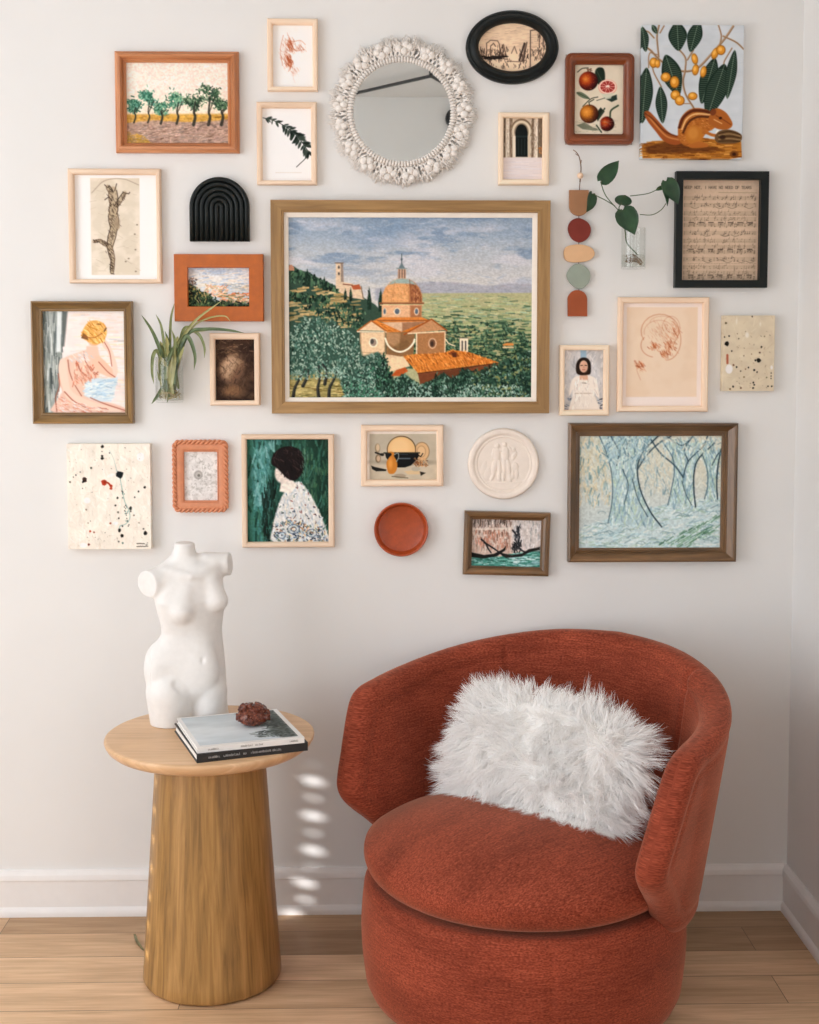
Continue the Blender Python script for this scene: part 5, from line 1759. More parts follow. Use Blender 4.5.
def art_green_lady():
    """painting in greens: dark rounded hair above a white patterned robe, brushed loosely"""
    p = Pic(246, 439, 329, 543, '2f5a4c', 2.1, 171)
    p.grad([(246, '3a6a5e'), (262, '4d8480'), (275, '2c5248'), (300, '2b4c40'), (329, '22392f')], True)
    p.dabs(520, (246, 439, 329, 543), ['2a4c40', '3c6f60', '1e382f', '4f8478', '315a46', '24423a'], (4, 12), (1, 2.4), (70, 115), .55, 8)
    p.dabs(130, [(250, 456), (262, 446), (280, 440), (270, 458), (264, 500), (254, 512)], ['6a9c98', '5a8c8a', '86b0b0', '4a7c7a'], (4, 10), (1, 2.2), (60, 110), .6)
    p.dabs(90, [(262, 490), (274, 480), (278, 520), (268, 543), (262, 530)], ['16241f', '1d3029', '24403a'], (4, 9), (1, 2), (75, 105), .75)
    p.dabs(60, (300, 450, 329, 500), ['3f6a50', '5a7c58', '4c6f5a'], (3, 8), (1, 1.8), (70, 110), .5)
    robe = [(274, 544), (272, 528), (277, 508), (283, 494), (290, 486), (299, 482), (308, 492), (316, 506), (322, 520), (327, 534), (328, 544)]
    p.poly(robe, 'c2c2c0', 1.6, 1, 3)
    p.dabs(420, robe, ['d6d4d0', 'b0b8c0', 'cfccc6', '9fadb8', 'c8c2b4'], (2, 5), (.6, 1.3), (55, 125), .7)
    p.dabs(90, robe, ['3a4250', '7a4a44', '5a6a7c', '8a5a50', '2c323c', '5d7a70'], (.8, 2.2), (.6, 1.2), (0, 180), .85)
    low = [(274, 544), (274, 526), (290, 520), (310, 524), (324, 528), (328, 544)]
    p.dabs(210, low, ['3a4a60', '6f8496', 'c8b48c', '2a303c', '9fb0bc', 'b88c64', '556b60'], (1, 3), (.7, 1.5), (0, 180), .85)
    for cx, cy, r in ((293, 530, 6), (311, 534, 5), (281, 536, 4)):
        for k in range(3):
            p.line([(cx + (r - k * 1.7) * cos(a), cy + (r - k * 1.7) * sin(a) * .8) for a in np.linspace(0, 6.3, 14)], .8, ['4a5c74', 'a8b8c2', '30384a'][k], .8, .7)
    p.poly([(279, 492), (281, 480), (292, 480), (297, 486), (290, 494)], 'd0c8be', 1.2)
    p.ell(283, 473, 8.5, 11, 'cbbfb6', 8, 1.6)
    hair = [(271, 464), (273, 455), (281, 448), (292, 447), (301, 452), (304, 463), (301, 475), (294, 481), (287, 479), (281, 473), (276, 468)]
    p.poly(hair, '241c1c', 1.2, 1, 4)
    p.dabs(90, hair, ['3a2c2c', '181314', '4a3a3a'], (2, 5), (.6, 1.1), (20, 130), .6)
    p.dabs(30, lambda r: (305 + r.normal(0, 1.5), 462 + r.normal(0, 10)), ['6b8c7a', '4f7464'], (2, 5), (.6, 1.2), (60, 110), .5)
    p.mottle(.07, 1.5, 1.5, 6, 1)
    return p


def art_still():
    """still life: plate in a black bowl, orange jug, plates, ladle"""
    p = Pic(366.5, 431, 437.5, 480.5, 'd3ccc4', 2.5, 181)
    p.poly([(369.5, 434.2), (436.5, 434.2), (436.5, 480.5), (369.5, 480.5)], 'aaa292', .7)
    p.blend(np.clip((p.Y - 458) / 6, 0, 1) * (p.X > 369.8) * .8, 'b4aa98')
    p.mottle(.05, 10, 8)
    p.ell(386, 462.5, 16, 1.8, '7f776a', 0, 3, .5).ell(418, 463, 15, 2.4, '6f675a', 0, 3, .6)
    p.ell(422, 452, 7.8, 9.6, '8d7454').ell(422, 452, 7, 8.8, 'c2a27c').ell(421.5, 452, 4.6, 6, 'a68660').ell(421.5, 452, 3.8, 5.2, 'c6a882')
    p.ell(401.5, 450, 14.6, 13.8, '54452f').ell(401.5, 450.4, 13.8, 13.2, 'cda878').ell(400, 448, 10, 9.4, 'd6b488', 0, 5, .7)
    p.poly([(385, 453.2), (418, 453.2), (419.5, 456), (417, 460), (411, 466), (405, 468), (398, 468), (391, 464), (386, 458)], '1d2021', .8)
    p.line([(384, 453.4), (419.5, 453.4)], 1.4, '35352f').line([(399, 459), (410, 459)], 1.4, '6a747c', .8).line([(398, 454.5), (408, 455)], .6, '5a6068', .7).line([(416, 455), (421, 457), (423, 454)], 1, '2c2622')
    p.ell(377.5, 448.5, 2.6, 4.6, '8a7a64').ell(377.8, 448, 1.8, 3.6, 'bba88c').ell(378, 459, 2.8, 4.2, '7c6a55').ell(378.4, 459, 1.8, 3, 'b49d84').line([(375.5, 453), (383, 455.5)], 1.6, '2e2b26').ell(382, 455, 2, 1.4, '2b2824')
    p.poly([(386.5, 463), (389, 458), (391.5, 455.5), (391, 453.4), (388, 453), (391, 452), (394.5, 453.5), (394, 456.5), (397, 462), (397, 469), (394, 474), (389, 474), (387, 469)], 'b97a34', .8, 1, 3).ell(390.5, 464, 2, 5, 'd29a52', 0, 2, .7)
    p.line([(394.5, 455), (398, 453.5), (398.6, 458), (396.5, 462)], 1, '8f938e', .9, .6, 4)
    p.poly([(371, 466), (375, 467.5), (382, 469), (386.5, 470), (386, 471.5), (376, 471.8), (372, 469.5)], '2b2a27', .7)
    p.dabs(60, (414, 459, 428, 467), ['9a6a44', 'b98c62', '6d4a34', 'c8a880'], (1, 2.4), (.6, 1.1), (0, 180), .8)
    p.poly([(404, 472), (411, 471), (420, 471.5), (420, 475), (408, 475)], 'c0aa88', .8).poly([(420, 472), (426, 473.5), (421, 476.5)], '35302a', .7).ell(400, 476.5, 6, 2.2, '968a78').line([(392, 477), (408, 478.6)], .9, '57503f', .8)
    p.ell(416, 469.5, 4.4, 2.4, '9a9588', 0, 1, .6)
    return p


def art_canal():
    """sketchy oil: dark boats with rowers on green water before pale house fronts"""
    p = Pic(470.5, 519, 540.5, 568.5, 'b9aaa2', 2.4, 191)
    p.grad([(519, 'b3aaa6'), (532, 'c4b6ac'), (552, 'b9a79c')])
    p.dabs(230, (471, 519, 541, 551), ['c9beb8', '8d7468', 'd3c8c0', 'a68476', 'b5a6a0', '6f5b52'], (2, 7), (.6, 1.5), (75, 105), .6)
    p.dabs(90, (474, 532, 508, 550), ['a06c56', 'b98470', '7a5546', 'c6a294'], (2, 6), (.8, 1.5), (75, 105), .6)
    p.poly([(512, 552), (512, 521), (522, 520), (541, 520), (541, 552)], 'bfbcbc', 3, .7)
    p.dabs(90, (512, 520, 541, 550), ['c9c8ca', '9a9a9e', 'b3aca8', 'd6d0cc', '7f8486'], (2, 6), (.6, 1.4), (75, 105), .6)
    p.dabs(60, (471, 519, 506, 527), ['4f423c', '6c5d56', '3c332e'], (2, 6), (.5, 1), (75, 105), .7)
    p.line([(471, 531), (495, 530), (509, 529)], 2, 'd0c6bc', .7, 1)
    wt = [(470, 569), (470, 557), (500, 558), (520, 553), (541, 551), (541, 569)]
    p.poly(wt, '4f8a80', 1.5)
    p.dabs(260, wt, ['3c7a6c', '6fa89c', '8fb8b8', '2f5f54', 'a8c4c4', '4a9484'], (3, 9), (.6, 1.3), (-8, 8), .75)
    p.dabs(50, (512, 556, 540, 566), ['b4ccd0', '8fb4bc', 'c6d6d6'], (2, 6), (.6, 1), (-8, 8), .7)
    p.poly([(471, 554), (484, 556.5), (494, 555), (503, 550), (506, 546.5), (505, 551.5), (497, 557.5), (484, 560), (471, 559)], '272624', .8)
    p.poly([(497, 553), (512, 556), (522, 554), (529, 549.5), (540, 547), (540, 550), (530, 552.5), (522, 557), (506, 559)], '2f2e2c', .8)
    for a in ([(481, 541), (485, 544.5), (488, 550), (491, 554)], [(484, 544), (494, 550), (503, 556)], [(512, 531), (517, 536), (518, 528)], [(513, 548), (518, 543), (519, 537)], [(514, 545), (522, 551), (527, 553)]):
        p.line(a, 1.8, '23262a', .9, .8, 4, .3)
    p.dabs(46, (512, 541, 521, 553), ['26292c', '3a3c3e'], (1, 3), (.8, 1.4), (40, 120), .8)
    p.dabs(30, (514, 526, 520, 540), ['2c3034', '4a5058'], (1, 3), (.7, 1.3), (60, 130), .75)
    p.mottle(.07, 1.4, 1.4, 4, 1)
    return p


def art_blue_trees():
    """broad painting in pale blues: pale trunks on chalky ground, ochre house side"""
    p = Pic(579.5, 436, 723.5, 549.5, 'b6c0bc', 2.0, 201)
    p.grad([(436, 'bcbfb4'), (470, 'bfc0b2'), (500, 'b8c0bc'), (550, 'aebdc0')])
    p.dabs(380, (580, 436, 723, 495), ['c6c6b8', 'b0b8b2', 'c4c0ae', '9fb0b4', 'bcc4c0'], (3, 8), (.8, 1.8), (20, 120), .55, 6)
    p.dabs(150, (580, 440, 612, 505), ['cfc4a8', 'c0bca6', '8fa9ac', 'b9b39c', '6f9096'], (3, 8), (.9, 1.8), (60, 120), .7, 6)
    # ground: chalky heaps
    gr = [(580, 550), (580, 530), (600, 522), (640, 512), (670, 505), (700, 500), (723, 498), (723, 550)]
    p.poly(gr, 'b3c4c6', 2)
    p.dabs(520, gr, ['c6d2d2', '9fb8be', 'b8c8c6', '86a4ac', 'd0d6d0', '97b0a4'], (3, 9), (.8, 1.7), (-40, 20), .65, 6)
    for k in range(46):
        x, y = p.r.uniform(600, 720), p.r.uniform(512, 547)
        r_ = p.r.uniform(2.5, 5)
        p.line([(x + r_ * cos(a), y + r_ * .6 * sin(a)) for a in np.linspace(3.3, 6.1, 7)], .8, '6d8c94', .6, .8)
    p.dabs(80, [(660, 545), (723, 515), (723, 530), (690, 549)], ['6d9478', '7da090', '527a64'], (3, 9), (.8, 1.4), (-42, -25), .7)

    def trunk(L_, R_, seed):
        q = L_ + R_[::-1]
        p.poly(q, 'a3b8bc', 1.4)
        p.dabs(int(len(L_) * 85), q, ['b8cacb', '8da8b2', 'c8d4d0', '7694a2', '9fb8b0', 'aebfae'], (4, 10), (.8, 1.6), (62, 118), .7, 6)
        p.line(L_, 1.1, '4a6470', .8, .9, 5)
        p.line(R_, 1.4, '2c3e48', .9, .9, 5)
    trunk([(600, 436), (607, 452), (613, 474), (614, 500), (610, 524)], [(660, 436), (645, 452), (639, 468), (642, 490), (652, 512), (664, 528)], 1)
    trunk([(664, 443), (674, 458), (676, 474), (673, 492), (670, 506)], [(716, 444), (700, 460), (696, 474), (696, 490), (698, 508)], 2)
    trunk([(704, 455), (709, 470), (710, 486), (707, 500)], [(723, 450), (720, 466), (719, 484), (720, 500)], 3)
    for pts, w in (([(639, 470), (648, 456), (660, 444), (672, 437)], 1.5), ([(652, 440), (662, 454), (676, 466), (685, 478)], 1.5), ([(685, 478), (690, 462), (704, 448), (709, 437)], 1.3), ([(694, 437), (686, 450), (690, 462)], 1.2), ([(612, 437), (620, 452), (618, 466)], 1.2), ([(632, 437), (628, 450), (634, 460)], 1.2), ([(668, 437), (682, 446), (690, 442)], 1.1), ([(714, 466), (719, 456), (723, 452)], 1.1), ([(624, 470), (630, 486), (626, 505)], .9), ([(634, 480), (640, 500), (650, 518)], .9), ([(684, 482), (688, 495), (694, 506)], .9)):
        p.line(pts, w, '3a505c', .85, .9, 6)
    p.dabs(170, (606, 437, 652, 462), ['aec2c4', '86a2ae', 'c6cfc6', '5f8390'], (3, 8), (.8, 1.5), (30, 150), .6)
    p.dabs(110, (660, 437, 723, 456), ['b5c4c2', '8ca6ae', 'cbc6b2', '6e8c98'], (3, 7), (.8, 1.4), (20, 160), .55)
    p.dabs(60, (646, 455, 672, 495), ['a9bcbc', '93aab2', 'c6c6b8', '7f9aa2'], (3, 7), (.8, 1.4), (60, 120), .6)
    p.mottle(.06, 1.5, 1.5, 6, 1)
    return p


def art_music():
    """sheet of printed music on tan paper"""
    p = Pic(682.5, 179, 761, 280.5, 'b9a591', 2.6, 211)
    p.mottle(.035, 25, 25)
    p.mottle(.03, 2, 2, 3)
    ink = '5f5248'
    # heading set in small capitals
    segs = {'W': '0,0 .25,1 .5,.3 .75,1 1,0', 'H': '0,0 0,1|0,.5 1,.5|1,0 1,1', 'E': '1,0 0,0 0,1 1,1|0,.5 .8,.5', 'R': '0,1 0,0 .9,.1 .9,.45 0,.5|.4,.5 1,1', 'N': '0,1 0,0 1,1 1,0', 'O': '0,0 1,0 1,1 0,1 0,0', 'T': '0,0 1,0|.5,0 .5,1', 'I': '.5,0 .5,1',
            'A': '0,1 .5,0 1,1|.2,.6 .8,.6', 'D': '0,0 0,1 .8,.9 1,.5 .8,.1 0,0', 'S': '1,0 0,.1 0,.45 1,.55 1,.9 0,1', 'F': '1,0 0,0 0,1|0,.5 .8,.5', 'V': '0,0 .5,1 1,0', 'G': '1,.1 0,0 0,1 1,1 1,.5 .5,.5', 'P': '0,1 0,0 .9,.1 .9,.45 0,.5', ' ': '', ',': '.3,.9 .2,1.2'}
    x = 685.5
    for ch in 'WEEP NOT, I HAVE NO NEED OF TEARS':
        w_ = 1.5
        if segs.get(ch):
            for st in segs[ch].split('|'):
                pt = [tuple(map(float, q.split(','))) for q in st.split()]
                p.line([(x + a * w_, 185.2 + b * 2.6) for a, b in pt], .5, ink, .8, .45)
        x += 2.05
    p.line([(720, 191.6), (758, 191.8)], .5, '8a7a68', .8, .4)
    for si, y in enumerate((195.5, 202.5, 210.8, 216.5, 222.5, 230.5, 238.5, 244.5, 249.5, 257, 265, 270.5, 275.5)):
        lyric = si in (2, 3, 6, 7, 10, 11)
        for k in range(5):
            p.line([(685, y + k * .85), (758.5, y + k * .85)], .22, '82725f', .62, .42)
        n = 34
        xs = np.sort(p.r.uniform(689, 757, n))
        for x in xs:
            yy = y + p.r.uniform(-.4, 3.8)
            d = ink if not lyric else '7d6d5c'
            p.ell(x, yy, .55, .42, d, -20, .5, .85)
            if p.r.random() < .65:
                p.line([(x + .45, yy), (x + .45, yy - 2.2)], .3, d, .75, .4)
        for x in np.linspace(686, 757, 8):
            p.line([(x, y), (x, y + 3.6)], .35, '6e5f50', .7, .4)
        if si in (4, 8, 12):
            for x in np.linspace(693, 752, 7):
                p.line([(x - 2.4, y - .9), (x + 2.4, y - .9)], .8, '4c4038', .85, .5)
                for q in (-2, -.6, .8, 2.2):
                    p.line([(x + q, y - .9), (x + q, y + 2.4)], .35, '54483e', .8, .4)
        if si in (1, 5, 9):
            for x in p.r.uniform(692, 750, 4):
                p.line([(x, y + 3.6), (x + 4, y + 5), (x + 8, y + 4)], .5, '5f5248', .7, .5, 4)
    for yy in (214.5, 240.5, 263):
        x = 690
        while x < 757:
            w_ = p.r.uniform(.8, 2)
            p.line([(x, yy), (x + w_, yy)], .5, '8a7a68', .6, .5)
            x += w_ + p.r.uniform(.6, 1.6)
    return p
# ------------------------------------------------------------------ frames and everything else that hangs
def rect_m(x0, y0, x1, y1, d):
    """upright rectangle on the plane d in front of the back wall: x0, x1, z0, z1 in metres"""
    a, b, c, e = on_y(x0, y0, -d), on_y(x1, y0, -d), on_y(x0, y1, -d), on_y(x1, y1, -d)
    return ((a[0] + c[0]) / 2, (b[0] + e[0]) / 2, (c[2] + e[2]) / 2, (a[2] + b[2]) / 2)


def rect_out(x0, y0, x1, y1, d):
    """the same for an outline that includes the visible thickness of the sides"""
    n, w_ = rect_m(x0, y0, x1, y1, d), rect_m(x0, y0, x1, y1, 0.002)
    return (max(n[0], w_[0]), min(n[1], w_[1]), max(n[2], w_[2]), min(n[3], w_[3]))


def ring(r, inset, y, rad=0.0, n=6):
    x0, x1, z0, z1 = r[0] + inset, r[1] - inset, r[2] + inset, r[3] - inset
    if rad <= 0:
        return [(x0, y, z0), (x1, y, z0), (x1, y, z1), (x0, y, z1)]
    out = []
    for cx, cz, a0 in ((x0 + rad, z0 + rad, 180), (x1 - rad, z0 + rad, 270), (x1 - rad, z1 - rad, 0), (x0 + rad, z1 - rad, 90)):
        for k in range(n + 1):
            a = radians(a0 + 90 * k / n)
            out.append((cx + rad * cos(a), y, cz + rad * sin(a)))
    return out


def moulding(r, w4, prof, rad=0.0, rin=0.0, n=6):
    """mitred frame: prof = (0 outer .. 1 inner edge, depth in m); w4 = widths left, right, bottom, top in metres"""
    mb = MB()
    rings = []
    for u, d in prof:
        q = (r[0] + w4[0] * u, r[1] - w4[1] * u, r[2] + w4[2] * u, r[3] - w4[3] * u)
        rd = rad + (rin - rad) * u if rad > 0 else 0
        rings.append(ring(q, 0, -d, max(rd, 1e-4) if rad > 0 else 0, n))
    mb.rings(rings + [rings[0]], False, False)
    base_build = mb.build

    def build(name, m, parent=None, **kw):
        o = base_build(name, m, parent, **kw)
        a = o.data.attributes.new('tc', 'FLOAT_VECTOR', 'CORNER')
        cnt = len(rings[0])
        for p_ in o.data.polygons:
            k = p_.index % cnt
            v0, v1 = rings[0][k], rings[0][(k + 1) % cnt]
            horiz = abs(v1[0] - v0[0]) >= abs(v1[2] - v0[2])
            for li in p_.loop_indices:
                c_ = o.data.vertices[o.data.loops[li].vertex_index].co
                a.data[li].vector = (c_.x, c_.z, c_.y) if horiz else (c_.z + 3.1, c_.x, c_.y)
        return o
    mb.build = build
    return mb


def pale(i):
    k = [1.0, .97, 1.03, .95][i % 4]
    return wood('pale_wood_frame_%s' % 'abcd'[i % 4], A(208 * k, 180 * k, 154 * k), A(224 * k, 202 * k, 180 * k), (6, 60, 60), 0.5, 1.0, .02, mid=A(216 * k, 191 * k, 167 * k), attr='tc')


P_ROUND = [(0, .001), (0, .015), (.06, .0175), (.22, .0195), (.5, .020), (.78, .0185), (.92, .016), (1, .013), (1, .004)]
P_FLAT = [(0, .001), (0, .019), (.04, .020), (.94, .020), (1, .019), (1, .004)]
M_PAPER = plain('white_mount_board', A(220, 215, 213), 0.8, var=0.01)


def framed(name, label, cat, outer, opening, prof, m, pic, d=None, art=None, canvas_name='print', tilt=0.0, rad=0.0, rin=0.0, mount=None, art_d=.005, pmat=None, flat=True, group=None):
    d = d or max(q[1] for q in prof)
    r = rect_out(*outer, d)
    o = rect_m(*opening, d)
    cx, cz = (r[0] + r[1]) / 2, r[2]
    root = thing(name, label, cat, (cx, 0, cz), group)
    w4 = (o[0] - r[0], r[1] - o[1], o[2] - r[2], r[3] - o[3])
    mb = moulding(r, w4, prof, rad, rin)
    mb.build('frame', m, root, smooth=not flat, angle=None if flat else 32)
    px = pic
    ar = rect_m(px.x0, px.y0, px.x1, px.y1, d)
    e = .0009
    ar = (max(ar[0], r[0] + .002), min(ar[1], r[1] - .002), max(ar[2], r[2] + .002), min(ar[3], r[3] - .002))
    pic_object(canvas_name, px, ar, -art_d, pmat or painted(), root)
    # backing board behind the picture
    MB().box(r[0] + .002, -.0035, r[2] + .002, r[1] - .002, -.0012, r[3] - .002).build('backing_board', plain('grey_backing_board', (.35, .32, .28), .9), root)
    if tilt:
        root.rotation_euler = (0, radians(tilt), 0)
    return root


PAINT_MAT = painted('oil_painted', 0.55, 0.12, 0.10)
PRINT_MAT = painted('printed_paper', 0.5, 0.12)

M_COPPER = wood('copper_stained_wood', A(140, 88, 54), A(194, 138, 98), (5, 70, 70), .34, 1.0, .05, mid=A(172, 112, 72), attr='tc')
M_GOLDWOOD = wood('brushed_gold_wood', A(112, 84, 48), A(158, 124, 78), (5, 85, 85), .36, 1.0, .05, mid=A(136, 104, 62), attr='tc')
M_BRONZE = wood('bronze_gilt_wood', A(88, 66, 38), A(144, 112, 70), (6, 60, 60), .30, 1.0, .05, mid=A(116, 90, 53), attr='tc')
M_DKBRONZE = wood('dark_bronze_wood', A(66, 48, 30), A(122, 90, 58), (6, 60, 60), .28, 1.0, .05, mid=A(94, 69, 43), attr='tc')
M_RUST = wood('rust_lacquered_wood', A(80, 36, 14), A(122, 60, 26), (6, 40, 40), .28, 1.0, .02, mid=A(102, 48, 19), attr='tc')
M_ORANGE = plain('burnt_orange_frame', A(160, 80, 12), .42, var=.07, scale=60)
M_BLACKG = plain('black_green_lacquer', A(15, 20, 20), .40, var=.08, spec=.25)
M_TERRA = plain('terracotta_resin', A(188, 124, 90), .55, var=.05, scale=60)
M_GOLDB = M_GOLDWOOD

framed('framed_picture', 'copper wood framed olive grove landscape, top left of the gallery', 'picture', (114, 50, 239.5, 153.5), (125, 61, 227, 142),
       [(0, .001), (0, .012), (.08, .016), (.22, .018), (.34, .026), (.55, .027), (.68, .022), (.72, .016), (.84, .017), (.90, .014), (1, .012), (1, .005)], M_COPPER, art_grove(), pmat=PAINT_MAT, canvas_name='painting')
framed('framed_picture', 'small pale framed red chalk study left of the macrame mirror', 'picture', (267, 18, 318, 92), (272.5, 24, 312.3, 86), P_ROUND, pale(0), art_chalk(), pmat=PRINT_MAT, flat=False)
framed('framed_picture', 'pale framed print of one dark leafy twig on white', 'picture', (256.5, 101.5, 317, 185.5), (262, 107.5, 311, 180), P_ROUND, pale(1), art_branch(), pmat=PRINT_MAT, flat=False)
framed('framed_picture', 'rust brown rounded frame with botanical blood oranges', 'picture', (564.5, 52, 635, 145.5), (575.5, 63.5, 624.3, 133.3),
       [(0, .001), (0, .014), (.05, .018), (.15, .0195), (.24, .0195), (.30, .0225), (.5, .0235), (.72, .021), (.86, .016), (.92, .014), (1, .0125), (1, .005)], M_RUST, art_citrus(), rad=.016, rin=.004, pmat=PRINT_MAT, flat=False)
framed('framed_picture', 'small pale framed photograph of an arched stone doorway', 'picture', (498, 112, 549.5, 185.5), (503.7, 117.3, 542.8, 179), P_ROUND, pale(2), art_doorway(), pmat=PRINT_MAT, flat=False)
framed('framed_picture', 'pale framed brown ink drawing of a twisting upright form, wide white mount', 'picture', (68, 168.3, 162, 283.5), (74, 174.3, 156, 279), P_ROUND, pale(3), art_figure(), pmat=PRINT_MAT, flat=False)
framed('framed_picture', 'flat burnt orange frame with a small coastal landscape', 'picture', (174, 254, 264, 321.5), (187.5, 267.5, 249, 306.5),
       [(0, .001), (0, .020), (.03, .0225), (.97, .0225), (1, .0215), (1, .005)], M_ORANGE, art_coast(), pmat=PAINT_MAT, canvas_name='painting')
mainf = framed('framed_picture', 'largest picture, wide gold frame around a domed church landscape', 'picture', (271, 200, 550, 413.5), (284.3, 212.3, 537.3, 401.8),
               [(0, .001), (0, .028), (.03, .030), (.80, .030), (.86, .028), (.97, .028), (1, .027), (1, .012)], M_GOLDWOOD, art_main(), pmat=PAINT_MAT, canvas_name='painting', art_d=.012)
ro, ri = rect_m(283.6, 211.6, 538, 402.5, .03), rect_m(288.5, 217, 532.5, 397.6, .03)
moulding(ro, (ri[0] - ro[0], ro[1] - ri[1], ri[2] - ro[2], ro[3] - ri[3]), [(0, .010), (0, .020), (.1, .0215), (.85, .019), (1, .0175), (1, .010)]).build(
    'inner_liner', plain('white_linen_liner', A(216, 208, 198), .8, var=.03), mainf, label='white inner liner')
framed('framed_picture', 'dark green black flat frame with a sheet of printed music', 'picture', (674, 171, 768.5, 288), (682.8, 179.3, 760.3, 280),
       [(0, .001), (0, .022), (.03, .0235), (.96, .0235), (1, .0225), (1, .004)], M_BLACKG, art_music(), pmat=PRINT_MAT)
framed('framed_picture', 'bronze frame with a pastel of a seated woman seen from behind', 'picture', (31, 301, 134, 424), (41.5, 311, 123.3, 413),
       [(0, .001), (0, .020), (.06, .024), (.18, .025), (.28, .021), (.5, .015), (.72, .012), (.78, .014), (.9, .014), (1, .012), (1, .005)], M_BRONZE, art_seated(), pmat=PAINT_MAT, canvas_name='painting')
framed('framed_picture', 'small pale framed dark brown shadowy picture beside the spider plant', 'picture', (209.5, 333, 260.5, 405.5), (215, 339.5, 254, 400.5), P_ROUND, pale(1), art_brown(), pmat=PRINT_MAT, flat=False)
framed('framed_picture', 'small pale framed portrait of a dark-haired woman in white', 'picture', (559, 345, 609.5, 415.8), (565, 350.3, 604, 410), P_ROUND, pale(2), art_white_dress(), pmat=PRINT_MAT, flat=False)
framed('framed_picture', 'larger pale framed picture with a faint reddish sketch on cream paper', 'picture', (617, 297, 709, 412), (623.5, 303, 703, 406), P_ROUND, pale(0), art_sanguine(), pmat=PRINT_MAT, flat=False)
framed('framed_picture', 'pale framed green painting of a dark-haired figure in a white patterned robe', 'picture', (241.5, 434, 334.5, 547.7), (246.8, 439.6, 328.3, 542.5), P_ROUND, pale(3), art_green_lady(), pmat=PRINT_MAT, flat=False)
framed('framed_picture', 'small pale framed still life of plates and an orange jug', 'picture', (361, 424.7, 443.5, 486.6), (367, 431.5, 437, 480), P_ROUND, pale(0), art_still(), pmat=PRINT_MAT, flat=False)
framed('framed_picture', 'small dark bronze frame hung slightly crooked with boats on green water', 'picture', (462.5, 511.3, 549, 575.8), (471.3, 520.3, 540.3, 567.3),
       [(0, .001), (0, .016), (.06, .019), (.3, .021), (.55, .020), (.8, .016), (.86, .013), (1, .012), (1, .005)], M_DKBRONZE, art_canal(), pmat=PAINT_MAT, canvas_name='painting', tilt=1.6)
framed('framed_picture', 'large dark bronze frame around a pale blue painting of tree trunks', 'picture', (567.3, 422.7, 738, 562.5), (580.5, 436.5, 723, 549),
       [(0, .001), (0, .022), (.04, .027), (.14, .029), (.26, .027), (.62, .015), (.68, .0155), (.72, .013), (.80, .0135), (.84, .011), (.94, .011), (1, .010), (1, .005)], M_DKBRONZE, art_blue_trees(), pmat=PAINT_MAT, canvas_name='painting')


# terracotta frame: rope edge, flat band, beaded inner edge
def terracotta():
    out, op = (172, 440, 228, 512.7), (183.5, 452, 217, 501)
    d = .02
    r, o = rect_m(*out, d), rect_m(*op, d)
    root = thing('framed_picture', 'terracotta rope edged rounded frame with a grey textured print', 'picture', ((r[0] + r[1]) / 2, 0, r[2]))
    w4 = (o[0] - r[0], r[1] - o[1], o[2] - r[2], r[3] - o[3])
    moulding(r, w4, [(0.06, .001), (.06, .010), (.3, .014), (.42, .015), (.72, .015), (.8, .014), (1, .012), (1, .005)], .014, .003).build('frame', M_TERRA, root, smooth=True, angle=35)
    w = r[1] - r[0]
    wa = sum(w4) / 4

    def path(inset, rad, y, step):
        pts = np.array(ring((r[0] + inset, r[1] - inset, r[2] + inset, r[3] - inset), 0, y, rad, 8))
        pts = np.concatenate([pts, pts[:1]])
        L = np.concatenate([[0], np.cumsum(np.linalg.norm(np.diff(pts, axis=0), axis=1))])
        s = np.linspace(0, L[-1], max(8, int(L[-1] / step)), endpoint=False)
        return np.stack([np.interp(s, L, pts[:, k]) for k in range(3)], 1)
    # rope: two strands twisted round the outer edge
    rope = MB()
    ctr = path(wa * .20, .012, -.0135, .0016)
    n = len(ctr)
    turns = round(n * .0016 / .023)
    for ph in (0, pi):
        pts = []
        for i in range(n + 1):
            p_ = ctr[i % n]
            t = ctr[(i + 1) % n] - ctr[i - 1 if i < n else n - 1]
            t = t / np.linalg.norm(t)
            nn = np.cross(t, [0, 1.0, 0])
            a = 2 * pi * turns * i / n + ph
            pts.append(p_ + .0033 * (nn * cos(a) + np.array([0, 1.0, 0]) * sin(a)))
        rope.tube(pts, .0034, 7)
    rope.build('rope_edge', M_TERRA, root, smooth=True, angle=60)
    beads = MB()
    for c in path(wa * .90, .004, -.0135, .0044):
        rs = []
        for a in np.linspace(-1.2, 1.2, 4):
            rs.append([(c[0] + .0019 * cos(a) * cos(t), c[1] - .0022 * sin(a), c[2] + .0019 * cos(a) * sin(t)) for t in np.linspace(0, 2 * pi, 6, endpoint=False)])
        beads.rings(rs)
    beads.build('beaded_edge', M_TERRA, root, smooth=True)
    px = art_grey_texture()
    pic_object('print', px, rect_m(px.x0, px.y0, px.x1, px.y1, d), -.005, PRINT_MAT, root)


terracotta()


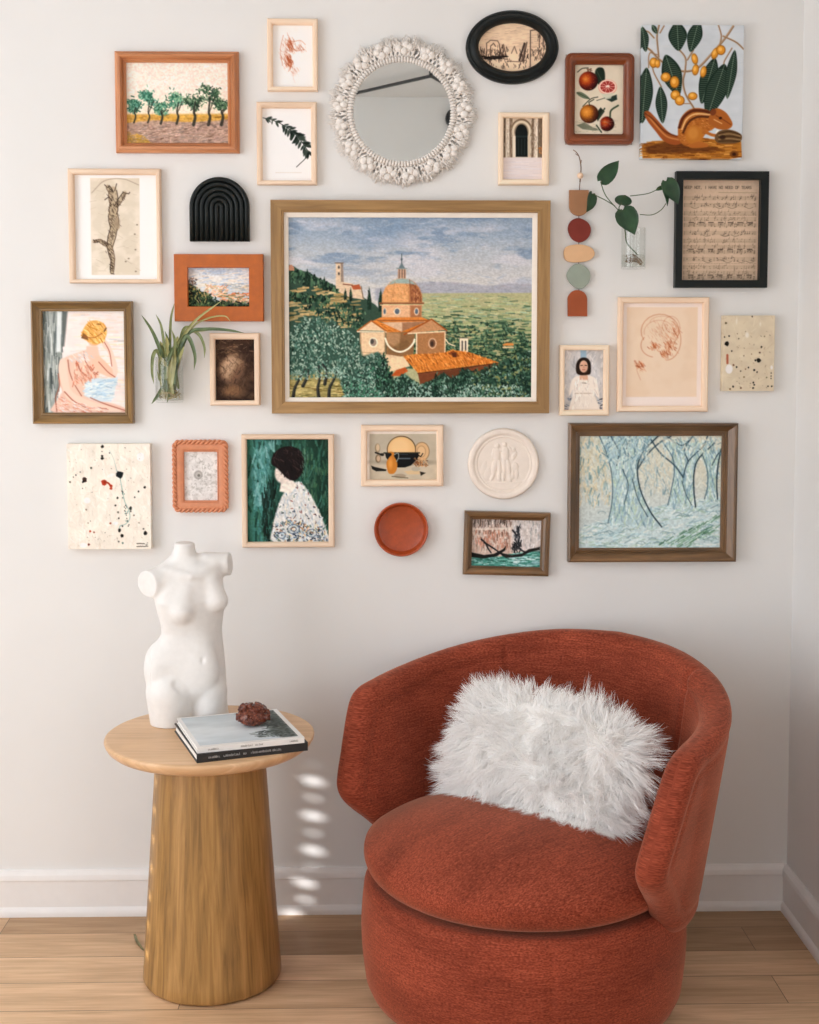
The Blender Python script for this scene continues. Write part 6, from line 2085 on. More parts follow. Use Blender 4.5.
# oval frame
def oval():
    c = on_y(512.7, 46.2, -.02)
    s = float(on_y(522, 46, -.02)[0] - on_y(512, 46, -.02)[0]) / 10
    root = thing('framed_picture', 'black oval frame with a brown ink harbour etching', 'picture', (c[0], 0, c[2] - 36 * s))
    prof = [(46.6, 36.2, .001), (46.6, 36.2, .010), (46.0, 35.6, .015), (44.4, 34, .018), (42.8, 32.6, .0175), (42, 31.8, .020), (40.0, 30, .0245), (37.6, 27.6, .025), (35.4, 25.2, .020), (34.4, 24.2, .015), (33.9, 23.7, .012), (33.9, 23.7, .005)]
    rs = [[(c[0] + a * s * cos(t), -d, c[2] + b * s * sin(t)) for t in np.linspace(0, 2 * pi, 96, endpoint=False)] for a, b, d in prof]
    MB().rings(rs + [rs[0]], False, False).build('frame', M_BLACKG, root, smooth=True, angle=38)
    px = art_etching()
    o = pic_object('print', px, rect_m(px.x0, px.y0, px.x1, px.y1, .02), -.006, PRINT_MAT, root)
    # trim the sheet to the oval so that nothing sticks out behind
    bm = bmesh.new()
    bm.from_mesh(o.data)
    kill = [v for v in bm.verts if ((v.co.x + root.location.x - c[0]) / (35.2 * s)) ** 2 + ((v.co.z + root.location.z - c[2]) / (25 * s)) ** 2 > 1]
    bmesh.ops.delete(bm, geom=kill, context='VERTS')
    bm.to_mesh(o.data)
    bm.free()


oval()


# unframed canvases
def canvas(label, box, px, thick, relief=None):
    r = rect_out(*box, thick)
    rl = None
    if relief is not None:
        rl = relief(px)
    o = pic_object('canvas_picture', px, r, -thick, PAINT_MAT, None, thick - .001, rl)
    loc = np.array([(r[0] + r[1]) / 2, 0, r[2]])
    v = np.empty(len(o.data.vertices) * 3, np.float32)
    o.data.vertices.foreach_get('co', v)
    v = (v.reshape(-1, 3) - loc).astype(np.float32)
    o.data.vertices.foreach_set('co', v.ravel())
    o.location = loc
    return tag(o, label, 'painting')


canvas('unframed canvas of a striped squirrel under fruit branches', (640, 25, 743, 160), art_squirrel(), .020)
canvas('small unframed beige canvas with black paint flecks and a white blot', (720.8, 315.5, 774.3, 391), art_speck_small(), .018, lambda p: .0012 * p.noise(6, 9, 5, 3))
canvas('larger unframed cream canvas splattered black and red with rough plaster texture', (67.5, 443.3, 152, 549), art_speck_large(), .024, lambda p: .0045 * np.clip(p.noise(6, 9, 5, 4) - .35, 0, 1) + .0007 * np.exp(-((p.noise(14, 8, 6, 2) - .5) / .02) ** 2))


# ribbed black arch
def arch():
    d = .02
    a, b = on_y(189.3, 241, -d), on_y(249.3, 241, -d)
    topz = on_y(219.3, 176.5, -d)[2]
    x0, x1, z0 = a[0], b[0], a[2]
    R = (x1 - x0) / 2
    cx = (x0 + x1) / 2
    zc = topz - R
    n_r = 6
    prof = [(R, .001), (R, .012)]
    for k in range(n_r):
        ro, ri = R * (1 - k / n_r), R * (1 - (k + 1) / n_r)
        m_ = np.linspace(0, pi, 9)
        for t in m_[1:-1] if k else m_[1:-1]:
            prof.append((ro + (ri - ro) * (1 - cos(t)) / 2, .012 + .0085 * sin(t) ** .7))
        if k < n_r - 1:
            prof.append((ri, .0115))
    prof = [q for q in prof if q[0] > R * .02] + [(R * .015, .0125)]
    rs = []
    for r, dd in prof:
        pts = [(cx + r, -dd, z0)]
        pts += [(cx + r * cos(t), -dd, zc + r * sin(t)) for t in np.linspace(0, pi, 40)]
        pts += [(cx - r, -dd, z0)]
        rs.append(pts)
    mb = MB()
    mb.rings(rs, False, True, closed=False)
    # flat foot
    foot = [rs[k][0] for k in range(len(rs))] + [rs[k][-1] for k in range(len(rs) - 1, -1, -1)]
    n0 = len(mb.v)
    for k in range(len(rs) - 1):
        q = [rs[k][0], rs[k + 1][0], (rs[k + 1][0][0], -.001, z0), (rs[k][0][0], -.001, z0)]
        mb.add(q, [(0, 1, 2, 3)])
        q = [rs[k][-1], rs[k + 1][-1], (rs[k + 1][-1][0], -.001, z0), (rs[k][-1][0], -.001, z0)]
        mb.add(q, [(3, 2, 1, 0)])
    mb.add([(cx - R, -.001, z0)] + [(cx + R * cos(t), -.001, zc + R * sin(t)) for t in np.linspace(pi, 0, 30)] + [(cx + R, -.001, z0)], [tuple(range(32))])
    o = mb.top('mounted_arch', M_BLACKG, 'black green ribbed arch ornament above the orange frame', 'ornament', (cx, 0, z0), smooth=True, angle=50)
    bm = bmesh.new()
    bm.from_mesh(o.data)
    bmesh.ops.remove_doubles(bm, verts=bm.verts, dist=1e-5)
    bmesh.ops.recalc_face_normals(bm, faces=bm.faces)
    bm.to_mesh(o.data)
    bm.free()


arch()


def disc_on_wall(c, prof, seg=72):
    """profile (radius, depth) turned about the axis through c, facing the room"""
    rs = [[(c[0] + r * cos(t), -d, c[2] + r * sin(t)) for t in np.linspace(0, 2 * pi, seg, endpoint=False)] for r, d in prof]
    return MB().rings(rs, True, True)


# terracotta dish
c = on_y(401.2, 529.5, -.02)
s1 = float(on_y(411, 529, -.02)[0] - on_y(401, 529, -.02)[0]) / 10
dish = [(20 * s1, .001), (24.5 * s1, .004), (26.6 * s1, .012), (27.2 * s1, .022), (26.8 * s1, .0245), (25.9 * s1, .025), (25.0 * s1, .0235), (24.2 * s1, .016), (22.8 * s1, .0075), (20 * s1, .0055), (1 * s1, .0055)]
disc_on_wall(c, dish).top('mounted_dish', plain('glazed_terracotta', A(148, 62, 26), .32, var=.10, scale=90, bmp=.15, bscale=220), 'round terracotta dish with raised rim mounted between pictures', 'dish', (c[0], 0, c[2] - 27 * s1), smooth=True, angle=50)


# plaster medallion with three figures in relief
def medallion():
    c = on_y(504, 464.3, -.02)
    s = float(on_y(514, 464, -.02)[0] - on_y(504, 464, -.02)[0]) / 10
    n = 190
    g_ = np.linspace(-36.5, 36.5, n)
    X, Y = np.meshgrid(g_, g_)          # units as in the picture plane, Y down
    r = np.hypot(X, Y)
    h = np.interp(r, [0, 26.3, 26.8, 27.6, 28.4, 29.2, 31, 33.2, 34.6, 35.4, 35.8], [8, 8, 9.2, 9.6, 9.0, 10.2, 13.2, 13.6, 12.4, 9.5, 3])

    def blob(px, py, rx, ry, hh, ang=0, pw=.5):
        x, y = X - (px - 504), Y - (py - 464.3)
        ca, sa = cos(radians(ang)), sin(radians(ang))
        u, v = (x * ca + y * sa) / rx, (-x * sa + y * ca) / ry
        return hh * np.clip(1 - u * u - v * v, 0, 1) ** pw

    fig = np.zeros_like(h)
    for a in ((497.5, 446, 2.3, 2.9, 3), (504.5, 445, 2.3, 2.9, 3.2), (513.8, 450, 2.0, 2.4, 2.2), (497, 455, 3.6, 7, 3), (505.5, 454, 4, 7.5, 3.4), (495, 467, 3, 8, 2.8, 14), (499.5, 467, 2.4, 8, 2.6, -6), (504.5, 466, 2.6, 9, 3), (508.5, 467, 2.6, 9, 2.8, -8), (493, 477, 1.8, 5, 2.2, 22), (499.5, 477, 1.7, 5, 2.2, -4),
              (504, 477, 1.7, 5, 2.4), (510.5, 478, 1.7, 5, 2.2, -8), (514.5, 456, 2.2, 5, 1.8, 25), (515.5, 467, 3.4, 4.2, 2.4), (517, 474, 2, 6, 2), (513, 476, 1.5, 5, 1.6, 8), (511, 449.5, 1.2, 4.5, 2, -40), (500.5, 451.5, 1.2, 4, 2.2, 70), (493.5, 453, 1.2, 5, 1.8, 10), (488, 474, 3, 6, 1.0, 12), (484, 468, 2.4, 7, .8, 20)):
        fig = np.maximum(fig, blob(*a))
    h = h + np.where(r < 26, fig, 0)
    gy = Y + 464.3
    h = h + np.where((r < 26) & (gy > 482.5), 1.1, 0)
    h = h - np.where((r < 26) & (np.abs(gy - 482.2) < .5), .6, 0)
    # keep the disc only
    V = np.stack([c[0] + X * s, -.001 - h * .0011, c[2] - Y * s], -1)
    k = np.clip(35.8 / np.maximum(r, 1e-6), 0, 1)
    V[..., 0] = c[0] + X * np.where(r > 35.8, k, 1) * s
    V[..., 2] = c[2] - Y * np.where(r > 35.8, k, 1) * s
    V[..., 1] = np.where(r > 35.8, -.001, V[..., 1])
    i = np.arange(n * n).reshape(n, n)
    F = np.stack([i[:-1, :-1], i[1:, :-1], i[1:, 1:], i[:-1, 1:]], -1)
    keep = (r[:-1, :-1] < 37.2) & (r[1:, 1:] < 37.2) & (r[1:, :-1] < 37.2) & (r[:-1, 1:] < 37.2)
    F = F[keep]
    used = np.unique(F)
    mp_ = -np.ones(n * n, int)
    mp_[used] = np.arange(len(used))
    top('mounted_medallion', V.reshape(-1, 3)[used], mp_[F], plain('cream_plaster', A(212, 202, 192), .6, var=.02, scale=60), 'round white plaster medallion with three figures in relief', 'medallion', (c[0], 0, c[2] - 35.8 * s), smooth=True, angle=60)


medallion()


# hanging string of flat clay shapes
def shape_string():
    P = lambda x, y, d=.012: on_y(x, y, -d)
    s = float(P(590, 250)[0] - P(580, 250)[0]) / 10
    root = thing('hanging_ornament', 'hanging string of five flat clay shapes below a twig', 'ornament', tuple(P(578, 317) * np.array([1, 0, 1])))

    def plate(name, pts, col, label):
        q = [(x, y, 0) for x, y in pts]
        th = .009
        out = [np.array(P(x, y)) for x, y in pts]
        c_ = sum(out) / len(out)
        rs = []
        for k, dd in ((.97, .004), (1.0, .0055), (1.0, .0115), (.97, .013)):
            rs.append([(c_[0] + (p_[0] - c_[0]) * k, -dd, c_[2] + (p_[2] - c_[2]) * k) for p_ in out])
        MB().rings(rs).build(name, plain(name + '_' + label.split()[0], col, .7, var=.04, bmp=.1), root, smooth=True, angle=40, label=label)
    arc = lambda cx, cy, rx, ry, a0, a1, n=18: [(cx + rx * cos(radians(a)), cy + ry * sin(radians(a))) for a in np.linspace(a0, a1, n)]
    plate('clay_shape', [(569.3, 190)] + [(588.8, 190)] + [(588.8, 206)] + arc(579, 206, 9.8, 9.8, 0, 180), A(146, 104, 72), 'tan tablet with rounded foot')
    sm = lambda pts: [(p_[0], p_[1]) for p_ in spline([(pts[-1][0], pts[-1][1], 0)] + [(x, y, 0) for x, y in pts] + [(x, y, 0) for x, y in pts[:2]], 6)[6:-7]]
    plate('clay_shape', sm([(579, 218), (588, 222.5), (591, 230), (588, 238), (580, 242.3), (572, 238.5), (568, 229), (571, 221)]), A(108, 32, 18), 'dark red rounded pebble')
    plate('clay_shape', sm([(579, 244.3), (591, 247.5), (594.8, 254), (590, 260), (579, 262.3), (568, 261.5), (564, 256), (566, 247)]), A(196, 158, 120), 'beige oval pebble')
    plate('clay_shape', sm([(579, 263.8), (588, 269), (590.5, 277), (587, 285), (580, 289), (572, 285), (566.8, 276), (571, 267)]), A(132, 142, 130), 'grey green rounded pebble')
    plate('clay_shape', [(587.3, 316.3), (567.8, 316.3), (567.8, 299.5)] + arc(577.5, 299.8, 9.8, 9.8, 180, 360), A(140, 66, 30), 'rust arch')
    cord = plain('brown_twine', A(92, 70, 54), .9)
    MB().tube([P(579.3, 191, .009), P(580, 182, .009), P(580.8, 175, .009)], .0011, 6).build('cord', cord, root, smooth=True)
    for a, b in ((215.7, 219), (241.8, 245), (261.6, 264.6), (288.5, 291)):
        MB().tube([P(578.8, a, .009), P(578.8, b, .009)], .0010, 6).build('cord', cord, root, smooth=True)
    tw = MB()
    tw.tube(spline([P(580, 182, .010), P(581, 168, .012), P(579.5, 158, .013), P(576.5, 152.5, .012), P(573.2, 149.8, .011)], 6), np.linspace(.0018, .0009, 25), 6)
    tw.tube([P(580.6, 165, .012), P(581.6, 160, .016)], .0009, 5)
    tw.tube([P(578.8, 156, .013), P(575.2, 153.6, .018)], [.0012, .0006], 5)
    tw.build('twig', plain('brown_twig', A(104, 80, 62), .9, var=.1), root, smooth=True)
    b = P(580.2, 175.6, .011)
    r = 3.1 * s
    rs = [[(b[0] + r * cos(a) * cos(t), b[1] + r * cos(a) * sin(t), b[2] + r * sin(a)) for t in np.linspace(0, 2 * pi, 16, endpoint=False)] for a in np.linspace(-1.45, 1.45, 9)]
    MB().rings(rs).build('bead', plain('pale_wood_bead', A(214, 186, 160), .5), root, smooth=True)


shape_string()


# macrame mirror
def mirror():
    rng = np.random.default_rng(8)
    c = on_y(402, 111.5, -.018)
    s = float(on_y(412, 111, -.018)[0] - on_y(402, 111, -.018)[0]) / 10
    root = thing('mirror', 'round mirror with cream macrame and fringe surround', 'mirror', (c[0], 0, c[2] - 73 * s))
    m, nt, b = nodes_of('mirror_silver')
    b.inputs['Base Color'].default_value = (0.72, 0.745, 0.74, 1)
    b.inputs['Metallic'].default_value = 1.0
    b.inputs['Roughness'].default_value = 0.015
    disc_on_wall(c, [(50 * s, .004), (50 * s, .0125), (49.4 * s, .013), (0.5 * s, .013)], 96).build('mirror_glass', m, root)
    cotton = plain('cream_cotton_cord', (.83, .795, .755), .9, var=.05, scale=150, bmp=.2, bscale=900)
    # ring wrapped in cord: many small radial loops
    rg = MB()
    n = 108
    at = lambda r, t, d: np.array([c[0] + r * s * cos(t), -d, c[2] + r * s * sin(t)])
    for k in range(n):
        t = 2 * pi * k / n
        pts = [at(49.3, t, .012), at(49.9, t, .0185), at(51.6, t, .0205), at(53.4, t, .018), at(54.3, t, .011)]
        rg.tube(pts, .0033 * .92, 5)
    rg.build('cord_wrap', cotton, root, smooth=True)
    core = MB()
    core.tube([at(52, t, .011) for t in np.linspace(0, 2 * pi, 97)], .0055, 8)
    nb = 96
    bk = [[at(r, 2 * pi * i / nb, d) for i in range(nb)] for r, d in ((53, .003), (53, .0065), (67.5 , .0065), (67.5, .003))]
    core.build('ring_hoop', cotton, root, smooth=True)
    # berry knots in diamonds of four, with open cord between them
    k_i = 0
    ng = 17
    for g_ in range(ng):
        t0 = 2 * pi * (g_ + .15) / ng
        for dr, dt, q in ((58.8, 0, 1.0), (62.6, -.075, 1.05), (62.9, .075, 1.0), (66.4, 0.01, .95)):
            t = t0 + dt + rng.normal(0, .012)
            r = dr + rng.normal(0, .6)
            ctr = at(r, t, .016)
            er, et = np.array([cos(t), 0, sin(t)]), np.array([-sin(t), 0, cos(t)])
            rs = []
            R1, R2, R3 = 3.9 * s * q, 3.6 * s * q, .0095
            for a in np.linspace(-1.5, 1.5, 7):
                rs.append([ctr + er * R1 * sin(a) + cos(a) * (et * R2 * cos(u) + np.array([0, 1.0, 0]) * R3 * sin(u)) * (1 + .10 * cos(6 * u)) for u in np.linspace(0, 2 * pi, 18, endpoint=False)])
            MB().rings(rs).build('berry_knot', cotton, root, smooth=True)
    web = MB()
    for k in range(84):
        t = 2 * pi * k / 84
        for sg in (-1, 1):
            if rng.random() < .95:
                e = t + sg * rng.uniform(.045, .085)
                web.tube([at(54, t, .012), at(58, (t + e) / 2 + sg * .01, .017), at(62, e, .013)], .0026, 5)
                web.tube([at(62, e, .013), at(65.5, e - sg * .03, .016), at(68.5, t + sg * rng.uniform(0, .04), .011)], .0026, 5)
    web.build('knotted_cord', cotton, root, smooth=True)
    fr = MB()
    for k in range(1300):
        t = 2 * pi * (k + rng.random()) / 1300
        lump = .5 + .5 * cos(ng * t + 1.0)
        r0 = rng.uniform(62, 68)
        r1 = 69.5 + 4.2 * lump + rng.normal(0, 1.8)
        t1 = t + rng.normal(0, .022)
        d0, d1 = rng.uniform(.006, .014), rng.uniform(.004, .016)
        tm = (t + t1) / 2 + rng.normal(0, .015)
        fr.tube([at(r0, t, d0), at((r0 + r1) / 2, tm, d1 + .004), at(r1, t1, d1)], [.0013, .0012, .0007], 4)
    f = fr.build('fringe', cotton, root, smooth=True)
    f['kind'] = 'stuff'


mirror()

# seen only in the mirror: a bent black rail under the ceiling
def mirrored(px, py, z):
    """where the ray that the mirror sends back reaches the height z"""
    p_ = on_y(px, py, -.013)
    d = ray(px, py) * np.array([1, -1, 1])
    return p_ + d * ((z - p_[2]) / d[2])


RZ = CEIL - .035
pts = [mirrored(352, 94, RZ), mirrored(431, 76, RZ), mirrored(450, 87, RZ)]
mb = MB()
mb.tube(pts, .009, 8)
for p_ in (pts[0], pts[1], pts[2]):
    mb.tube([p_, (p_[0], p_[1], CEIL)], .01, 8)
mb.top('ceiling_rail', plain('black_metal', A(30, 30, 30), .5), 'bent black rail under the ceiling, seen in the mirror', 'rail', (pts[1][0], pts[1][1], CEIL), smooth=True, angle=40)


q_ = on_y(455, 119, -.013)
dr_ = ray(455, 119) * np.array([1, -1, 1])
q_ = q_ + dr_ * ((W_FRONT - q_[1]) / dr_[1])
rs = [[(q_[0] + r_ * cos(t), W_FRONT + d_, q_[2] + r_ * sin(t)) for t in np.linspace(0, 2 * pi, 32, endpoint=False)] for r_, d_ in ((.055, .001), (.055, .03), (.048, .036), (.03, .036), (.026, .03))]
MB().rings(rs).top('mounted_disc', plain('black_metal', A(30, 30, 30), .5), 'small round black fixture high on the far wall, seen in the mirror', 'fixture', (q_[0], W_FRONT, q_[2]), smooth=True, angle=40)


# ------------------------------------------------------------------ plants in small glass vases
def clear(name, tint, rough=0.0, refl=1.0):
    """thin clear wall: lets light straight through, mirrors a little at glancing angles"""
    if name in _mats:
        return _mats[name]
    m, nt, b = nodes_of(name)
    nt.nodes.remove(b)
    tr = N(nt, 'ShaderNodeBsdfTransparent')
    tr.inputs[0].default_value = (*tint, 1)
    gl = N(nt, 'ShaderNodeBsdfGlossy')
    gl.inputs['Roughness'].default_value = rough
    fr = N(nt, 'ShaderNodeLayerWeight')
    pw = N(nt, 'ShaderNodeMath', operation='POWER')
    pw.inputs[1].default_value = 4.0
    nt.links.new(fr.outputs['Facing'], pw.inputs[0])
    ml = N(nt, 'ShaderNodeMath', operation='MULTIPLY_ADD')
    ml.inputs[1].default_value = 0.35 * refl
    ml.inputs[2].default_value = 0.035 * refl
    nt.links.new(pw.outputs[0], ml.inputs[0])
    mx = N(nt, 'ShaderNodeMixShader')
    nt.links.new(ml.outputs[0], mx.inputs[0])
    nt.links.new(tr.outputs[0], mx.inputs[1])
    nt.links.new(gl.outputs[0], mx.inputs[2])
    nt.links.new(mx.outputs[0], nt.nodes['Material Output'].inputs[0])
    _mats[name] = m
    return m


def glass():
    return clear('clear_glass', (.97, .975, .97), .02)


def water():
    return clear('water', (.95, .955, .94), .0, .5)


def leaf_mat(name, dark, light, scale=40):
    if name in _mats:
        return _mats[name]
    m, nt, b = nodes_of(name)
    v = coords(nt)
    f = noise(nt, v, scale, 4)
    nt.links.new(ramp(nt, [(0.3, dark), (0.7, light)], f), b.inputs['Base Color'])
    b.inputs['Roughness'].default_value = .38
    tr = N(nt, 'ShaderNodeBsdfTranslucent')
    tr.inputs[0].default_value = (*[min(1, q * 1.6) for q in light], 1)
    mx = N(nt, 'ShaderNodeMixShader')
    mx.inputs[0].default_value = .18
    nt.links.new(b.outputs[0], mx.inputs[1])
    nt.links.new(tr.outputs[0], mx.inputs[2])
    nt.links.new(mx.outputs[0], nt.nodes['Material Output'].inputs[0])
    _mats[name] = m
    return m


def heart_leaf(base, tip, width, normal, fold=.25, droop=.15, side=1.0):
    """pothos leaf blade as a thin closed sheet"""
    base, tip, normal = np.array(base), np.array(tip), np.array(normal, float)
    d = tip - base
    L = np.linalg.norm(d)
    d /= L
    w = np.cross(normal, d)
    w /= np.linalg.norm(w)
    nn = np.cross(d, w)
    ts = np.linspace(0, 1, 15)
    prof = np.interp(ts, [0, .04, .12, .28, .45, .65, .82, .94, 1], [.30, .66, .90, 1, .95, .72, .40, .13, .01])
    us = np.linspace(-1, 1, 9)
    V = []
    for t, p in zip(ts, prof):
        for u in us:
            back = -.10 * L * (abs(u) ** 1.5) * max(0, 1 - t * 4)
            q = base + d * (t * L + back) + w * (u * width * p * (side if u > 0 else 1)) + nn * (fold * abs(u) * width * p - droop * L * t * t + .04 * width * cos(t * 9) * u * u)
            V.append(q)
    n, k = len(ts), len(us)
    i = np.arange(n * k).reshape(n, k)
    F = np.stack([i[:-1, :-1], i[1:, :-1], i[1:, 1:], i[:-1, 1:]], -1).reshape(-1, 4).tolist()
    V2 = [v - nn * .0006 for v in V]
    N_ = n * k
    F2 = [tuple(q + N_ for q in f[::-1]) for f in F]
    loop = list(i[:, 0]) + list(i[-1, 1:]) + list(i[-2::-1, -1]) + list(i[0, -2:0:-1])
    E = [(int(loop[j]), int(loop[(j + 1) % len(loop)]), int(loop[(j + 1) % len(loop)]) + N_, int(loop[j]) + N_) for j in range(len(loop))]
    return V + V2, F + F2 + E


def blade(pts, w, normal=(0, -1, 0)):
    """narrow arching blade, channelled, closed thin sheet"""
    P = spline(pts, 7)
    n = len(P)
    V, Vb = [], []
    for k, p in enumerate(P):
        a, b = P[max(0, k - 1)], P[min(n - 1, k + 1)]
        t = (b - a) / (np.linalg.norm(b - a) + 1e-9)
        s = np.cross(t, np.array(normal, float))
        s /= np.linalg.norm(s) + 1e-9
        m_ = np.cross(s, t)
        q = k / (n - 1)
        ww = w * np.interp(q, [0, .15, .5, .85, 1], [.75, .95, 1, .6, .04])
        for u in (-1, 0, 1):
            v = p + s * u * ww + m_ * (-.35 * ww * abs(u))
            V.append(v)
            Vb.append(v + m_ * .0005)
    i = np.arange(n * 3).reshape(n, 3)
    F = np.stack([i[:-1, :-1], i[1:, :-1], i[1:, 1:], i[:-1, 1:]], -1).reshape(-1, 4).tolist()
    N_ = n * 3
    loop = list(i[:, 0]) + list(i[-1, 1:]) + list(i[-2::-1, -1]) + [i[0, 1]]
    E = [(int(loop[j]), int(loop[(j + 1) % len(loop)]), int(loop[(j + 1) % len(loop)]) + N_, int(loop[j]) + N_) for j in range(len(loop))]
    return V + Vb, F + [tuple(q + N_ for q in f[::-1]) for f in F] + E


def pothos():
    d = .035
    P = lambda x, y, dd=d: on_y(x, y, -dd)
    c = P(633.3, 269)
    s = float(P(640, 250)[0] - P(630, 250)[0]) / 10
    root = thing('mounted_vase', 'clear glass tube vase with a rooted pothos cutting', 'vase', (c[0], 0, c[2]))
    Rr, zb, zt = 12.3 * s, c[2], P(633, 228)[2]
    cy = -(Rr + .003)
    cc = (c[0], cy, 0)
    MB().lathe([(.0004, zb), (Rr - .002, zb), (Rr, zb + .002), (Rr, zt), (Rr - .0012, zt + .0004), (Rr - .0022, zt), (Rr - .0022, zb + .006), (.0004, zb + .006)], cc, 40).build('glass_tube', glass(), root, smooth=True, angle=40)
    zw = P(633, 255)[2]
    MB().lathe([(.0003, zb + .0062), (Rr - .0026, zb + .0062), (Rr - .0026, zw), (.0003, zw)], cc, 32).build('water', water(), root, smooth=True, angle=40)
    mroot = plain('brown_roots', A(120, 96, 70), .8, var=.1)
    rng = np.random.default_rng(4)
    ro = MB()
    for k in range(9):
        a = rng.uniform(0, 2 * pi)
        pts = [np.array([c[0], cy, zw + .002])]
        for j in range(5):
            a += rng.uniform(.5, 1.3)
            pts.append(np.array([c[0] + (Rr - .005) * rng.uniform(.5, .95) * cos(a), cy + (Rr - .005) * .8 * sin(a), zb + .009 + (zw - zb - .012) * rng.random()]))
        ro.tube(spline(pts, 5), .0007, 4)
    ro.build('roots', mroot, root, smooth=True)
    lm = leaf_mat('pothos_leaf', A(26, 52, 34), A(48, 84, 52))
    stm = plain('pothos_stem', A(62, 84, 50), .5, var=.08)
    st = MB()
    st.tube(spline([(c[0] + 4 * s, cy, zw + .001), P(627, 243, -cy), P(625.5, 233, -cy), P(623.5, 222, .045), P(621, 209, .05)], 6), .0016, 6)
    st.build('stem', stm, root, smooth=True)
    jobs = [
        # petiole control points, leaf base, tip, half width, normal, fold
        ([P(620, 212, .05), P(606, 196, .052), P(600.5, 181.5, .05)], P(601, 181, .05), P(619.5, 160.5, .055), 8.2 * s, (.35, -1, .25), .35),
        ([P(615, 206, .05), P(605, 200, .05), P(592.5, 193.8, .045)], P(592, 194, .045), P(588, 212, .060), 7.2 * s, (.75, -.8, .1), .3),
        ([P(622, 215, .05), P(619, 208, .055), P(622, 203, .062)], P(622, 205, .060), P(625.5, 194, .040), 8.6 * s, (0, -.75, .65), .25),
        ([P(622, 215, .05), P(620, 211, .06), P(622, 210, .066)], P(622.5, 210, .066), P(635.5, 234, .075), 11.8 * s, (.05, -1, .25), .22),
        ([P(630, 196, .05), P(648, 193.5, .055), P(660, 188, .058)], P(662, 186, .058), P(669, 205.5, .068), 5.2 * s, (.8, -.7, .15), .35),
        ([P(640, 214.5, .045), P(652, 214.8, .055), P(661, 210, .058), P(666, 203.5, .06)], P(666, 181, .058), P(679, 203.5, .062), 8.8 * s, (.1, -1, .15), .25),
    ]
    for pet, b_, t_, w_, n_, fd in jobs:
        V, F = heart_leaf(b_, t_, w_, n_, fd, .08)
        lf = obj('leaf', V, F, lm, root, smooth=True)
        MB().tube(spline(pet, 6), .0012, 6).build('petiole', stm, lf, smooth=True)
    V, F = heart_leaf(P(662.5, 187.5, .056), P(655.5, 190, .060), 2.4 * s, (0, -1, .4), .3)
    obj('leaf', V, F, lm, root, smooth=True)


pothos()


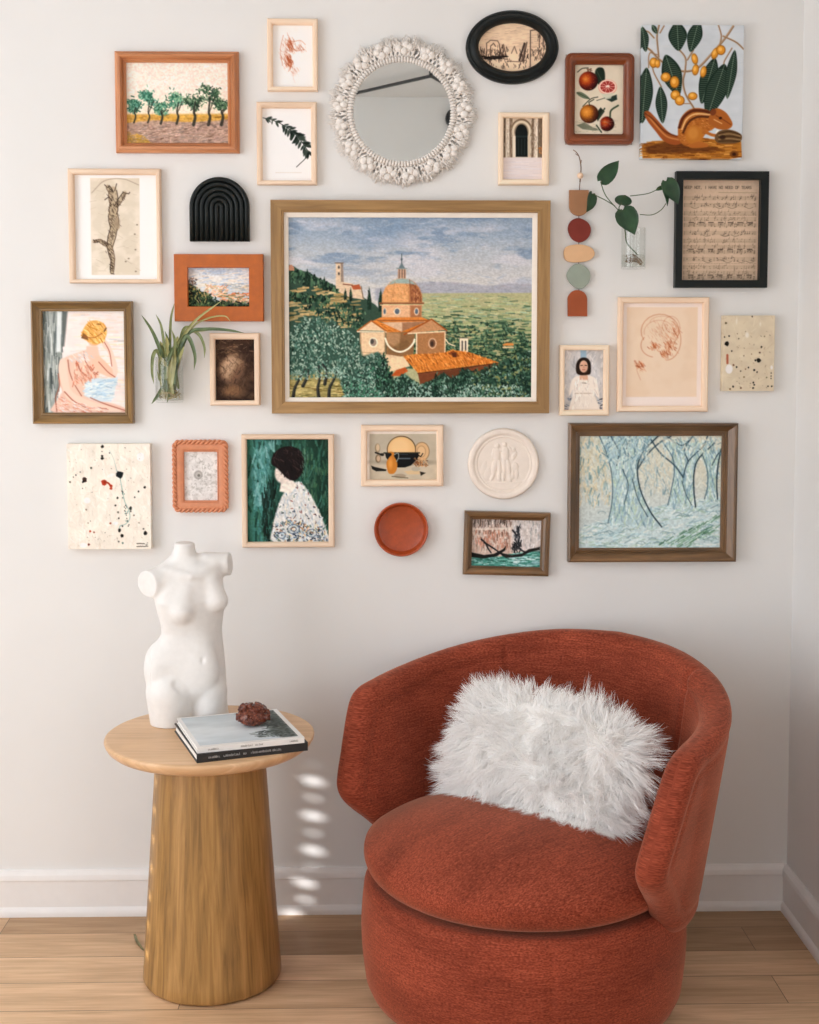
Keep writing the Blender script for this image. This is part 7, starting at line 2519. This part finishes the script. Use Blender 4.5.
def spider():
    P = lambda x, y, dd=.04: on_y(x, y, -dd)
    s = float(P(180, 380)[0] - P(170, 380)[0]) / 10
    c = P(169.5, 402.5)
    root = thing('mounted_vase', 'clear glass vase with a green and cream spider plant', 'vase', (c[0], 0, c[2]))
    Rr = 14.2 * s
    cy = -(Rr + .003)
    zb, zt = c[2], P(172, 357)[2]
    cc = (c[0] + 0.0, cy, 0)
    MB().lathe([(.0004, zb), (Rr - .003, zb), (Rr, zb + .004), (Rr * .98, zt), (Rr * .98 - .0012, zt + .0004), (Rr * .98 - .0022, zt), (Rr - .0024, zb + .006), (.0004, zb + .006)], cc, 40).build('glass_tube', glass(), root, smooth=True, angle=40)
    zw = P(172, 394)[2]
    MB().lathe([(.0003, zb + .0062), (Rr - .0028, zb + .0062), (Rr - .0028, zw), (.0003, zw)], cc, 32).build('water', water(), root, smooth=True, angle=40)
    g1 = leaf_mat('spider_leaf_green', A(92, 106, 66), A(136, 142, 92), 60)
    g2 = leaf_mat('spider_leaf_cream', A(144, 144, 92), A(172, 170, 120), 60)
    g3 = leaf_mat('spider_leaf_dark', A(66, 86, 60), A(106, 122, 80), 60)
    rng = np.random.default_rng(9)
    o = lambda: P(168 + rng.uniform(-5, 6), 372 + rng.uniform(-8, 8), -cy + rng.uniform(-.01, .01))
    B = [
        ([(168, 372), (160, 350), (152, 331), (141.5, 315)], 1.9, g3), ([(168, 372), (164, 345), (161, 326), (156, 314.5)], 1.5, g1), ([(170, 368), (170, 340), (171, 318), (174.5, 303)], 1.4, g1),
        ([(167, 378), (158, 352), (153, 356), (152, 372), (154, 384)], 1.9, g1), ([(172, 370), (182, 340), (196, 320), (222, 300.5)], 1.6, g2), ([(174, 368), (188, 334), (206, 329), (228, 330), (244, 333)], 1.8, g3),
        ([(173, 366), (186, 336), (204, 330), (222, 330), (240, 332.5)], 1.2, g2), ([(173, 370), (184, 338), (190, 340), (195, 356), (194, 370)], 2.1, g3), ([(174, 370), (188, 334), (198, 334), (204, 346), (204.5, 358)], 1.7, g1),
        ([(171, 370), (180, 342), (184, 329), (190, 326)], 1.9, g1), ([(170, 372), (176, 345), (178, 336)], 2.2, g2), ([(166, 374), (164, 352), (160, 341)], 2.6, g2), ([(169, 374), (168, 350), (166, 336)], 2.6, g2), ([(172, 374), (174, 352), (182, 336)], 2.4, g1),
        ([(168, 366), (163, 376), (160, 366), (162, 352)], 1.6, g1), ([(172, 374), (170, 388), (167, 403)], 1.8, g3), ([(169, 378), (160, 392), (151.5, 404)], 1.9, g3), ([(171, 376), (174, 366), (178, 386), (179, 388)], 1.7, g1), ([(168, 372), (163, 364), (160, 380), (157, 370)], 1.5, g1),
        ([(172, 371), (190, 331), (206, 319), (224, 316), (231, 322)], .9, g2), ([(170, 374), (171, 360), (175, 344), (172, 330)], 2.0, g1), ([(169, 376), (172, 358), (169, 344), (165, 331)], 1.9, g3), ([(166, 380), (163, 366), (157, 350)], 2.2, g1), ([(173, 380), (178, 362), (184, 346)], 2.2, g2), ([(170, 384), (167, 368), (160, 356)], 2.2, g2),
    ]
    for k in range(16):
        x0, y0 = 168 + rng.uniform(-6, 7), 388 + rng.uniform(-8, 8)
        B.append(([(x0, y0), (x0 + rng.uniform(-4, 5), y0 - 20), (x0 + rng.uniform(-10, 12), y0 - rng.uniform(32, 46))], rng.uniform(1.7, 2.6), (g1, g2, g2, g3)[k % 4]))
    for k, (pts, w_, m_) in enumerate(B):
        n = len(pts)
        # blades leave the glass and come forward a little as they arch
        dd0 = -cy + rng.uniform(-.012, .012)
        fwd = rng.uniform(.0, .03)
        q = [P(x, y, dd0 + fwd * (j / (n - 1)) ** 1.3 * (1 if y < 360 else .3)) for j, (x, y) in enumerate(pts)]
        V, F = blade(q, w_ * s, (rng.uniform(-.3, .3), -1, rng.uniform(-.2, .3)))
        obj('leaf', V, F, m_, root, smooth=True)
    ro = MB()
    for k in range(16):
        a = rng.uniform(0, 2 * pi)
        pts = [np.array([c[0] + rng.uniform(-.006, .006), cy, zw + .012])]
        for j in range(4):
            a += rng.uniform(.4, 1.2)
            pts.append(np.array([c[0] + (Rr - .006) * rng.uniform(.4, .95) * cos(a), cy + (Rr - .006) * .8 * sin(a), zb + .009 + (zw - zb) * rng.random()]))
        ro.tube(spline(pts, 4), .0010, 4)
    ro.build('roots', plain('spider_roots', A(150, 140, 96), .8, var=.1), root, smooth=True)


spider()
# ------------------------------------------------------------------ book covers' pictures, the mineral, a fallen leaf
def on_cover(fl, fr, br_, bl_, z, pic, name, parent, mat_):
    """painted sheet lying on a cover: corners as plan points"""
    h, w = pic.h, pic.w
    u, v = np.meshgrid(np.linspace(0, 1, w), np.linspace(0, 1, h))
    P_ = (bl_[None, None] * ((1 - u) * (1 - v))[..., None] + br_[None, None] * (u * (1 - v))[..., None] + fl[None, None] * ((1 - u) * v)[..., None] + fr[None, None] * (u * v)[..., None])
    V = np.concatenate([P_, np.full((h, w, 1), z)], -1).reshape(-1, 3)
    i = np.arange(h * w).reshape(h, w)
    F = np.stack([i[:-1, :-1], i[1:, :-1], i[1:, 1:], i[:-1, 1:]], -1).reshape(-1, 4)
    o = obj(name, V, F[:, ::-1], mat_, parent)
    ca = o.data.color_attributes.new('paint', 'FLOAT_COLOR', 'POINT')
    ca.data.foreach_set('color', np.concatenate([pic.colours().reshape(-1, 3), np.ones((h * w, 1))], 1).astype(np.float32).ravel())
    return o


p = Pic(0, 0, 100, 100, 'b4bbc0', 1.8, 301)
p.grad([(0, 'a9b0b4'), (55, 'b9c0c4'), (100, 'aeb6bc')])
p.mottle(.06, 30, 14)
p.poly([(58, 0), (100, 0), (100, 100), (84, 100), (74, 78), (82, 60), (70, 44), (66, 20)], '4d5552', 6, .95)
p.dabs(220, [(66, 0), (100, 0), (100, 100), (86, 100), (76, 70)], ['3a4240', '5f6864', '2e3533', '6f7672'], (3, 9), (1, 2.2), (0, 180), .6)
p.dabs(90, [(56, 78), (72, 70), (84, 82), (84, 96), (62, 92)], ['4a5452', '6d7876', '39413f'], (2, 6), (1, 2), (0, 180), .7)
book2_, e_, d_, a_, b_, c_, dd_ = book2
lerp2 = lambda u, v: (a_ * (1 - u) + b_ * u) * (1 - v) + (dd_ * (1 - u) + c_ * u) * v
on_cover(lerp2(.035, .05), lerp2(.955, .05), lerp2(.955, .965), lerp2(.035, .965), z1 + H2 + .0004, p, 'cover_photograph', book2_, PRINT_MAT)


def spine_text(bk, z0, h, runs, m, size, y_off=.0006):
    """short runs of raised small lettering along the spine"""
    root, e, d, fl, fr, br_, bl_ = bk
    rng = np.random.default_rng(17)
    mb = MB()
    L = np.linalg.norm(fr - fl)
    for u0, u1 in runs:
        x = u0 * L
        while x < u1 * L:
            w_ = size * rng.uniform(.35, .62)
            if rng.random() < .14:
                x += size * .5
                continue
            zc = z0 + h / 2
            hh = size * rng.choice([.36, .36, .5])
            kind = rng.integers(4)
            t = size * .13

            def bar(xa, xb, za, zb):
                p0, p1 = fl + e * xa - d * y_off, fl + e * xb - d * y_off
                q0, q1 = fl + e * xa + d * .0004, fl + e * xb + d * .0004
                mb.add([(*p0, za), (*p1, za), (*p1, zb), (*p0, zb), (*q0, za), (*q1, za), (*q1, zb), (*q0, zb)],
                       [(0, 1, 2, 3), (4, 7, 6, 5), (0, 4, 5, 1), (3, 2, 6, 7), (0, 3, 7, 4), (1, 5, 6, 2)])
            zl, zh = zc - size * .36, zc - size * .36 + 2 * hh
            bar(x, x + t, zl, zh)
            if kind != 0:
                bar(x, x + w_, zl, zl + t)
            if kind > 1:
                bar(x + w_ - t, x + w_, zl, zl + size * .72)
            if kind == 3:
                bar(x, x + w_, zl + size * .6, zl + size * .6 + t)
            x += w_ + size * .2
    return mb.build('spine_lettering', m, root)


spine_text(book1, TZ, H1, [(.10, .20), (.235, .44), (.48, .75)], plain('silver_lettering', A(150, 150, 150), .5), .0052)
spine_text(book2, z1, H2, [(.10, .19), (.40, .60), (.86, .93)], plain('grey_lettering', A(120, 118, 116), .6), .0042)


def mineral():
    rng = np.random.default_rng(3)
    zt = z1 + H2 + .0006
    ctr = np.array([*on_z(253, 725, zt)[:2], zt])
    st = .0011 * 1.42
    n = np.array([66, 60, 50])
    GS = 1.42
    lo = ctr + np.array([-n[0] * st / 2, -n[1] * st / 2, -.002])
    ax = [lo[k] + st * np.arange(n[k]) for k in range(3)]
    X, Y, Z = np.meshgrid(*ax, indexing='ij')
    f = np.full(X.shape, .05)
    f = np.minimum(f, (np.sqrt(((X - ctr[0]) / .034) ** 2 + ((Y - ctr[1]) / .028) ** 2 + ((Z - ctr[2] - .018) / .020) ** 2) - 1) * .020)
    for k in range(46):
        a, b = rng.uniform(0, 2 * pi), rng.uniform(-.2, 1.45)
        dirv = np.array([cos(a) * cos(b) * 1.2, sin(a) * cos(b), sin(b) * .95])
        c = ctr + np.array([0, 0, .018]) + dirv * rng.uniform(.019, .031)
        # short blunt six-sided crystals
        d = dirv / np.linalg.norm(dirv)
        u = np.cross(d, [0.3, .2, 1])
        u /= np.linalg.norm(u)
        v = np.cross(d, u)
        q = np.stack([X - c[0], Y - c[1], Z - c[2]], -1)
        qa, qb, qc = q @ u, q @ v, q @ d
        r = rng.uniform(.0044, .0078)
        hexd = np.maximum(np.maximum(np.abs(qa), np.abs(qa * .5 + qb * .866)), np.abs(qa * .5 - qb * .866)) - r
        f = np.minimum(f, np.maximum(hexd, np.abs(qc) - r * 1.25))
    f = np.maximum(f, zt - Z)
    V, F = iso(f, lo, st)
    m, nt, b = nodes_of('brown_aragonite')
    v = coords(nt)
    nt.links.new(ramp(nt, [(.3, A(54, 24, 17)), (.55, A(98, 48, 33)), (.75, A(156, 98, 72))], noise(nt, v, 160, 4, .7)), b.inputs['Base Color'])
    b.inputs['Roughness'].default_value = .22
    b.inputs['Subsurface Weight'].default_value = .0
    bump(nt, noise(nt, v, 600, 2), .5, .001, b)
    o = top('mineral_cluster', V, F[:, ::-1], m, 'small knobbly reddish brown crystal cluster resting on the white book', 'mineral', tuple(ctr))
    bm = bmesh.new()
    bm.from_mesh(o.data)
    bmesh.ops.recalc_face_normals(bm, faces=bm.faces)
    bm.to_mesh(o.data)
    bm.free()


mineral()

# a fallen sliver of leaf on the floor
q = [on_z(134.5, 934, .003), on_z(137, 941, .009), on_z(141, 947, .007), on_z(144.5, 951, .003)]
V, F = blade([np.array(k) for k in q], .0035, (0, -.5, 1))
top('fallen_leaf', V, F, leaf_mat('dry_leaf', A(96, 84, 56), A(134, 130, 90), 80), 'small curled dry green leaf on the floor beside the side table', 'leaf', (float(q[1][0]), float(q[1][1]), 0.0), smooth=True)
